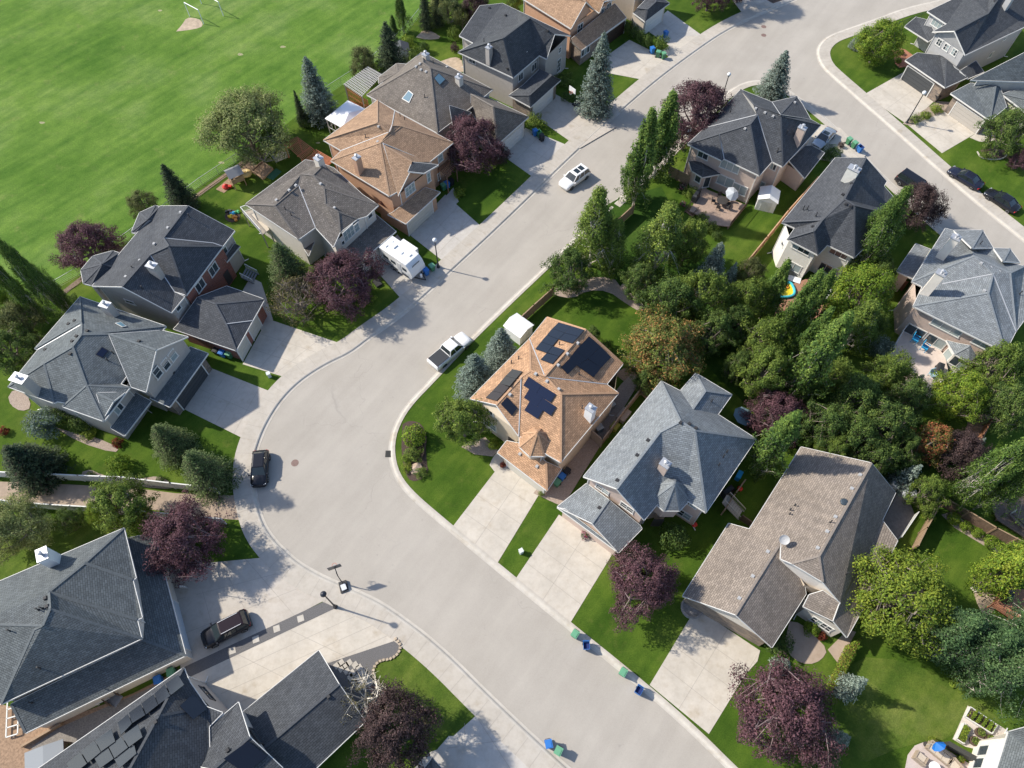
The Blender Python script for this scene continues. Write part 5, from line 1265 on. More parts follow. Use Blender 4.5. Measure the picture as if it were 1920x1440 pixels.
TC('column', 757, 62, 747, -12, 8, 'slim poplar standing alone in the field fence at the top', gp)
TC('column', 741, 74, 735, 34, 6, 'very small slim conifer in the grass left of the slim poplar', gp)
TC('pine', 802, 55, 790, -38, 14, 'left of the paired dark columnar trees at the top edge', gs)
TC('pine', 820, 48, 816, -40, 14, 'right of the paired dark columnar trees at the top edge', gs)
TR('yshrub', 764, 82, 15, 2.4, 'bright yellow bush beside the dark pine in the back garden', gb)
TR('shrub', 777, 106, 18, 2.6, 'green bush just below the bright yellow bush', gb)
TR('dshrub', 795, 88, 10, 1.8, 'dark round bush right of the yellow bush', gb)
TR('pale', 838, 12, 26, 4.5, 'pale bushy tree in the garden at the top edge', gd)
TR('olive', 866, 30, 18, 3.4, 'olive tree in the garden between pale tree and charcoal roof', gd)
TR('plum', 893, 14, 26, 4.5, 'dark purple tree behind the charcoal roofed house at the top', g1)
TR('green', 965, 2, 18, 4.0, 'small green tree between the charcoal and tan roofs at the top', gd)
TR('shrub', 852, 62, 11, 2.2, 'round blue-green garden bush left of the charcoal house', gb)
TR('pshrub', 852, 88, 8, 1.3, 'small dark red bush by the charcoal house corner', gb)
TR('bshrub', 866, 102, 8, 1.2, 'small bright bush by the garden path of the charcoal house', gb)
TR('shrub', 1003, 228, 18, 2.2, 'round clipped bush beside the bungalow garage and bins', gb)
TR('purple', 887, 272, 56, 6.4, 'purple tree in front of the skylight bungalow', g1)
TR('plum', 937, 290, 18, 2.5, 'small purple shrub touching the bungalow driveway', gb)
TR('yshrub', 861, 360, 11, 1.2, 'small yellow-green bush under the entry trellis of the tan house', gb)
TR('purple', 645, 528, 64, 6.0, 'purple tree on the lawn beside the travel trailer driveway', g1)
TR('fir', 533, 492, 50, 6.6, 'broad blue-green spruce in front of the speckled roof house', gs)
TR('twiggy', 556, 562, 54, 4.4, 'half bare grey-brown tree between spruce and purple tree', gd)
TR('yshrub', 690, 560, 14, .8, 'low yellow-green bed plant under the purple tree by the trailer', gb)
TC('spruce', 1120, 212, 1127, 66, 34, 'large dense blue spruce on the lawn of the charcoal house with white garage', gs)
TR('shrub', 1057, 148, 17, 1.5, 'low bush along the charcoal house wall near its bay', gb); TR('dshrub', 1066, 180, 12, 1.3, 'dark low bush behind the basketball hoop by the spruce', gb)
for k, (x, y) in enumerate([(1178, 48), (1190, 58), (1202, 67), (1215, 76)]):
    TR('dshrub', x, y, 9, 2.3, ['first', 'second', 'third', 'fourth'][k]+' of four egg-shaped cedars in a row, counted from the brown garage', 'egg shaped cedars')
TR('shrub', 1239, 80, 15, 2.2, 'round green bush at the end of the egg-shaped cedars', gb)
TR('purple', 1335, -22, 34, 6.0, 'purple tree on the front lawn cut by the top edge', g1); TR('purple', 1395, -45, 40, 7, 'tree above the top edge shading the road junction', g1)
TR('bright', 1650, 78, 40, 5.6, 'fresh green tree on the corner lawn at the top right', gd)
TC('spruce', 1612, 92, 1606, 58, 12, 'little blue-green spruce behind the corner lawn tree', gs)
TR('deep', 1888, 248, 42, 6.0, 'dense dark evergreen in a ringed bed at the right edge', gd)
TR('purple', 1914, 298, 20, 2.8, 'purple shrub at the right edge below the dense evergreen', gb)
TR('shrub', 1848, 290, 9, .9, 'small plant in the white ringed bed', gb)
TR('shrub', 1718, 222, 10, 1.3, 'round bush next to the leaning-looking lamp post top right', gb); TR('yshrub', 1737, 215, 10, 1.0, 'middle yellow-green bush of three between the driveways', gb); TR('yshrub', 1757, 203, 11, 1.0, 'yellowest bush of three between the driveways, nearest the garage', gb)
TR('bshrub', 1690, 97, 6, .8, 'small bed plant by the covered porch', gb); TR('bshrub', 1685, 113, 6, .7, 'small plant in the red mulch bed', gb)
TR('purple', 1308, 214, 66, 7.2, 'large purple tree left of the charcoal corner house', g1)
TC('column', 1193, 392, 1212, 228, 19, 'nearer of two tall aspens beside the corner garden gate', gc); TC('column', 1232, 335, 1252, 192, 21, 'farther of two tall aspens touching the large purple tree', gc)
TC('column', 1176, 372, 1190, 290, 14, 'shorter aspen by the kerb beside the two tall ones', gc)
TC('spruce', 1446, 190, 1469, 98, 31, 'blue spruce behind the corner house at the junction', gs)
TR('dshrub', 1563, 284, 16, 1.4, 'spreading juniper beside the silver car driveway', gb); TR('dshrub', 1550, 292, 11, 1.1, 'lower juniper clump by the driveway edge', gb); TR('pshrub', 1578, 271, 6, .9, 'tiny brown bush at the tip of the juniper bed', gb)
TR('plum', 1722, 385, 45, 5.2, 'brownish purple tree standing over the black van', g1)
TC('poplar', 1600, 512, 1690, 372, 25, 'tall dark poplar against the white-walled house', gp)
TC('column', 1645, 480, 1668, 400, 14, 'second smaller poplar beside the white-walled house', gp)
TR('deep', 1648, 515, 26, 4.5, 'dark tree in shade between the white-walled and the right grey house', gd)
TR('bright', 1614, 556, 58, 7.0, 'bright yellow-green maple beside the wooden deck with the paddling pool', gd)
# inner gardens
TC('birch', 1120, 500, 1108, 368, 42, 'conical light green birch near the inner kerb', gd)
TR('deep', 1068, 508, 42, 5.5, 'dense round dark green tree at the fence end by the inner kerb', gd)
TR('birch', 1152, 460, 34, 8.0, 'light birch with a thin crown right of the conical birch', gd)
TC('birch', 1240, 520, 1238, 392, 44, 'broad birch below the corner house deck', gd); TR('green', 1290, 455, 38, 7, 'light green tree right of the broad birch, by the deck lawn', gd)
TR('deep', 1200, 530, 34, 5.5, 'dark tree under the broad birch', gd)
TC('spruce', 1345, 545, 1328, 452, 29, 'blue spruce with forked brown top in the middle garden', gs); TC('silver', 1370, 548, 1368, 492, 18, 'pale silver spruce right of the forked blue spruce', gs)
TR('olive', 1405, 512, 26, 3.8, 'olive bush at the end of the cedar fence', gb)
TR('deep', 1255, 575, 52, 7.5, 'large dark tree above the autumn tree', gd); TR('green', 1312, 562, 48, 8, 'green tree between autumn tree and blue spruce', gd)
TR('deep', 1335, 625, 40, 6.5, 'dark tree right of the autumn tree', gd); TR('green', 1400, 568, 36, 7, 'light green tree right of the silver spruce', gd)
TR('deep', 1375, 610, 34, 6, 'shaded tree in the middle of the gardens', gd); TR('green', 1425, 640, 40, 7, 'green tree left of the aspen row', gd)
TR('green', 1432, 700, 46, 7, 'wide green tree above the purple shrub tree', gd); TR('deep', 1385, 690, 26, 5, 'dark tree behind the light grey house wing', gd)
TR('orange', 1240, 655, 70, 7.5, 'green tree turning orange beside the solar panel house', gd)
TR('deep', 1112, 632, 17, 3.0, 'small dark tree at the corner of the solar panel roof', gd); TR('dshrub', 1135, 650, 13, 2.0, 'dark bush between small dark tree and autumn tree', gb)
TR('deep', 1210, 715, 24, 4, 'dark tree hanging over the light grey roof corner', gd)
for a in [(1428, 598, 1467, 500, 15, 'aspen nearest the paddling pool, first of the row'), (1472, 650, 1517, 520, 17, 'second aspen of the row, in front of the deck'), (1510, 615, 1546, 515, 13, 'third thin aspen of the row, against the deck boards'),
          (1487, 700, 1545, 590, 15, 'bright aspen in the middle of the row'), (1492, 762, 1562, 602, 24, 'largest aspen of the row with pale sunlit side')]: TC('column', *a, gc)
TC('birch', 1590, 655, 1625, 570, 36, 'grey-green birch right of the largest aspen', gd)
TR('purple', 1457, 775, 54, 4.6, 'purple shrub tree behind the light grey house', g1)
TC('column', 1424, 892, 1474, 782, 22, 'leafy aspen in front of the purple shrub tree', gc)
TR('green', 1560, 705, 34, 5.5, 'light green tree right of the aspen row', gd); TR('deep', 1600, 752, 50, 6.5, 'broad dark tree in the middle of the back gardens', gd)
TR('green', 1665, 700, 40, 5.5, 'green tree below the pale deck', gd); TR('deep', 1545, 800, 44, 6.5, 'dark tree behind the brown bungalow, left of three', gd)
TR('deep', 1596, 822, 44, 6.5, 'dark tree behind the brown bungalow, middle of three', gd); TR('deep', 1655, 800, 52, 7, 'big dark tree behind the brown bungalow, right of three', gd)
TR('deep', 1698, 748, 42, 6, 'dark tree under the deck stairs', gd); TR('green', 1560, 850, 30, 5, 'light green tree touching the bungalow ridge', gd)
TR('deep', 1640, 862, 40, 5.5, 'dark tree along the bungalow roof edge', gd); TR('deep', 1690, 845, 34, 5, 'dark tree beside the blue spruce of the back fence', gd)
TR('deep', 1510, 735, 26, 5, 'shaded tree at the foot of the largest aspen', gd); TR('green', 1630, 610, 26, 5, 'small tree at the corner of the pale deck', gd)
TR('sshrub', 1655, 652, 19, 3.0, 'silvery shrub at the left corner of the pale deck', gb); TC('spruce', 1708, 752, 1716, 694, 17, 'small blue spruce by the pale deck steps', gs)
TR('bright', 1797, 742, 44, 5.8, 'bright green tree right of the pale deck', gd); TR('green', 1868, 692, 48, 6.5, 'green tree below the right grey house', gd); TR('deep', 1885, 765, 44, 6.5, 'dark green tree at the right edge above the purple one', gd)
TR('rust', 1742, 832, 36, 5.5, 'tree with a red-orange crown in the back gardens', gd); TR('plum', 1800, 852, 48, 5.2, 'dark purple tree beside the red-orange tree', g1)
TR('silver', 1835, 832, 16, 3.0, 'silver spruce above the purple tree', gs); TC('silver', 1690, 920, 1716, 866, 25, 'blue-white spruce at the corner of the brown bungalow', gs)
TR('green', 1738, 925, 33, 4.6, 'small green tree at the garden fence corner', gd); TR('yshrub', 1742, 958, 15, 1.6, 'yellow-green bush below the small tree at the fence corner', gb)
for a in [(1800, 958, 1925, 800, 25, 'left of the two big poplars by the dark deck'), (1838, 968, 1955, 850, 22, 'right of the two big poplars by the dark deck')]: TC('poplar', *a, gp)
for k, (x, y, r) in enumerate([(1790, 972, 12), (1812, 986, 10), (1833, 998, 10), (1860, 1016, 14)]): TR('bshrub', x, y, r, 1.2, ['yellowest bush of the fence bed, at its left end', 'second bush of the fence bed from the left', 'third bush of the fence bed from the left', 'largest bush of the fence bed, at its right end'][k], gb)
TC('ycolumn', 1848, 1118, 1925, 1022, 30, 'bright yellow-green hedge tree by the red deck', gd); TC('ycolumn', 1880, 1085, 1960, 1010, 28, 'yellow-green tree behind the hedge tree at the right edge', gd)
TR('yellow', 1690, 1125, 84, 8.5, 'large yellow-green maple covering the bungalow roof corner', gd)
TR('silver', 1776, 1148, 25, 4.0, 'silver spruce between the yellow maple and poplars', gs)
for a in [(1740, 1240, 1800, 1130, 34, 'poplar of the lower right group nearest the yellow maple'), (1785, 1262, 1875, 1165, 34, 'poplar of the lower right group with grey trunk showing'), (1822, 1300, 1930, 1215, 34, 'lowest poplar of the lower right group'),
          (1850, 1235, 1950, 1150, 36, 'poplar of the lower right group beside the red deck stairs'), (1892, 1290, 2010, 1200, 40, 'poplar of the lower right group at the right edge')]: TC('bluepoplar', *a, gp)
TR('yshrub', 1800, 1277, 18, .9, 'low yellow bush at the foot of the lowest poplars', gb)
TR('purple', 1203, 1092, 66, 6.6, 'round purple tree on the lawn before the light grey house', g1)
TR('purple', 1472, 1338, 92, 7.2, 'largest purple tree, in front of the brown bungalow', g1)
TR('silver', 1470, 1247, 25, 2.6, 'silver spruce above the largest purple tree', gs); TC('silver', 1590, 1315, 1610, 1250, 26, 'tall silver spruce standing on the lawn by the hedge', gs); TR('silver', 1580, 1385, 25, 3.4, 'silver spruce right of the largest purple tree', gs)
TR('fir', 1560, 1422, 24, 2.8, 'yellow-green conifer at the bottom edge by the purple tree', gs)
TR('dshrub', 1463, 1207, 24, 1.8, 'dark bush in the shade of the bungalow entrance', gb); TR('bshrub', 1523, 1178, 14, 1.3, 'bright bush under the bungalow bay window', gb); TR('rshrub', 1543, 1193, 8, .9, 'little red shrub under the bungalow bay window', gb)
TR('dshrub', 1266, 1006, 26, 2.8, 'dark bush by the front step of the light grey house', gb)
TR('green', 868, 790, 47, 5.6, 'green tree in front of the solar panel house', gd)
TR('yshrub', 925, 832, 12, 1.0, 'low yellowish shrub by the porch of the solar panel house', gb)
TR('spruce', 892, 696, 52, 6.6, 'nearer blue spruce beside the white pickup', gs); TR('spruce', 940, 648, 44, 6.6, 'farther blue spruce beside the white shed', gs)
TR('bshrub', 776, 815, 22, 2.4, 'round leafy bush in the kerbside island bed', gb); TR('shrub', 774, 850, 17, 1.2, 'trailing bush in the middle of the island bed', gb)
TR('yshrub', 764, 876, 10, .8, 'yellow clump at the lower end of the island bed', gb); TR('shrub', 790, 886, 12, .7, 'green clump at the lower right of the island bed', gb); TR('bshrub', 762, 858, 9, .8, 'bright clump on the left of the island bed', gb)
TR('fir', 312, 822, 48, 5.6, 'upper of two blue-green trees in front of the slate roofed house', gs); TR('fir', 376, 876, 56, 6.6, 'lower of two blue-green trees, at the lane corner', gs)
TR('sshrub', 78, 790, 30, 2.6, 'silvery shrub beside the slate roofed house', gb); TR('pine', 44, 862, 62, 6, 'broad dark spruce at the left edge by the white fence', gs)
TR('dshrub', 118, 778, 20, 2.6, 'dark clipped shrub against the slate roofed house, upper', gb); TR('dshrub', 148, 792, 18, 2.2, 'dark clipped shrub against the slate roofed house, lower', gb)
TR('yshrub', 166, 813, 13, 1.0, 'golden low bush by the side wall of the slate roofed house', gb); TR('rshrub', 219, 829, 10, .9, 'red shrub by the porch corner of the slate roofed house', gb); TR('bshrub', 221, 868, 19, 2.2, 'arching bright bush behind the lane fence', gb)
TR('rshrub', 6, 808, 9, .9, 'red shrub at the left edge of the lawn', gb)
TR('dshrub', 245, 895, 10, .7, 'low dark plant along the lane fence', gb); TR('dshrub', 300, 898, 8, .7, 'low plant in the gravel by the lane fence end', gb); TR('yshrub', 168, 892, 9, .6, 'small yellow plant in the gravel by the lane fence', gb)
TC('poplar', 115, 606, 22, 448, 15, 'tallest poplar of the clump at the left edge', gp); TC('poplar', 80, 615, -30, 462, 14, 'poplar cut by the left edge, beside the tallest', gp); TC('poplar', 132, 600, 66, 492, 11, 'shorter poplar on the right of the left-edge clump', gp)
TR('olive', 40, 602, 38, 4.5, 'ragged olive tree under the left-edge poplars', gd); TR('deep', 18, 655, 46, 5, 'dark tree in shadow at the left edge', gd); TR('bright', 5, 560, 26, 5, 'pale green tree peeping in at the left edge', gd); TR('deep', 70, 650, 24, 3.5, 'dark bush tree beside the slate roof eaves', gd)
TR('dshrub', 132, 565, 16, 1.8, 'bush at the foot of the poplars by the slate roof', gb)
TR('green', 232, 948, 52, 6.0, 'light green tree over the lower white lane fence', gd); TR('deep', 132, 975, 24, 3.2, 'small dark tree inside the lower lane fence', gd); TR('pale', 25, 988, 52, 5.6, 'yellowish green tree at the left edge below the lane', gd)
TR('bright', 190, 962, 22, 3.4, 'yellow-green tree left of the light green lane tree', gd)
TR('purple', 345, 1012, 72, 5.6, 'wide purple tree above the black crossover driveway', g1)
TR('bare', 682, 1310, 50, 4.4, 'nearly bare white-twigged tree over the long garage roof', gd); TR('plum', 742, 1372, 76, 6.4, 'dark plum tree on the lower lawn beside the long garage', g1)
TR('shrub', 1335, 425, 13, 1.4, 'leafy bush along the edge of the rear deck', gb); TR('shrub', 1318, 408, 11, 1.4, 'flowering bush by the deck steps', gb); TR('shrub', 1297, 360, 13, 1.6, 'bush beside the white flowers at the deck', gb); TR('dshrub', 1345, 440, 10, 1.1, 'dark end bush of the deck border', gb)
TR('flower', 1280, 349, 8, .9, 'white flowering pot left of the deck door', gb); TR('flower', 1281, 381, 6, .7, 'pink and white flowers by the deck steps', gb)
TR('rshrub', 943, 871, 6, .7, 'red and orange flower pot at the garage corner of the solar house', gb); TR('shrub', 1015, 925, 6, .7, 'small shrub at the right corner of the solar house garage', gb); TR('flower', 1098, 1002, 9, .9, 'pink flower pot on the driveway of the light grey house', gb)
TR('yshrub', 1750, 1388, 7, .8, 'yellow potted flowers at the rim of the round patio', gb); TR('yshrub', 1801, 1424, 7, .8, 'yellow potted flowers beside the patio sofa', gb)
# clipped hedge
hb = MB(); R = random.Random(3); hl = smooth_line(W2([(1597, 1205), (1582, 1235), (1565, 1270), (1557, 1292)]), 1)
for i in range(5200):
    q = R.random()*(len(hl)-1); k = int(q); p = hl[k].lerp(hl[k+1], q-k); hb.mi = R.choice((0, 0, 1, 2)) if R.random() < .55 else 3+R.choice((0, 1))
    lx = R.uniform(-.75, .75); z = R.uniform(.05, 1.15)
    if abs(lx) < .6 and z < .95: z = R.uniform(.95, 1.2)
    leaf(hb, p+Vector((lx, lx*.45, z)), Vector((lx*.6, 0, 1)), .17, R)
tag(hb.build('hedge', LM['bright']+[LM['rust'][0], LM['rust'][1]]), 'clipped hedge of green and reddish leaves between lawn and bungalow path', 'hedge')
# ---------------------------------------------------------------- vehicles
def paint(name, c, metal=0.0, rough=0.28): return mat('paint_'+name, c, rough, coat=0.2, spec=.35, metal=metal)
PW = paint('white', (0.78, 0.78, 0.77)); PBK = paint('black', (0.012, 0.013, 0.018), rough=.2); PSV = paint('silver', (0.42, 0.46, 0.50), .6); PNV = paint('midnight', (0.015, 0.018, 0.035), rough=.2)
TYRE = mat('tyre', (0.02, 0.02, 0.02), 0.85); RIM = mat('rim', (0.55, 0.56, 0.58), 0.35, metal=.8); CGL = mat('car_glass', (0.02, 0.028, 0.03), 0.04, spec=.9)
HEADL = mat('headlight', (0.65, 0.68, 0.72), 0.15); TAILL = mat('taillight', (0.45, 0.02, 0.02), 0.25); PLAST = mat('black_plastic', (0.025, 0.025, 0.027), 0.6)
def loft(b, secs, closed=True):
    for A, Bq in zip(secs, secs[1:]):
        n = len(A)
        for k in range(n if closed else n-1):
            b.face([A[k], A[(k+1) % n], Bq[(k+1) % n], Bq[k]])
def car(label, rear, front, kind='sedan', L=4.8, W=1.85, m=PBK, rail=False, sunroof=False, roofm=None, z=0.0, cat='car', name='parked_car'):
    A = P(*rear, z); Bf = P(*front, z); d = Bf-A; rz = math.atan2(d.y, d.x)
    r = empty(name, (A+Bf)/2, rz); tag(r, label, cat, 'vehicles')
    h = L/2; w = W/2
    prof = {  # x fraction (rear -1 .. front 1): shoulder z, width factor
     'sedan': [(-1, .62, .78), (-.96, .88, .90), (-.80, .96, .97), (-.4, .93, 1), (.1, .91, 1), (.42, .90, 1), (.75, .80, .97), (.93, .70, .90), (1, .52, .74)],
     'suv': [(-1, .70, .86), (-.97, .98, .93), (-.8, 1.05, .98), (-.4, 1.04, 1), (.1, 1.02, 1), (.42, 1.03, 1), (.78, .97, .97), (.94, .86, .90), (1, .62, .78)],
     'hatch': [(-1, .66, .84), (-.96, .92, .92), (-.8, .98, .98), (-.4, .96, 1), (.1, .94, 1), (.45, .93, 1), (.78, .84, .97), (.94, .74, .90), (1, .55, .76)],
     'van': [(-1, .72, .90), (-.98, 1.02, .95), (-.8, 1.06, 1), (-.4, 1.05, 1), (.2, 1.04, 1), (.55, 1.03, 1), (.82, .95, .96), (.95, .84, .90), (1, .60, .78)],
     'pickup': [(-1, .66, .95), (-.985, 1.05, .97), (-.7, 1.06, 1), (-.3, 1.06, 1), (.1, 1.05, 1), (.42, 1.08, 1), (.80, 1.04, .97), (.95, .94, .92), (1, .62, .82)]}[kind]
    b = MB(); secs = []
    for x, zs, wf in prof:
        ww = w*wf; X_ = x*h
        secs.append([Vector((X_, y*ww, zz)) for y, zz in ((0, .22), (.82, .22), (.97, .34), (1, .55*zs+.1), (.985, zs-.12), (.90, zs-.02), (.5, zs+.035), (0, zs+.045), (-.5, zs+.035), (-.90, zs-.02), (-.985, zs-.12), (-1, .55*zs+.1), (-.97, .34), (-.82, .22))])
    loft(b, secs); b.face(secs[0][::-1]); b.face(secs[-1])
    b.build('body', m, r, smooth=True, weld=True)
    cab = {'sedan': (-.70, -.36, .12, .48, .90, 1.42), 'suv': (-.93, -.80, .16, .50, 1.0, 1.68), 'hatch': (-.92, -.66, .10, .50, .93, 1.48), 'van': (-.95, -.88, .30, .66, 1.02, 1.75), 'pickup': (-.26, -.17, .26, .50, 1.03, 1.80)}[kind]
    x0, x1, x2, x3, zb, zt = cab; g = MB(); ro = MB(); ro.mi = 0; pl = ro
    def ring(xa, xb, ww, zz, ins=.0): return [Vector((xa*h, -ww, zz)), Vector((xb*h, -ww, zz)), Vector((xb*h+.02, 0, zz)), Vector((xb*h, ww, zz)), Vector((xa*h, ww, zz)), Vector((xa*h-.02, 0, zz))]
    lo = ring(x0, x3, w*.90, zb-.03); hi = ring(x1, x2, w*.72, zt-.05)
    loft(g, [lo, hi]); g.build('window_glass', CGL, r)
    top = [ring(x1-.01, x2+.01, w*.74, zt-.06), ring(x1, x2, w*.70, zt-.005), ring(x1+.05, x2-.05, w*.55, zt+.02)]
    loft(ro, top); ro.face(top[-1]); ro.mi = 1
    for sy in (-1, 1):
        pl.bar((x3*h, sy*w*.88, zb), (x2*h, sy*w*.71, zt-.05), .07); pl.bar((x0*h, sy*w*.88, zb), (x1*h, sy*w*.71, zt-.05), .10)
        for q in ((.45,) if kind in ('pickup', 'sedan') else (.36, .68)):
            xa = x0+(x3-x0)*q; xb = x1+(x2-x1)*q; pl.bar((xa*h, sy*w*.905, zb), (xb*h, sy*w*.735, zt-.05), .06)
    roo = ro.build('car_roof', [roofm or m, m], r)
    if rail:
        q = MB()
        for sy in (-1, 1): q.bar((x1*h+.2, sy*w*.62, zt+.05), (x2*h-.1, sy*w*.62, zt+.05), .04)
        q.build('roof_rail', RIM, roo)
    if sunroof:
        q = MB(); xm = (x1+x2)/2*h
        for dx in ((-.42, .42) if kind == 'suv' else (.15,)): q.box((xm+dx, 0, zt+.03), (.68, .86, .02))
        q.build('sunroof', CGL, roo)
    for sx in (-.62, .62):
        for sy in (-1, 1):
            t = MB(); R_ = .35 if kind in ('suv', 'van', 'pickup') else .32; M4 = Matrix.Translation((sx*h, sy*(w-.09), R_)) @ Matrix.Rotation(pi/2*-sy, 4, 'X')
            pr = [(R_*.6, -.11), (R_*.95, -.11), (R_, -.07), (R_, .07), (R_*.95, .11), (R_*.62, .11)]
            t.lathe((0, 0, 0), pr, 18); t.v = [tuple(M4 @ Vector(v)) for v in t.v]; wh = t.build('tyre', TYRE, r)
            q = MB(); q.lathe((0, 0, 0), [(R_*.63, .09), (R_*.58, .115), (R_*.15, .085), (R_*.1, .11)], 14); q.v = [tuple(M4 @ Vector(v)) for v in q.v]; q.build('rim', RIM, wh)
    for sy in (-1, 1):
        zs = prof[-2][1]; q = MB(); q.bar((h*.93, sy*w*.60, zs-.10), (h*.885, sy*w*.88, zs-.06), .16, .13); q.build('headlight', HEADL, r)
        zs = prof[1][1]; q = MB(); q.bar((-h*.975, sy*w*.62, zs-.14), (-h*.93, sy*w*.93, zs-.12), .10, .17 if kind != 'van' else .4); q.build('taillight', TAILL, r)
        q = MB(); q.box(((x3-.07)*h, sy*(w+.07), zb+.06), (.14, .2, .13)); q.build('mirror', m, r)
    q = MB(); q.box((h*.985, 0, .55), (.05, W*.5, .2)); q.build('grille', PLAST, r)
    q = MB(); q.box((-h*.99, 0, .66), (.03, .32, .12)); q.build('licence_plate', WHITE, r)
    if kind == 'pickup':
        q = MB(); xa = -.955*h; xb = -.29*h; q.box(((xa+xb)/2, 0, 1.115), (xb-xa, W*.84, .05)); 
        for i in range(1, 4): q.box((xa+(xb-xa)*i/4, 0, 1.145), (.03, W*.82, .015))
        q.build('bed_cover', mat('tonneau', (.035, .038, .042), .55), r)
    return r
car('white sport utility car with twin sunroof driving on the upper street', (1099, 324), (1054, 356), 'suv', 4.75, 1.95, PW, sunroof=True, z=-.12)
car('white pickup truck with black bed cover parked at the inner kerb', (813, 689), (876, 637), 'pickup', 5.8, 2.0, PW, z=-.12, cat='truck', name='pickup_truck')
car('small black hatchback with red tail lights parked at the left kerb of the bend', (493, 852), (488, 913), 'hatch', 4.2, 1.8, PBK, z=-.12)
car('black crossover with red reflection tinted into its roof on the double driveway, lower left', (469, 1161), (386, 1204), 'suv', 4.7, 1.9, PBK, rail=True, roofm=paint('wine', (0.018, 0.009, 0.011), rough=.2))  # dark red in the roof paint stands in for a reflection
car('silver sedan with sunroof parked on the driveway of the corner house', (1557, 249), (1527, 281), 'sedan', 4.7, 1.8, PSV, sunroof=True, z=.03)
car('black minivan half hidden under the brownish purple tree', (1682, 335), (1738, 372), 'van', 5.1, 1.95, PBK, z=-.12, name='parked_van', cat='van')
car('black sedan parked at the far kerb, nearer the driveway', (1832, 355), (1781, 324), 'sedan', 4.95, 1.88, PNV, z=-.12)
car('black coupe parked behind the other black sedan, at the right edge', (1899, 398), (1850, 366), 'sedan', 4.9, 1.88, PBK, z=-.12)
# travel trailer
A = P(722, 452, 3.05); Bq = P(786, 514, .8); d = Bq-A; rz = math.atan2(d.y, d.x); c = (A+Bq)/2; r = empty('travel_trailer', (c.x, c.y, 0), rz); tag(r, 'white travel trailer with side slide-out parked on a driveway', 'trailer', 'vehicles')
Lt = Vector((d.x, d.y)).length; h = Lt/2; w = 1.22; b = MB()
pr = [(-h, .55), (h*.86, .55), (h, 1.1), (h*.97, 1.7), (h*.86, 2.4), (h*.68, 2.95), (h*.5, 3.05), (-h*.96, 3.05), (-h, 2.95)]
for y in (-w, w): b.face([(x, y, z) for x, z in (pr if y < 0 else pr[::-1])])
for i in range(len(pr)):
    a = pr[i]; e = pr[(i+1) % len(pr)]; b.face([(a[0], -w, a[1]), (a[0], w, a[1]), (e[0], w, e[1]), (e[0], -w, e[1])])
b.build('trailer_body', WHITE, r)
b = MB(); b.box((-h*.05, w+.32, 1.75), (2.5, .66, 2.2)); b.build('slide_out', WHITE, r)
for (x, z, ww, hh) in [(-h*.62, 1.9, .9, .5), (-h*.15, 1.9, .8, .5), (h*.55, 1.9, .7, .5)]:
    b = MB(); b.box((x, -w-.01, z), (ww, .04, hh)); b.build('window', GLASS, r)
b = MB(); b.box((h*.22, -w-.015, 1.55), (.62, .05, 1.8)); b.build('door', mat('trailer_door', (.62, .63, .64), .5), r)
b = MB(); b.box((h*.82, 0, 2.35), (.08, 1.2, .75), mat=Matrix.Rotation(.42, 4, 'Y')); b.v = [(x+.10, y, z) for x, y, z in b.v]; b.build('front_window', GLASS, r)
b = MB(); b.box((-h*.1, -w-.02, .85), (Lt*.86, .03, .35)); b.box((-h*.5, -w-.02, 1.35), (1.9, .03, .1)); b.build('side_stripe', mat('stripe_grey', (.10, .11, .13), .5), r)
for x, y in [(-h*.75, .4), (-h*.78, -.5), (h*.05, -.1), (h*.42, .3)]:
    b = MB(); b.box((x, y, 3.1), (.42, .42, .12)); b.build('roof_vent', mat('rv_vent', (.7, .72, .74), .4), r)
b = MB(); b.box((-h*.5, .1, 3.12), (.75, .65, .2)); b.build('air_conditioner', WHITE, r)
b = MB(); b.bar((h*.9, -.6, .5), (h+1.1, 0, .5), .1); b.bar((h*.9, .6, .5), (h+1.1, 0, .5), .1); b.build('hitch', PLAST, r)
b = MB(); b.lathe((h+.35, 0, .5), [(.16, 0), (.16, .5), (.1, .6)], 10); b.build('gas_bottle', WHITE, r)
for sy in (-1, 1):
    for x in (-.45, .4):
        t = MB(); M4 = Matrix.Translation((x-.4, sy*(w-.1), .34)) @ Matrix.Rotation(pi/2, 4, 'X'); t.lathe((0, 0, 0), [(.2, -.11), (.34, -.1), (.34, .1), (.2, .11)], 16); t.v = [tuple(M4 @ Vector(v)) for v in t.v]; q = t.build('tyre', TYRE, r)
        t = MB(); t.lathe((0, 0, 0), [(.2, -.115), (.02, -.09), (.02, .09), (.2, .115)], 12); t.v = [tuple(M4 @ Vector(v)) for v in t.v]; t.build('rim', RIM, q)
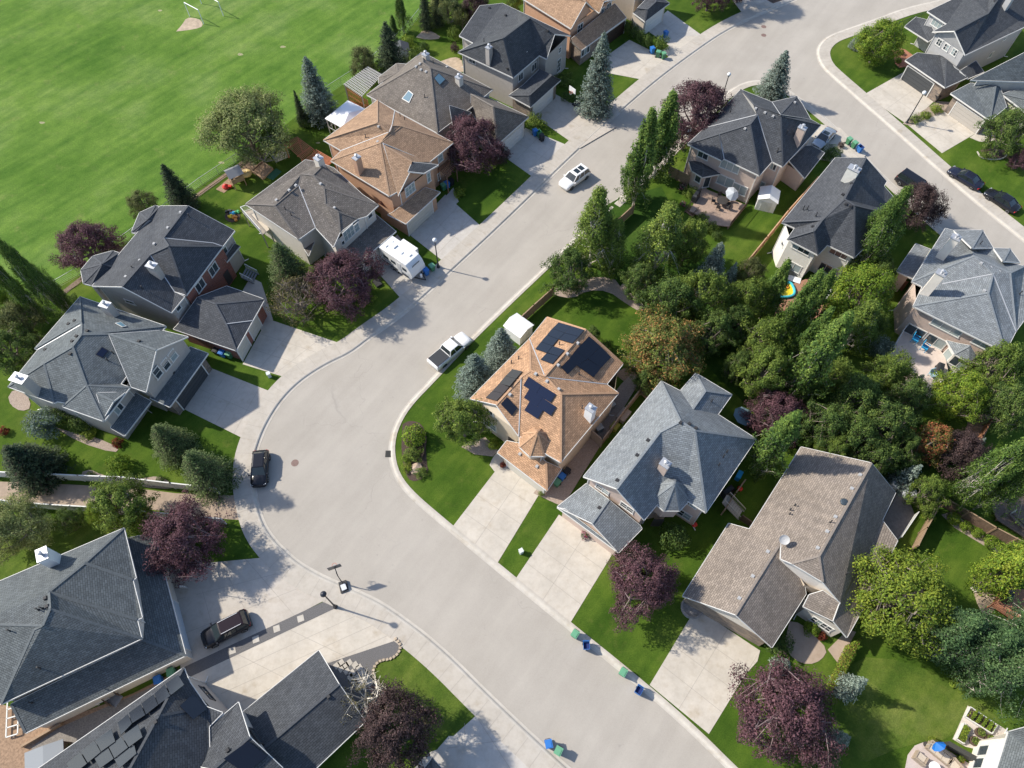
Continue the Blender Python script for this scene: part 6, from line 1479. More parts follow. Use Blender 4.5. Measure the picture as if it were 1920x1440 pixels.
# ---------------------------------------------------------------- street furniture
BG = mat('bin_green', (0.06, 0.21, 0.105), .5); BB = mat('bin_blue', (0.03, 0.17, 0.50), .5); BK = mat('bin_black', (0.022, 0.022, 0.025), .55); BGL = mat('bin_lid_green', (0.13, 0.34, 0.20), .5); BBD = mat('bin_inner_blue', (0.01, 0.03, 0.15), .7)
def bin_(px, py, col, label, rz=0, open_=False, s=1.0, z=0.02, group='wheeled bins'):
    p = P(px, py, z); r = empty('wheeled_bin', p, rz); tag(r, label, 'bin', group); r.scale = (s, s, s)
    m = {'g': BG, 'b': BB, 'k': BK}[col]
    b = MB(); lo = [(-.23, -.23), (.23, -.23), (.23, .27), (-.23, .27)]; hi = [(-.31, -.33), (.31, -.33), (.31, .36), (-.31, .36)]
    L = [Vector((x, y, .05)) for x, y in lo]; U = [Vector((x, y, 1.0)) for x, y in hi]; loft(b, [L, U]); b.face(L[::-1])
    b.mi = 1; b.face([Vector((x*.92, y*.92, .72 if open_ else .995)) for x, y in hi])
    if open_: loft(b, [[Vector((x*.92, y*.92, 1.0)) for x, y in hi], [Vector((x*.92, y*.92, .72)) for x, y in hi]])
    b.mi = 0; loft(b, [U, [Vector((x*.92, y*.92, 1.0)) for x, y in hi]])
    b.build('bin_body', [m, BBD if col == 'b' else m], r)
    b = MB()
    if open_: b.box((0, .46, .72), (.62, .05, .66))
    else:
        b.box((0, .0, 1.03), (.66, .74, .05)); b.box((0, -.05, 1.07), (.44, .5, .05))
    b.build('lid', {'g': BGL, 'b': BB, 'k': BK}[col], r)
    b = MB(); b.tube([(-.25, .42, .95), (.25, .42, .95)], .025, 6); b.build('handle', BK, r)
    for sx in (-1, 1):
        b = MB(); M4 = Matrix.Translation((sx*.27, .30, .12)) @ Matrix.Rotation(pi/2, 4, 'Y'); b.lathe((0, 0, 0), [(.12, -.03), (.12, .03)], 12); b.v = [tuple(M4 @ Vector(v)) for v in b.v]; b.build('wheel', BK, r)
bins = [(1077, 1192, 'g', 'green bin at the kerb, upper left of the four on the brown bungalow side', -.6, 0), (1098, 1214, 'b', 'open blue bin next to the upper green kerb bin', 0, 1), (1166, 1263, 'g', 'green bin at the kerb, third of four from the top', -.6, 0),
 (1195, 1297, 'b', 'open blue bin at the kerb beside the bungalow driveway', -.6, 1), (1028, 1396, 'b', 'light blue bin on the opposite pavement, bottom', .2, 0), (1046, 1409, 'g', 'green bin beside the light blue one on the bottom pavement', -.5, 0),
 (1222, 100, 'b', 'blue bin beside the round bush at the top driveway', .4, 0), (1233, 107, 'g', 'pale green bin between blue bin and kerb at the top driveway', 1.2, 0), (1243, 110, 'g', 'green bin nearest the kerb at the top driveway', .3, 0),
 (1003, 254, 'b', 'blue bin beside the bungalow driveway', .5, 0), (1011, 257, 'g', 'green bin between the blue and black bungalow bins', .5, 1), (1016, 264, 'k', 'small black bin on the bungalow driveway edge', .5, 0),
 (800, 515, 'b', 'blue bin in front of the travel trailer nose', .7, 0), (811, 507, 'g', 'green bin on the grass beside the trailer nose', .7, 0),
 (832, 356, 'g', 'green bin under the entry trellis of the tan house', .6, 0), (839, 352, 'b', 'blue bin under the entry trellis of the tan house', .6, 0), (847, 347, 'k', 'black bin under the entry trellis of the tan house', .6, 0),
 (409, 664, 'k', 'black bin beside the cream garage wall', -.3, 0), (420, 668, 'b', 'blue bin beside the cream garage wall', -.3, 0), (433, 670, 'g', 'pale green bin at the garage corner', -.3, 0),
 (1062, 889, 'k', 'black bin beside the solar panel house garage', -.7, 0), (1053, 899, 'b', 'blue bin beside the solar panel house garage', -.7, 0), (1044, 910, 'g', 'green bin beside the solar panel house garage', -.7, 0),
 (1741, 178, 'g', 'green bin at the dark garage top right', .5, 0), (1747, 184, 'b', 'blue bin between green and black bins top right', .5, 0), (1753, 190, 'k', 'black bin at the stone pillar top right', .5, 0),
 (1589, 270, 'g', 'upper green bin at the corner house driveway', .5, 0), (1599, 277, 'g', 'lower green bin at the corner house driveway', .5, 0), (1610, 285, 'b', 'open blue bin at the corner house driveway', .5, 1),
 (303, 1277, 'b', 'blue bin squeezed between the two lower left houses', .4, 0), (327, 1263, 'g', 'green bin squeezed between the two lower left houses', .4, 0), (1247, 70, 'b', 'blue bin behind the round bush, against cedars', .5, 0)]
for x, y, c_, l_, rz, op in bins: bin_(x, y, c_, l_, rz, bool(op))
LAMPB = mat('lamp_black', (0.02, 0.024, 0.035), .45); GLOBE = mat('lamp_globe', (0.72, 0.74, 0.74), .25)
def lamp(px, py, label, h=5.3, cap=False):
    p = P(px, py, 0.03); r = empty('street_lamp', p); tag(r, label, 'street lamp', 'street lamps')
    b = MB(); b.lathe((0, 0, 0), [(.22, 0), (.22, .1), (.15, .2), (.13, .7), (.10, .8)], 12); b.build('lamp_base', LAMPB, r)
    b = MB(); b.tube([(0, 0, .75), (0, 0, h-.5)], [.085, .06], 10); b.build('pole', LAMPB, r)
    b = MB(); b.lathe((0, 0, h-.5), [(.08, 0), (.14, .08), (.14, .14)], 12); g = b.build('lamp_collar', LAMPB, r)
    b = MB(); pr = [(.13, 0), (.24, .12), (.28, .28), (.24, .42), (.12, .52), (.02, .54)]; b.lathe((0, 0, h-.36), pr, 16); b.build('globe', LAMPB if cap else GLOBE, r, smooth=True, weld=True)
    if cap:
        b = MB(); b.lathe((0, 0, h-.1), [(.30, 0), (.26, .14), (.1, .24), (0, .27)], 16); b.build('lamp_cap', LAMPB, r)
lamp(629, 1138, 'black capped street lamp on the pavement beside the gravel strip', cap=True); lamp(822, 501, 'street lamp with white globe beside the travel trailer')
lamp(1700, 230, 'street lamp with white globe between two driveways top right'); lamp(1350, 196, 'street lamp whose globe shows behind the large purple tree')
def hoop(px, py, rz, label, h=3.3, light=True, boardm=None):
    p = P(px, py, -.1 if light else .02); r = empty('basketball_hoop', p, rz); tag(r, label, 'basketball hoop', 'basketball hoops')
    b = MB(); b.box((0, 0, .14), (.8, 1.15, .28)); b.build('hoop_base', PLAST, r)
    if light: b = MB(); b.box((.02, -.1, .36), (.5, .6, .16), .1); b.build('ballast_bag', mat('ballast', (.6, .62, .64), .4), r)
    b = MB(); b.tube([(0, .3, .25), (0, .55, h-.9), (0, .75, h-.5)], .05, 8); b.bar((0, .75, h-.5), (0, 1.15, h-.2), .05); b.bar((0, .6, h-1.0), (0, 1.15, h-.5), .05); b.bar((0, .5, .2), (0, .46, 1.5), .04); b.build('pole', LAMPB, r)
    b = MB(); b.box((0, 1.2, h-.1), (1.3, .05, .8)); bb = b.build('backboard', boardm or mat('backboard_dark', (.06, .065, .075), .3), r)
    b = MB(); 
    for k in range(14):
        a0 = 2*pi*k/14; a1 = 2*pi*(k+1)/14; b.bar((.23*cos(a0), 1.47+.23*sin(a0), h-.35), (.23*cos(a1), 1.47+.23*sin(a1), h-.35), .03)
    b.build('rim', mat('hoop_orange', (.5, .08, .03), .5), r)
    b = MB()
    for k in range(10):
        a0 = 2*pi*k/10; b.bar((.22*cos(a0), 1.47+.22*sin(a0), h-.36), (.13*cos(a0+.4), 1.47+.13*sin(a0+.4), h-.78), .012)
    b.build('net', WHITE, r)
hoop(645, 1101, .35, 'portable basketball hoop standing in the road beside the kerb, white ballast'); hoop(708, 532, .6, 'dark basketball hoop on the driveway behind the travel trailer', light=False)
hoop(1081, 196, 2.3, 'basketball hoop with white board beside the big blue spruce', light=False, boardm=WHITE)
for (x, y, l_) in [(506, 706, 'white utility pedestal on the grass between two left driveways'), (977, 1036, 'white utility pedestal on the grass strip between two driveways')]:
    b = MB(); p = P(x, y); b.box((0, 0, .35), (.38, .38, .7)); b.box((0, 0, .74), (.44, .44, .10)); o = b.build('utility_pedestal', mat('pedestal', (.62, .66, .62), .5)); o.location = p; o.rotation_euler.z = .5; tag(o, l_, 'utility box')
def goal(p1, p2, label, h=2.44):
    a = P(*p1); c = P(*p2); L = (c-a).length; r = empty('soccer_goal', a, math.atan2((c-a).y, (c-a).x)); tag(r, label, 'goal', 'soccer goals')
    b = MB(); b.tube([(0, 0, h), (L, 0, h)], .07, 8); b.build('crossbar', WHITE, r)
    for x in (0, L): b = MB(); b.tube([(x, 0, 0), (x, 0, h-.05)], .065, 8); b.build('post', WHITE, r)
goal((356, 31), (382, 45), 'white soccer goal frame over the bare dirt patch'); goal((378, 7), (419, 30), 'white soccer goal frame at the top edge beyond the dirt patch')
# ---------------------------------------------------------------- fences
def fence(pts, label, h=1.8, m=None, th=.08, post=2.4, cap=True, name='fence', g=0, postw=.14, capm=None, proud=.02):
    v = W2(pts); r = empty(name, v[0]); tag(r, label, 'fence'); o = v[0]; m = m or M_WOOD
    b = MB(); k = MB(); q = MB()
    for a, c in zip(v, v[1:]):
        a = a-o; c = c-o; L = (c-a).length; n = max(1, round(L/post)); nb = max(1, int(L/.16)); d = (c-a)/L; ang = math.atan2(d.y, d.x)
        for i in range(nb):
            p = a+d*L*(i+.5)/nb; b.box((p.x, p.y, h/2+.03), (L/nb-.012, th*(.5 if i % 2 else .35), h-.1), ang)
        k.bar((a.x, a.y, h), (c.x, c.y, h), .12, .06)
        for i in range(n+1):
            p = a.lerp(c, i/n); bb = MB(); bb.box((p.x, p.y, h/2+.04), (postw, postw, h+.1), ang); bb.build('post', capm or m, r)
    b.build('fence_panel', m, r)
    if cap: k.build('cap_rail', capm or m, r)
    return r
VIN = mat('vinyl_white', (.66, .66, .63), .6)
fence([(-20, 893), (40, 897), (80, 898), (160, 902), (240, 905), (330, 916), (412, 925)], 'white panel fence along the upper side of the gravel lane', 1.6, VIN, post=2.6)
fence([(-20, 944), (60, 952), (110, 956), (180, 960), (300, 970), (424, 982)], 'white panel fence along the lower side of the gravel lane', 1.6, VIN, post=2.6)
fence([(964, 622), (1000, 588), (1038, 554)], 'tan board fence between kerb lawn and back lawn, beside the white shed', 1.8)
fence([(1122, 460), (1160, 425), (1186, 401)], 'tan board fence between kerb lawn and garden under the two tall aspens', 1.8)
fence([(1252, 330), (1268, 338), (1288, 348)], 'tan board fence with lattice gate beside the corner house', 1.8)
fence([(1395, 505), (1430, 462), (1470, 412), (1525, 350)], 'reddish cedar fence between the corner house yard and the white-walled house', 1.8, mat('cedar_orange', (.36, .17, .09), .75, .15, 3), capm=mat('cedar_pale', (.48, .30, .18), .75, .15, 3))
fence([(1200, 740), (1172, 775), (1140, 820), (1126, 838), (1108, 822)], 'beige side yard fence between the solar panel house and the light grey house', 1.9, mat('fence_beige', (.33, .26, .20), .8, .1, 3), post=3)
fence([(1390, 910), (1372, 935), (1352, 965)], 'low pale fence beside the shaded patio of the light grey house', 1.5, M_WOOD)
fence([(1386, 975), (1408, 990)], 'short brown gate fence between light grey house and brown bungalow', 1.4, M_WOODD)
fence([(1706, 1032), (1722, 1000), (1747, 957)], 'tan board fence beside the brown bungalow back deck', 1.8)
fence([(1765, 950), (1800, 970), (1850, 1000), (1925, 1040)], 'weathered board fence behind the row of yellow-green bushes', 1.8, mat('fence_brown', (.20, .13, .09), .85, .2, 3), capm=M_WOOD)
fence([(1800, 870), (1825, 830), (1850, 790)], 'orange-brown board fence in the back gardens by the purple tree', 1.8, mat('cedar_orange', (.36, .17, .09)))
fence([(1655, 560), (1668, 530), (1690, 545)], 'red-brown fence corner between maple and the right grey house', 1.7, mat('fence_redbrown', (.22, .09, .05), .8, .2, 3))
fence([(1432, 585), (1452, 552), (1478, 505)], 'short cedar fence beside the paddling pool deck', 1.5, mat('cedar_orange', (.36, .17, .09)))
# chain link along the field: posts, rail and thin mesh strands
def chain(pts, label, m, h=1.35, post=3.0, strands=5, name='chain_link_fence', pick=0):
    v = W2(pts); r = empty(name, v[0]); tag(r, label, 'fence'); o = v[0]; pb = []; q = MB()
    for a, c in zip(v, v[1:]):
        a = a-o; c = c-o; L = (c-a).length; n = max(1, round(L/post))
        for i in range(n):
            p = a.lerp(c, i/n); b = MB(); b.tube([(p.x, p.y, 0), (p.x, p.y, h+.03)], .03, 6); b.build('post', m, r)
        q.bar((a.x, a.y, h), (c.x, c.y, h), .045)
        for s_ in range(strands): q.bar((a.x, a.y, .05+(h-.1)*s_/strands), (c.x, c.y, .05+(h-.1)*s_/strands), .008)
        if pick:
            nb = int(L/pick)
            for i in range(nb): p = a.lerp(c, (i+.5)/nb); q.bar((p.x, p.y, .05), (p.x, p.y, h), .018)
    q.build('fence_mesh', m, r)
GALV = mat('galvanised', (.42, .45, .44), .5, metal=.4)
chain([(100, 545), (150, 516), (250, 445), (380, 347), (470, 287)], 'thin chain link fence along the playing field, left stretch', GALV)
chain([(560, 212), (640, 160), (690, 128), (760, 64), (800, 15)], 'thin chain link fence along the playing field, upper stretch', GALV)
chain([(1660, 62), (1700, 48), (1745, 30), (1790, 12)], 'black iron fence on the corner lawn top right', LAMPB, 1.3, 2.2, 1, 'iron_fence', .16)
kb = MB()
for a, c in zip([(150, 524), (260, 448), (390, 352)], [(260, 448), (390, 352), (470, 296)]): a = P(*a); c = P(*c); kb.bar((a.x, a.y, .04), (c.x, c.y, .04), .12, .1)
tag(kb.build('timber_edging', M_WOOD), 'low timber garden edging along the inside of the field fence', 'edging')
area('planting_bed', [(118, 545), (150, 520), (260, 443), (390, 348), (470, 290), (474, 297), (392, 355), (262, 450), (155, 527), (122, 552)], mat('mulch_brown', (.19, .14, .10), .95, .3, 5), .02)
# ---------------------------------------------------------------- sheds, gazebos, pergolas
def gabled(name, px, py, w, d, h, rz, label, wall=WHITE, roof=WHITE, rh=.6, cat='shed', door=True):
    p = P(px, py); r = empty(name, p, rz); tag(r, label, cat)
    b = MB(); b.box((0, 0, h/2), (w, d, h))
    for s in (-1, 1): b.face([(-w/2, s*d/2, h), (w/2, s*d/2, h), (0, s*d/2, h+rh)][::s])
    b.build('wall', wall, r)
    b = MB(); e = .12
    for s in (-1, 1):
        q = [Vector((s*(w/2+e), -d/2-e, h-rh*e/(w/2))), Vector((s*(w/2+e), d/2+e, h-rh*e/(w/2))), Vector((0, d/2+e, h+rh)), Vector((0, -d/2-e, h+rh))]
        if s < 0: q = q[::-1]
        b.face([x+Vector((0, 0, .06)) for x in q]); b.face([x+Vector((0, 0, .01)) for x in q[::-1]])
        for i in range(4): a, c = q[i], q[(i+1) % 4]; u = Vector((0, 0, .06)); b.face([a+u*.2, c+u*.2, c+u, a+u])
    b.build('roof', roof, r)
    if door:
        b = MB(); b.box((-.36, -d/2-.02, h*.46), (.68, .04, h*.88)); b.box((.36, -d/2-.02, h*.46), (.68, .04, h*.88)); b.build('door', mat('shed_door', (.64, .64, .62), .5), r)
    return r
gabled('garden_shed', 1434, 385, 2.5, 2.3, 1.9, -.62+.3, 'white plastic garden shed on the shaded lawn right of the corner house deck')
gabled('garden_shed', 972, 626, 2.3, 2.5, 1.8, .85, 'white garden shed behind the farther blue spruce', rh=.4)
gabled('garden_shed', 756, 112, 2.2, 2.2, 2.0, .2, 'small white shed with dark roof by the skylight bungalow', roof=SH['dark'][1])
gabled('garden_shed', 524, 290, 2.2, 2.4, 1.9, .6, 'grey shed under the big willow beside the red pergola', wall=mat('shed_grey', (.34, .36, .38), .6), roof=mat('shed_roof_grey', (.22, .24, .27), .8))
# white gazebo with hard roof
def posts(r, pts, h, m, w=.12):
    for x, y in pts: b = MB(); b.box((x, y, h/2), (w, w, h)); b.build('post', m, r)
def corners_obj(name, px, z, label, cat):
    v = [P(x, y, z) for x, y in px]; c = sum(v, Vector((0, 0, 0)))/len(v); r = empty(name, (c.x, c.y, 0)); tag(r, label, cat); return r, [Vector((q.x-c.x, q.y-c.y, z)) for q in v]
r, v = corners_obj('gazebo', [(609, 222), (652, 188), (685, 204), (642, 240)], 2.6, 'white roofed gazebo with glazed sides behind the tan house', 'gazebo')
b = MB(); m1 = v[0].lerp(v[1], .5)+Vector((0, 0, .55)); m2 = v[3].lerp(v[2], .5)+Vector((0, 0, .55)); r1 = m1.lerp(m2, .25); r2 = m1.lerp(m2, .75)
for f in ([v[0], v[1], r1], [v[1], v[2], r2, r1], [v[2], v[3], r2], [v[3], v[0], r1, r2]):
    if newell(f).z < 0: f = f[::-1]
    b.face(f); b.face([q-Vector((0, 0, .08)) for q in f[::-1]])
b.build('roof', mat('canopy_white', (.82, .82, .84), .5), r); posts(r, [(q.x*.93, q.y*.93) for q in v], 2.55, WHITE)
for a, c in ((v[0], v[3]), (v[0], v[1])):
    b = MB()
    for k in range(5): p = a.lerp(c, k/4)*.93; b.box((p.x, p.y, 1.2), (.07, .07, 2.4))
    b.bar((a.x*.93, a.y*.93, 1.0), (c.x*.93, c.y*.93, 1.0), .06); b.build('side_frame', WHITE, r)
def pergola(px, z, label, m, n=12, lattice=False, over=.05, along=0, name='pergola', n2=2):
    r, v = corners_obj(name, px, z, label, 'pergola')
    if along: v = v[1:]+v[:1]
    b = MB()
    for k in range(n):
        t = (k+.5)/n; b.bar(v[0].lerp(v[1], t), v[3].lerp(v[2], t), .06, .14)
    b.build('slats', m, r)
    b = MB()
    for k in range(n2 if not lattice else n):
        t = (k+.5)/(n2 if not lattice else n); b.bar(v[0].lerp(v[3], t)-Vector((0, 0, .14 if not lattice else .02)), v[1].lerp(v[2], t)-Vector((0, 0, .14 if not lattice else .02)), .07 if lattice else .1, .08 if lattice else .16)
    b.build('beams', m, r)
    posts(r, [(q.x*.92, q.y*.92) for q in v], z-.1, m, .15)
    return r
r = pergola([(643, 158), (690, 124), (718, 140), (678, 182)], 3.0, 'grey lattice-roofed pergola over a red-brown slatted screen at the field side', mat('lattice_grey', (.45, .44, .43), .7), 13, lattice=True)
b = MB(); a = P(656, 190)-r.location; c = P(694, 214)-r.location
for k in range(14): p = a.lerp(c, k/13); b.box((p.x, p.y, 1.3), (.1, .1, 2.5))
for z in (.3, 1.2, 2.2): b.bar((a.x, a.y, z), (c.x, c.y, z), .08, .12)
b.build('slat_screen', M_RED, r)
pergola([(530, 268), (558, 256), (590, 280), (566, 300)], 2.6, 'larger red-stained slatted pergola behind the speckled roof house', M_RED, 11, along=0)
pergola([(568, 300), (594, 280), (628, 300), (614, 312)], 2.6, 'smaller red-stained pergola touching the tan house wall', M_RED, 10, along=0)
pergola([(820, 315), (836, 299), (857, 309), (838, 333)], 3.0, 'wooden trellis pergola over the side entry of the tan house', mat('trellis_brown', (.24, .13, .08), .8), 9)
# ---------------------------------------------------------------- decks, stairs, railings
def rail(b, a, c, h=.95, n=None, z=0, w=.03):
    L = (c-a).length; n = n or max(2, int(L/.14)); b.bar((a.x, a.y, z+h), (c.x, c.y, z+h), .06); b.bar((a.x, a.y, z+.1), (c.x, c.y, z+.1), .04)
    for i in range(n+1): p = a.lerp(c, i/n); b.bar((p.x, p.y, z), (p.x, p.y, z+h), w)
def deck(px, z, label, m, rails=(), railm=None, name='deck', th=.12, boards=True):
    v = [P(x, y, z) for x, y in px]; c = sum(v, Vector((0, 0, 0)))/len(v); r = empty(name, (c.x, c.y, 0)); tag(r, label, 'deck'); v = [Vector((q.x-c.x, q.y-c.y, 0)) for q in v]
    b = MB(); b.prism([(q.x, q.y) for q in v], z-th, z, True); b.build('deck_floor', m, r)
    posts(r, [(q.x*.95, q.y*.95) for q in v], z-th, m)
    for i, j in rails:
        q = MB(); rail(q, v[i], v[j], z=z); q.build('railing', railm or m, r)
    return r
deck([(1293, 395), (1318, 352), (1400, 385), (1368, 425), (1330, 420), (1312, 405)], .55, 'tan rear deck of the corner house with round dining table', mat('deck_tan', (.36, .26, .20), .8, .15, 2.5), [(2, 3)], M_WOODD)
def stairs(px, py, rz, n, w, label, m, z1=.5, name='garden_stairs', run=.28, railm=None):
    p = P(px, py); r = empty(name, p, rz); tag(r, label, 'stairs')
    for i in range(n): b = MB(); hh = z1*(n-i)/n; b.box((0, i*run, hh-.03), (w, run-.03, .06)); b.build('step', m, r)
    b = MB()
    for s in (-1, 1): b.bar((s*w/2, 0, z1-.05), (s*w/2, n*run, .05), .05, .2)
    b.build('stringer', m, r)
    if railm:
        for s in (-1, 1):
            q = MB(); q.bar((s*w/2, 0, z1+.9), (s*w/2, n*run, .9), .05)
            for i in range(n*2+1): q.bar((s*w/2, i*run/2, z1*(1-i/(2*n))), (s*w/2, i*run/2, z1*(1-i/(2*n))+.9), .025)
            q.build('railing', railm, r)
    return r
stairs(1300, 396, 2.3, 4, 1.3, 'wooden steps down from the corner house deck', M_DECK, .5, railm=M_WOODD)
stairs(462, 520, -2.2+.4, 5, 1.5, 'grey porch steps with white railings at the red brick house', mat('step_grey', (.20, .21, .23), .8), .9, railm=WHITE)
stairs(345, 1090, -1.45, 2, 1.6, 'concrete porch steps with white railings at the large grey house', C_DRIVE, .5, railm=WHITE)
r = stairs(1354, 945, -2.2, 8, 1.1, 'pale slatted stairs going down beside the light grey house', mat('stair_pale', (.50, .45, .38), .7), 1.4, railm=mat('rail_pale', (.50, .45, .38), .7))
deck([(1452, 590), (1478, 535), (1520, 520), (1560, 540), (1536, 590), (1500, 570)], .5, 'brown wooden deck behind the white-walled house with a paddling pool', mat('deck_rust', (.33, .17, .11), .8, .12, 4))
deck([(1520, 600), (1552, 545), (1562, 560), (1534, 594)], .25, 'lower strip of brown deck boards near the aspens', mat('deck_rust', (.33, .17, .11)))
deck([(1662, 672), (1698, 610), (1740, 628), (1772, 668), (1780, 705), (1745, 732), (1700, 700)], .9, 'pale concrete-coloured rear deck with blue chairs, right grey house', mat('deck_pale', (.60, .50, .44), .75, .08, 2), [(4, 5), (0, 1)], WHITE)
for i in range(3): deck([(1664+i*0, 676+i*6), (1668, 671+i*6), (1748, 728+i*6), (1743, 734+i*6)], .65-i*.22, ['upper', 'middle', 'lowest'][i]+' long step below the pale rear deck', mat('deck_pale', (.60, .50, .44)), name='deck_step')
deck([(1848, 925), (1890, 905), (1925, 930), (1925, 1010), (1870, 975)], .5, 'dark brown weathered deck at the right edge behind the poplars', mat('deck_dark', (.14, .10, .075), .8, .25, 4))
stairs(1898, 985, -1.0, 4, 2.0, 'dark deck steps with white railings at the right edge', mat('deck_dark', (.14, .10, .075)), 1.0, railm=WHITE)
deck([(1858, 1135), (1878, 1105), (1925, 1105), (1925, 1165), (1895, 1160)], .9, 'red-brown deck with slatted rails at the right edge by the poplars', mat('deck_red', (.36, .16, .09), .75, .15, 4), [(0, 1), (0, 4)])
stairs(1895, 1172, -2.4, 5, 1.3, 'red-brown deck stairs at the right edge', mat('deck_red', (.36, .16, .09)), .9, railm=mat('deck_red', (.36, .16, .09)))
deck([(1655, 980), (1682, 925), (1705, 938), (1715, 965), (1683, 1012)], .6, 'grey-brown corner deck behind the brown bungalow', mat('deck_grey', (.19, .16, .14), .8, .2, 4), [(3, 4)], VIN)
deck([(455, 398), (478, 390), (505, 430), (492, 440)], 2.6, 'white railed balcony at the left of the speckled roof house', mat('balcony_floor', (.5, .44, .36), .8), [(0, 3), (0, 1)], WHITE, name='balcony')
# ---------------------------------------------------------------- garden furniture and toys
def chair(px, py, rz, label, m, z=.0, s=1.0, group=None):
    p = P(px, py, z); r = empty('garden_chair', p, rz); tag(r, label, 'chair', group); r.scale = (s, s, s)
    b = MB(); b.box((0, 0, .40), (.56, .55, .06)); b.build('seat', m, r)
    b = MB(); b.box((0, .30, .72), (.56, .06, .62), mat=Matrix.Rotation(-.2, 4, 'X')); b.build('backrest', m, r)
    for sx in (-1, 1):
        b = MB(); b.box((sx*.31, 0, .60), (.08, .58, .05)); b.build('armrest', m, r)
        for sy in (-1, 1): b = MB(); b.box((sx*.27, sy*.24, .2), (.05, .05, .4)); b.build('leg', m, r)
def table(px, py, z, rad, label, m, rz=0):
    p = P(px, py, z); r = empty('garden_table', p, rz); tag(r, label, 'table')
    b = MB(); b.lathe((0, 0, .70), [(0.01, 0), (rad, 0), (rad, .05), (0.01, .05)], 20); b.build('tabletop', m, r)
    for k in range(4): b = MB(); b.bar((cos(k*pi/2+.8)*rad*.7, sin(k*pi/2+.8)*rad*.7, 0), (cos(k*pi/2+.8)*rad*.55, sin(k*pi/2+.8)*rad*.55, .7), .05); b.build('leg', m, r)
TDK = mat('furniture_dark', (.05, .045, .042), .6); TBL = mat('chair_blue', (.03, .33, .62), .5); WICK = mat('wicker', (.35, .28, .21), .8, .2, 8); CUSH = mat('cushion', (.50, .43, .35), .9)
table(1352, 383, .55, .75, 'round dark dining table on the corner house deck', TDK)
for k in range(5):
    a = k*1.2566+.4; q = P(1352, 383, .55); from_c = Vector((cos(a)*1.1, sin(a)*1.1, 0))
    x = q+from_c
    p = x; r = empty('garden_chair', p, a-pi/2); tag(r, ['dark deck chair nearest the barbecue at the round table', 'dark deck chair at the round table, towards the house wall', 'dark deck chair at the round table, left side', 'dark deck chair at the round table, towards the lawn', 'dark deck chair at the round table, under the parasol'][k], 'chair', 'dark deck chairs around the round table')
    b = MB(); b.box((0, 0, .42), (.5, .5, .06)); b.build('seat', TDK, r); b = MB(); b.box((0, .26, .72), (.5, .05, .55)); b.build('backrest', TDK, r)
    for sx in (-1, 1):
        for sy in (-1, 1): b = MB(); b.box((sx*.22, sy*.22, .2), (.04, .04, .4)); b.build('leg', TDK, r)
def umbrella(px, py, z, tilt, az, R_, label, m, h=2.3, n=8):
    p = P(px, py, z); r = empty('parasol', p); tag(r, label, 'parasol')
    b = MB(); b.lathe((0, 0, 0), [(.25, 0), (.25, .08), (.06, .1)], 14); b.build('parasol_base', TDK, r); b = MB(); b.tube([(0, 0, .08), (0, 0, h)], .025, 6); b.build('pole', VENTW, r)
    M4 = Matrix.Translation((0, 0, h)) @ Matrix.Rotation(az, 4, 'Z') @ Matrix.Rotation(tilt, 4, 'Y'); b = MB()
    for k in range(n):
        a0 = 2*pi*k/n; a1 = 2*pi*(k+1)/n; q = [M4 @ Vector((R_*cos(a0), R_*sin(a0), -.35)), M4 @ Vector((R_*cos(a1), R_*sin(a1), -.35)), M4 @ Vector((0, 0, .12))]; b.face(q); b.face([x-Vector((0, 0, .02)) for x in q[::-1]])
    b.build('canopy', m, r)
umbrella(1368, 382, .55, .5, -1.0, 1.0, 'pale grey tilted parasol over the corner house deck', mat('canvas_pale', (.55, .58, .60), .8), 2.0)
umbrella(1388, 792, .02, .2, 0, 1.2, 'blue-grey parasol in the shade behind the light grey house', mat('canvas_blue', (.16, .25, .30), .8), 1.9)
umbrella(1736, 1396, .05, 1.15, 2.2, .62, 'bright blue tilted parasol at the round patio', mat('canvas_bright_blue', (.01, .14, .50), .6), 1.9)
def grill(px, py, z, rz, label, cover=True):
    p = P(px, py, z); r = empty('barbecue', p, rz); tag(r, label, 'barbecue')
    b = MB(); s = [[Vector((x*k, y*k, zz)) for x, y in ((-.7, -.33), (.7, -.33), (.7, .33), (-.7, .33))] for k, zz in ((1, .02), (1, .85), (.9, 1.05), (.6, 1.2))]; loft(b, s); b.face(s[-1]); b.build('grill_cover', mat('cover_black', (.02, .022, .026), .5), r)
    b = MB(); b.box((0, 0, .04), (1.5, .75, .05)); b.build('grill_base', TDK, r)
grill(1303, 374, .55, 1.0, 'black covered barbecue on the corner house deck'); grill(1757, 697, .9, 1.1, 'black covered barbecue on the pale deck'); grill(1884, 1118, .9, 1.0, 'grey covered barbecue on the red-brown deck')
grill(1362, 925, .02, .6, 'dark covered grill in the shaded side patio')
chair(1713, 640, .9, 'left of two bright blue deck chairs', TBL, .9, 1.25); chair(1731, 655, .8, 'right of two bright blue deck chairs', TBL, .9, 1.25); chair(1745, 706, .3, 'pale blue chair by the white deck rail', mat('chair_paleblue', (.35, .5, .6), .5), .9, 1.15)
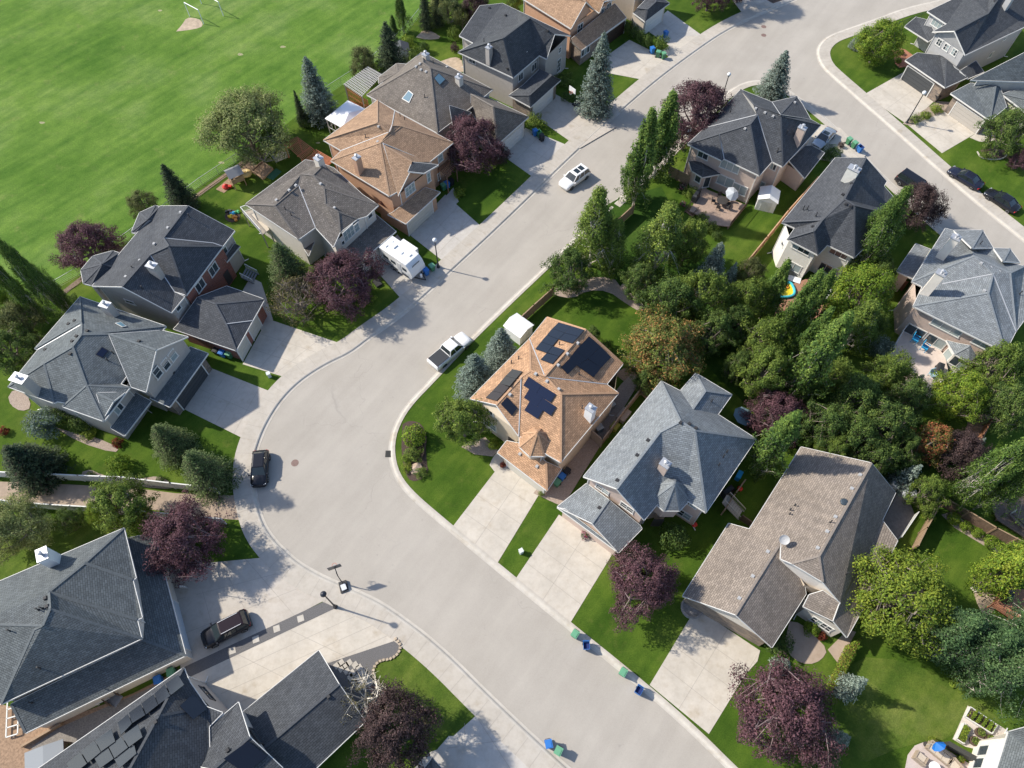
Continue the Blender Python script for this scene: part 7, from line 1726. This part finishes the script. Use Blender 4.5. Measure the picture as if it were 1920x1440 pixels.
# paddling pool
r = empty('paddling_pool', P(1472, 545, .5), .9); tag(r, 'turquoise and yellow inflatable paddling pool on the wooden deck', 'pool')
YEL = mat('pool_yellow', (.75, .60, .03), .4); TUR = mat('pool_turquoise', (.06, .45, .55), .35)
b = MB(); outl = [(1.35*cos(a)*(1+.0*a), .85*sin(a)*(1-.35*cos(2*a))) for a in [2*pi*k/36 for k in range(36)]]
for k in range(36):
    a = outl[k]; c = outl[(k+1) % 36]; b.tube([(a[0], a[1], .2), (c[0], c[1], .2)], .17, 8, False)
b.build('pool_ring', TUR, r, smooth=True); b = MB(); b.prism([(x*.92, y*.9) for x, y in outl], .03, .16); b.build('pool_floor', YEL, r)
b = MB(); b.lathe((.5, .1, .16), [(.28, 0), (.3, .12), (.1, .2)], 12); b.build('pool_seat', mat('pool_orange', (.8, .3, .03), .5), r)
b = MB(); b.box((0, 0, .04), (1.6, .9, .06)); o = b.build('play_mat', WHITE); o.location = P(1489, 524, .5); o.rotation_euler.z = -.4; tag(o, 'white mat on the deck between paddling pool and wall', 'mat')
b = MB(); b.box((0, 0, .35), (1.7, .8, .08)); b.box((0, .42, .6), (1.7, .08, .5)); b.box((-.8, 0, .18), (.08, .8, .35)); b.box((.8, 0, .18), (.08, .8, .35)); o = b.build('garden_bench', WHITE); o.location = P(1548, 552, .5); o.rotation_euler.z = 1.0; tag(o, 'white cushioned bench at the right side of the paddling pool deck', 'bench')
b = MB(); b.lathe((0, 0, 0), [(.25, 0), (.3, .5), (.2, .7), (.05, .75)], 12); o = b.build('plant_pot', TDK); o.location = P(1562, 535, .02); tag(o, 'dark pot with white top beside the white wall, by the maple', 'pot')
# play yard
r = empty('playhouse', P(448, 345), .6); tag(r, 'wooden playhouse on stilts with grey roof and tan tube slide', 'playhouse')
b = MB()
for x in (-.8, .8):
    for y in (-.8, .8): b.box((x, y, 1.1), (.12, .12, 2.2))
b.build('frame', M_WOOD, r); b = MB(); b.box((0, 0, 1.1), (1.8, 1.8, .1)); b.box((-.85, 0, 1.45), (.06, 1.7, .6)); b.box((0, -.85, 1.45), (1.7, .06, .6)); b.build('platform', M_WOOD, r)
b = MB(); 
for s in (-1, 1): b.face([(-1.05, s*1.05, 2.2), (1.05, s*1.05, 2.2), (1.05, 0, 2.85), (-1.05, 0, 2.85)][::-s])
b.build('roof', mat('play_roof', (.20, .21, .23), .8), r)
b = MB(); pts = [Vector((1.2+.75*cos(a), .3+.75*sin(a), 1.5-1.3*t)) for t, a in [(k/14, -2.6+k*.42) for k in range(15)]]; b.tube(pts, .36, 12); b.build('tube_slide', mat('slide_tan', (.55, .40, .17), .5), r, smooth=True)
r = empty('sandbox', P(493, 322), -.0); tag(r, 'square timber sandbox in the play yard', 'sandbox'); v = [P(x, y)-P(493, 322) for x, y in [(472, 322), (492, 305), (512, 318), (494, 337)]]
b = MB()
for a, c in zip(v, v[1:]+v[:1]): b.bar((a.x, a.y, .15), (c.x, c.y, .15), .15, .3)
b.build('frame', M_WOOD, r); b = MB(); b.prism([(q.x*.95, q.y*.95) for q in v], .02, .16); b.build('sand', M_DIRT, r)
o = flat('ground_tarp', [[V2(q) for q in W2([(498, 332), (518, 316), (528, 322), (512, 338)])]], mat('tarp_green', (.03, .12, .07), .7), 0, .06, None); tag(o, 'green tarpaulin beside the sandbox', 'tarp')
RED = mat('toy_red', (.55, .03, .02), .45)
b = MB(); b.lathe((0, 0, 0), [(.35, 0), (.4, .25), (.15, .5), (0, .55)], 10); b.box((.4, 0, .2), (.6, .3, .25)); o = b.build('toy_car', RED); o.location = P(424, 352); o.scale = (1.2, 1.2, 1.2); tag(o, 'red plastic toy on the grass left of the playhouse', 'toy')
tcols = [RED, TBL, YEL, WHITE, mat('toy_orange', (.6, .25, .04), .5), TDK, mat('toy_green', (.08, .4, .15), .5)]
for k, (x, y, w_, l_) in enumerate([(430, 398, 1.4, 'black toy heap in the dark play patch'), (437, 402, .9, 'blue toy box in the dark play patch'), (433, 407, .8, 'yellow toy in the dark play patch'), (441, 410, 1.6, 'orange and white surfboard-like toy in the play patch'), (446, 399, .6, 'green toy in the dark play patch')]):
    b = MB(); m_ = [TDK, TBL, YEL, tcols[4], tcols[6]][k]; b.box((0, 0, .12), (w_*.7, .4, .2), k*.7); b.box((.1, .1, .28), (w_*.3, .25, .15), k); b.lathe((-.2, -.1, .2), [(.15, 0), (.12, .2), (.02, .25)], 8); o = b.build('toy', m_); o.location = P(x, y); tag(o, l_, 'toy', 'toys in the play patch')
area('dark_bed', [(425, 398), (440, 392), (452, 402), (448, 415), (430, 418), (420, 408)], M_MULCH, .02, 1)
area('planting_bed', [(405, 355), (470, 300), (482, 310), (420, 362)], M_DIRT, .018)
# shopping of small side-yard objects
def crate(px, py, w_, d_, h_, m_, name, label, cat, rz=0, z=0):
    b = MB(); b.box((0, 0, h_/2), (w_, d_, h_)); b.box((0, 0, h_+.025), (w_*1.06, d_*1.06, .06)); b.box((0, -d_/2-.01, h_*.55), (w_*.3, .03, .06)); o = b.build(name, m_); o.location = P(px, py, z); o.rotation_euler.z = rz; tag(o, label, cat)
crate(1168, 782, 1.5, 1.0, .7, mat('box_tan', (.40, .34, .28), .7), 'storage_box', 'tan storage box against the side yard fence', 'storage box', .9); crate(1152, 802, .9, .8, .5, mat('box_yellow', (.30, .30, .05), .6), 'storage_box', 'yellow-topped box against the side yard fence', 'storage box', .9)
crate(1122, 806, .8, .8, .8, GALV, 'air_conditioner', 'grey cooling unit in the fenced corner beside the solar panel house', 'air conditioner', .5); crate(1143, 762, .9, .9, .8, GALV, 'air_conditioner', 'grey cooling unit nearer the back of the solar panel house', 'air conditioner', .5)
crate(1383, 895, .9, .5, .8, TBL, 'patio_seat', 'blue cushioned box on the shaded patio of the light grey house', 'storage box', 1.0)
b = MB(); b.lathe((0, 0, 0), [(.12, 0), (.28, .15), (.3, .35), (.15, .5), (0, .52)], 12)
for (x, y, l_) in [(1386, 918, 'small red ball-shaped thing on the shaded patio'), (1301, 985, 'red pot at the corner of the light grey house'), (606, 222, 'red cover beside the white gazebo')]:
    o = (b.build('red_pot', RED) if l_.startswith('small') else bpy.data.objects.new('red_pot', bpy.data.meshes['red_pot']))
    if not l_.startswith('small'): COL.objects.link(o)
    o.location = P(x, y, .02); tag(o, l_, 'pot')
for (x, y, l_, s_) in [(1677, 912, 'round white covered table on the bungalow deck', .55), (1700, 925, 'pale grey covered furniture on the bungalow deck', .75)]:
    b = MB(); b.lathe((0, 0, 0), [(s_*.9, 0), (s_, .6), (s_*.9, .8), (.1, .86)], 16, 1, 1.3 if s_ > .6 else 1); o = b.build('furniture_cover', mat('cover_pale', (.58, .60, .64), .7)); o.location = P(x, y, .6); tag(o, l_, 'cover')
# patio bottom right
def sofa(px, py, rz, w_, label):
    p = P(px, py, .05); r = empty('garden_sofa', p, rz); tag(r, label, 'sofa')
    b = MB(); b.box((0, 0, .2), (w_, .85, .35)); b.box((0, .38, .55), (w_, .12, .45)); b.build('frame', WICK, r)
    for s in (-1, 1): b = MB(); b.box((s*(w_/2-.06), 0, .45), (.13, .85, .3)); b.build('armrest', WICK, r)
    n = max(1, round((w_-.3)/.7))
    for i in range(n): b = MB(); b.box((-w_/2+.15+(w_-.3)*(i+.5)/n, -.04, .44), ((w_-.3)/n-.03, .7, .14)); b.build('cushion', CUSH, r)
sofa(1757, 1412, -.75, 2.1, 'tan wicker sofa on the round patio'); sofa(1722, 1422, 2.4, 1.0, 'tan wicker armchair with striped cushion on the round patio'); sofa(1785, 1436, -1.0, 1.0, 'tan wicker armchair right of the wicker sofa')
table(1745, 1440, .05, .5, 'white topped round table at the bottom of the patio', WHITE)
b = MB(); b.lathe((0, 0, 0), [(.15, 0), (.2, .35), (.17, .36)], 10)
for x, y, l_ in [(1750, 1390, 'terracotta pot holding yellow flowers at the patio rim'), (1771, 1398, 'small orange pot beside the patio'), (1801, 1427, 'pot holding yellow flowers by the house wall'), (943, 874, 'terracotta pot holding the red flowers'), (1098, 1005, 'pot holding pink flowers on the cream driveway')]:
    o = b.build('flower_pot', mat('terracotta', (.42, .16, .08), .8)); o.location = P(x, y, .03); tag(o, l_, 'pot')
def planter(px, label, m, pal='bright', z=.35, rowed=False):
    v = [P(x, y) for x, y in px]; c = sum(v, Vector((0, 0, 0)))/4; r = empty('planter_bed', c); tag(r, label, 'planter'); v = [q-c for q in v]
    b = MB()
    for a, e in zip(v, v[1:]+v[:1]): b.bar((a.x, a.y, z/2), (e.x, e.y, z/2), .1, z)
    b.build('planter_frame', m, r); b = MB(); b.prism([(q.x*.97, q.y*.97) for q in v], .02, z*.8); b.build('soil', M_MULCH, r)
    F = MB(); R = random.Random(len(label))
    for k in range(700):
        s_, t_ = R.uniform(.06, .94), R.uniform(.08, .92)
        if rowed: t_ = (round(t_*5)+R.uniform(-.25, .25))/5; t_ = min(.95, max(.05, t_))
        p = v[0].lerp(v[1], s_).lerp(v[3].lerp(v[2], s_), t_); F.mi = R.choice((0, 1, 2)); leaf(F, p+Vector((0, 0, z+R.uniform(0, .3))), Vector((0, 0, 1)), .14, R)
    F.build('vegetables', LM[pal], r)
planter([(1806, 1344), (1816, 1326), (1866, 1360), (1856, 1376)], 'larger vegetable planter with leafy rows, bottom right', VIN, 'bright', rowed=True); planter([(1790, 1386), (1804, 1356), (1815, 1366), (1804, 1395)], 'smaller vegetable planter along the white edge, bottom right', VIN, 'yellow')
for x, y, l_ in [(1834, 1374, 'half barrel planter nearest the larger vegetable bed'), (1852, 1386, 'half barrel planter by the white house wall'), (1824, 1390, 'half barrel planter beside the smaller vegetable bed')]:
    r = empty('barrel_planter', P(x, y)); tag(r, l_, 'planter', 'barrel planters'); b = MB(); b.lathe((0, 0, 0), [(.36, 0), (.43, .25), (.42, .45), (.36, .45), (.36, .38)], 16); b.build('barrel', M_WOODD, r); b = MB(); b.lathe((0, 0, .36), [(.36, 0), (.01, .02)], 12); b.build('soil', M_MULCH, r)
    F = MB(); R = random.Random(x)
    for k in range(140): a = R.uniform(0, 6.28); q = R.random()**.5*.34; F.mi = R.choice((0, 1, 2)); leaf(F, Vector((q*cos(a), q*sin(a), .45+R.uniform(0, .2))), Vector((0, 0, 1)), .13, R)
    F.build('plants', LM['green'], r)
# black slab screen beside the patio
b = MB(); a = P(1766, 1395); c = P(1818, 1424); b.bar((a.x, a.y, .55), (c.x, c.y, .55), .35, 1.1); b.bar((a.x, a.y, 1.12), (c.x, c.y, 1.12), .42, .05)
tag(b.build('outdoor_counter', mat('cover_charcoal', (.045, .045, .04), .7)), 'long black covered counter between patio and vegetable beds', 'counter')
# stone boulder and retaining stones in the island bed
ico = []
def rock(px, py, s_, label, m=None):
    bm = bmesh.new(); bmesh.ops.create_icosphere(bm, subdivisions=2, radius=s_); R = random.Random(px)
    for v_ in bm.verts: v_.co *= R.uniform(.82, 1.1); v_.co.z = max(-s_*.3, v_.co.z*.6)
    me = bpy.data.meshes.new('boulder'); bm.to_mesh(me); bm.free(); me.materials.append(m or mat('boulder_tan', (.45, .34, .25), .9, .2, 3)); o = bpy.data.objects.new('boulder', me); COL.objects.link(o); o.location = P(px, py, .1); tag(o, label, 'boulder')
rock(781, 878, .75, 'flat tan boulder in the lower end of the island bed'); rock(1372, 1302-0, .01, 'x') if False else None
rock(1829, 1103, .45, 'white boulder beside the red deck garden', mat('boulder_white', (.6, .55, .5), .9)); rock(1170, 538, .5, 'pale boulder in the gravel bed under the birches'); rock(1192, 500, .45, 'round boulder under the light birches', mat('boulder_white', (.6, .55, .5), .9))
b = MB(); el = smooth_line(W2([(797, 810), (799, 830), (795, 848), (790, 862)]), 2)
for a, c in zip(el, el[1:]): b.bar((a.x, a.y, .15), (c.x, c.y, .15), .18, .3)
tag(b.build('retaining_wall', M_WOODD), 'low curved dark retaining edge in the island bed', 'retaining wall')
# round stone planter left of the bungalow garage
b = MB(); p = P(1297, 1140); b.lathe((p.x, p.y, 0), [(1.1, 0), (1.1, .3), (.9, .3), (.9, .12), (0.01, .12)], 24); tag(b.build('round_planter', mat('stone_ring', (.30, .28, .26), .9, .2, 4)), 'round grey stone planter at the bungalow garage corner', 'planter')
# clutter between the two lower left houses
stairs(232, 1318, 1.15, 6, 1.0, 'grey wooden side stairs between the two lower left houses', mat('step_grey', (.20, .21, .23), .8), 1.1, railm=M_WOODD)
gabled('garden_shed', 104, 1432, 3.0, 2.6, 1.7, .35, 'grey-roofed lean-to shed cut by the bottom edge, lower left', wall=M_WOODD, roof=mat('leanto_grey', (.24, .26, .28), .7), rh=.15)
r = empty('raised_bed', P(28, 1345), .3); tag(r, 'ladder-like white timber frame on bare soil at the lower left edge', 'garden frame')
b = MB()
for sx in (-1, 1): b.bar((sx*.5, -1.6, .35), (sx*.5, 1.6, .35), .1)
b.build('side_rail', VIN, r)
for k in range(5): b = MB(); b.bar((-.5, -1.6+k*.8, .35), (.5, -1.6+k*.8, .35), .1); b.box((0, -1.6+k*.8, .17), (.1, .1, .34)); b.build('rung', VIN, r)
b = MB(); a = P(45, 1400); c = P(118, 1358); b.bar((a.x, a.y, .25), (c.x, c.y, .25), .2, .5); tag(b.build('retaining_wall', M_WOOD), 'timber retaining wall on the bare soil behind the large grey house', 'retaining wall')
TR('shrub', 122, 1410, 14, 1.2, 'small green bush by the lean-to shed, lower left', gb)
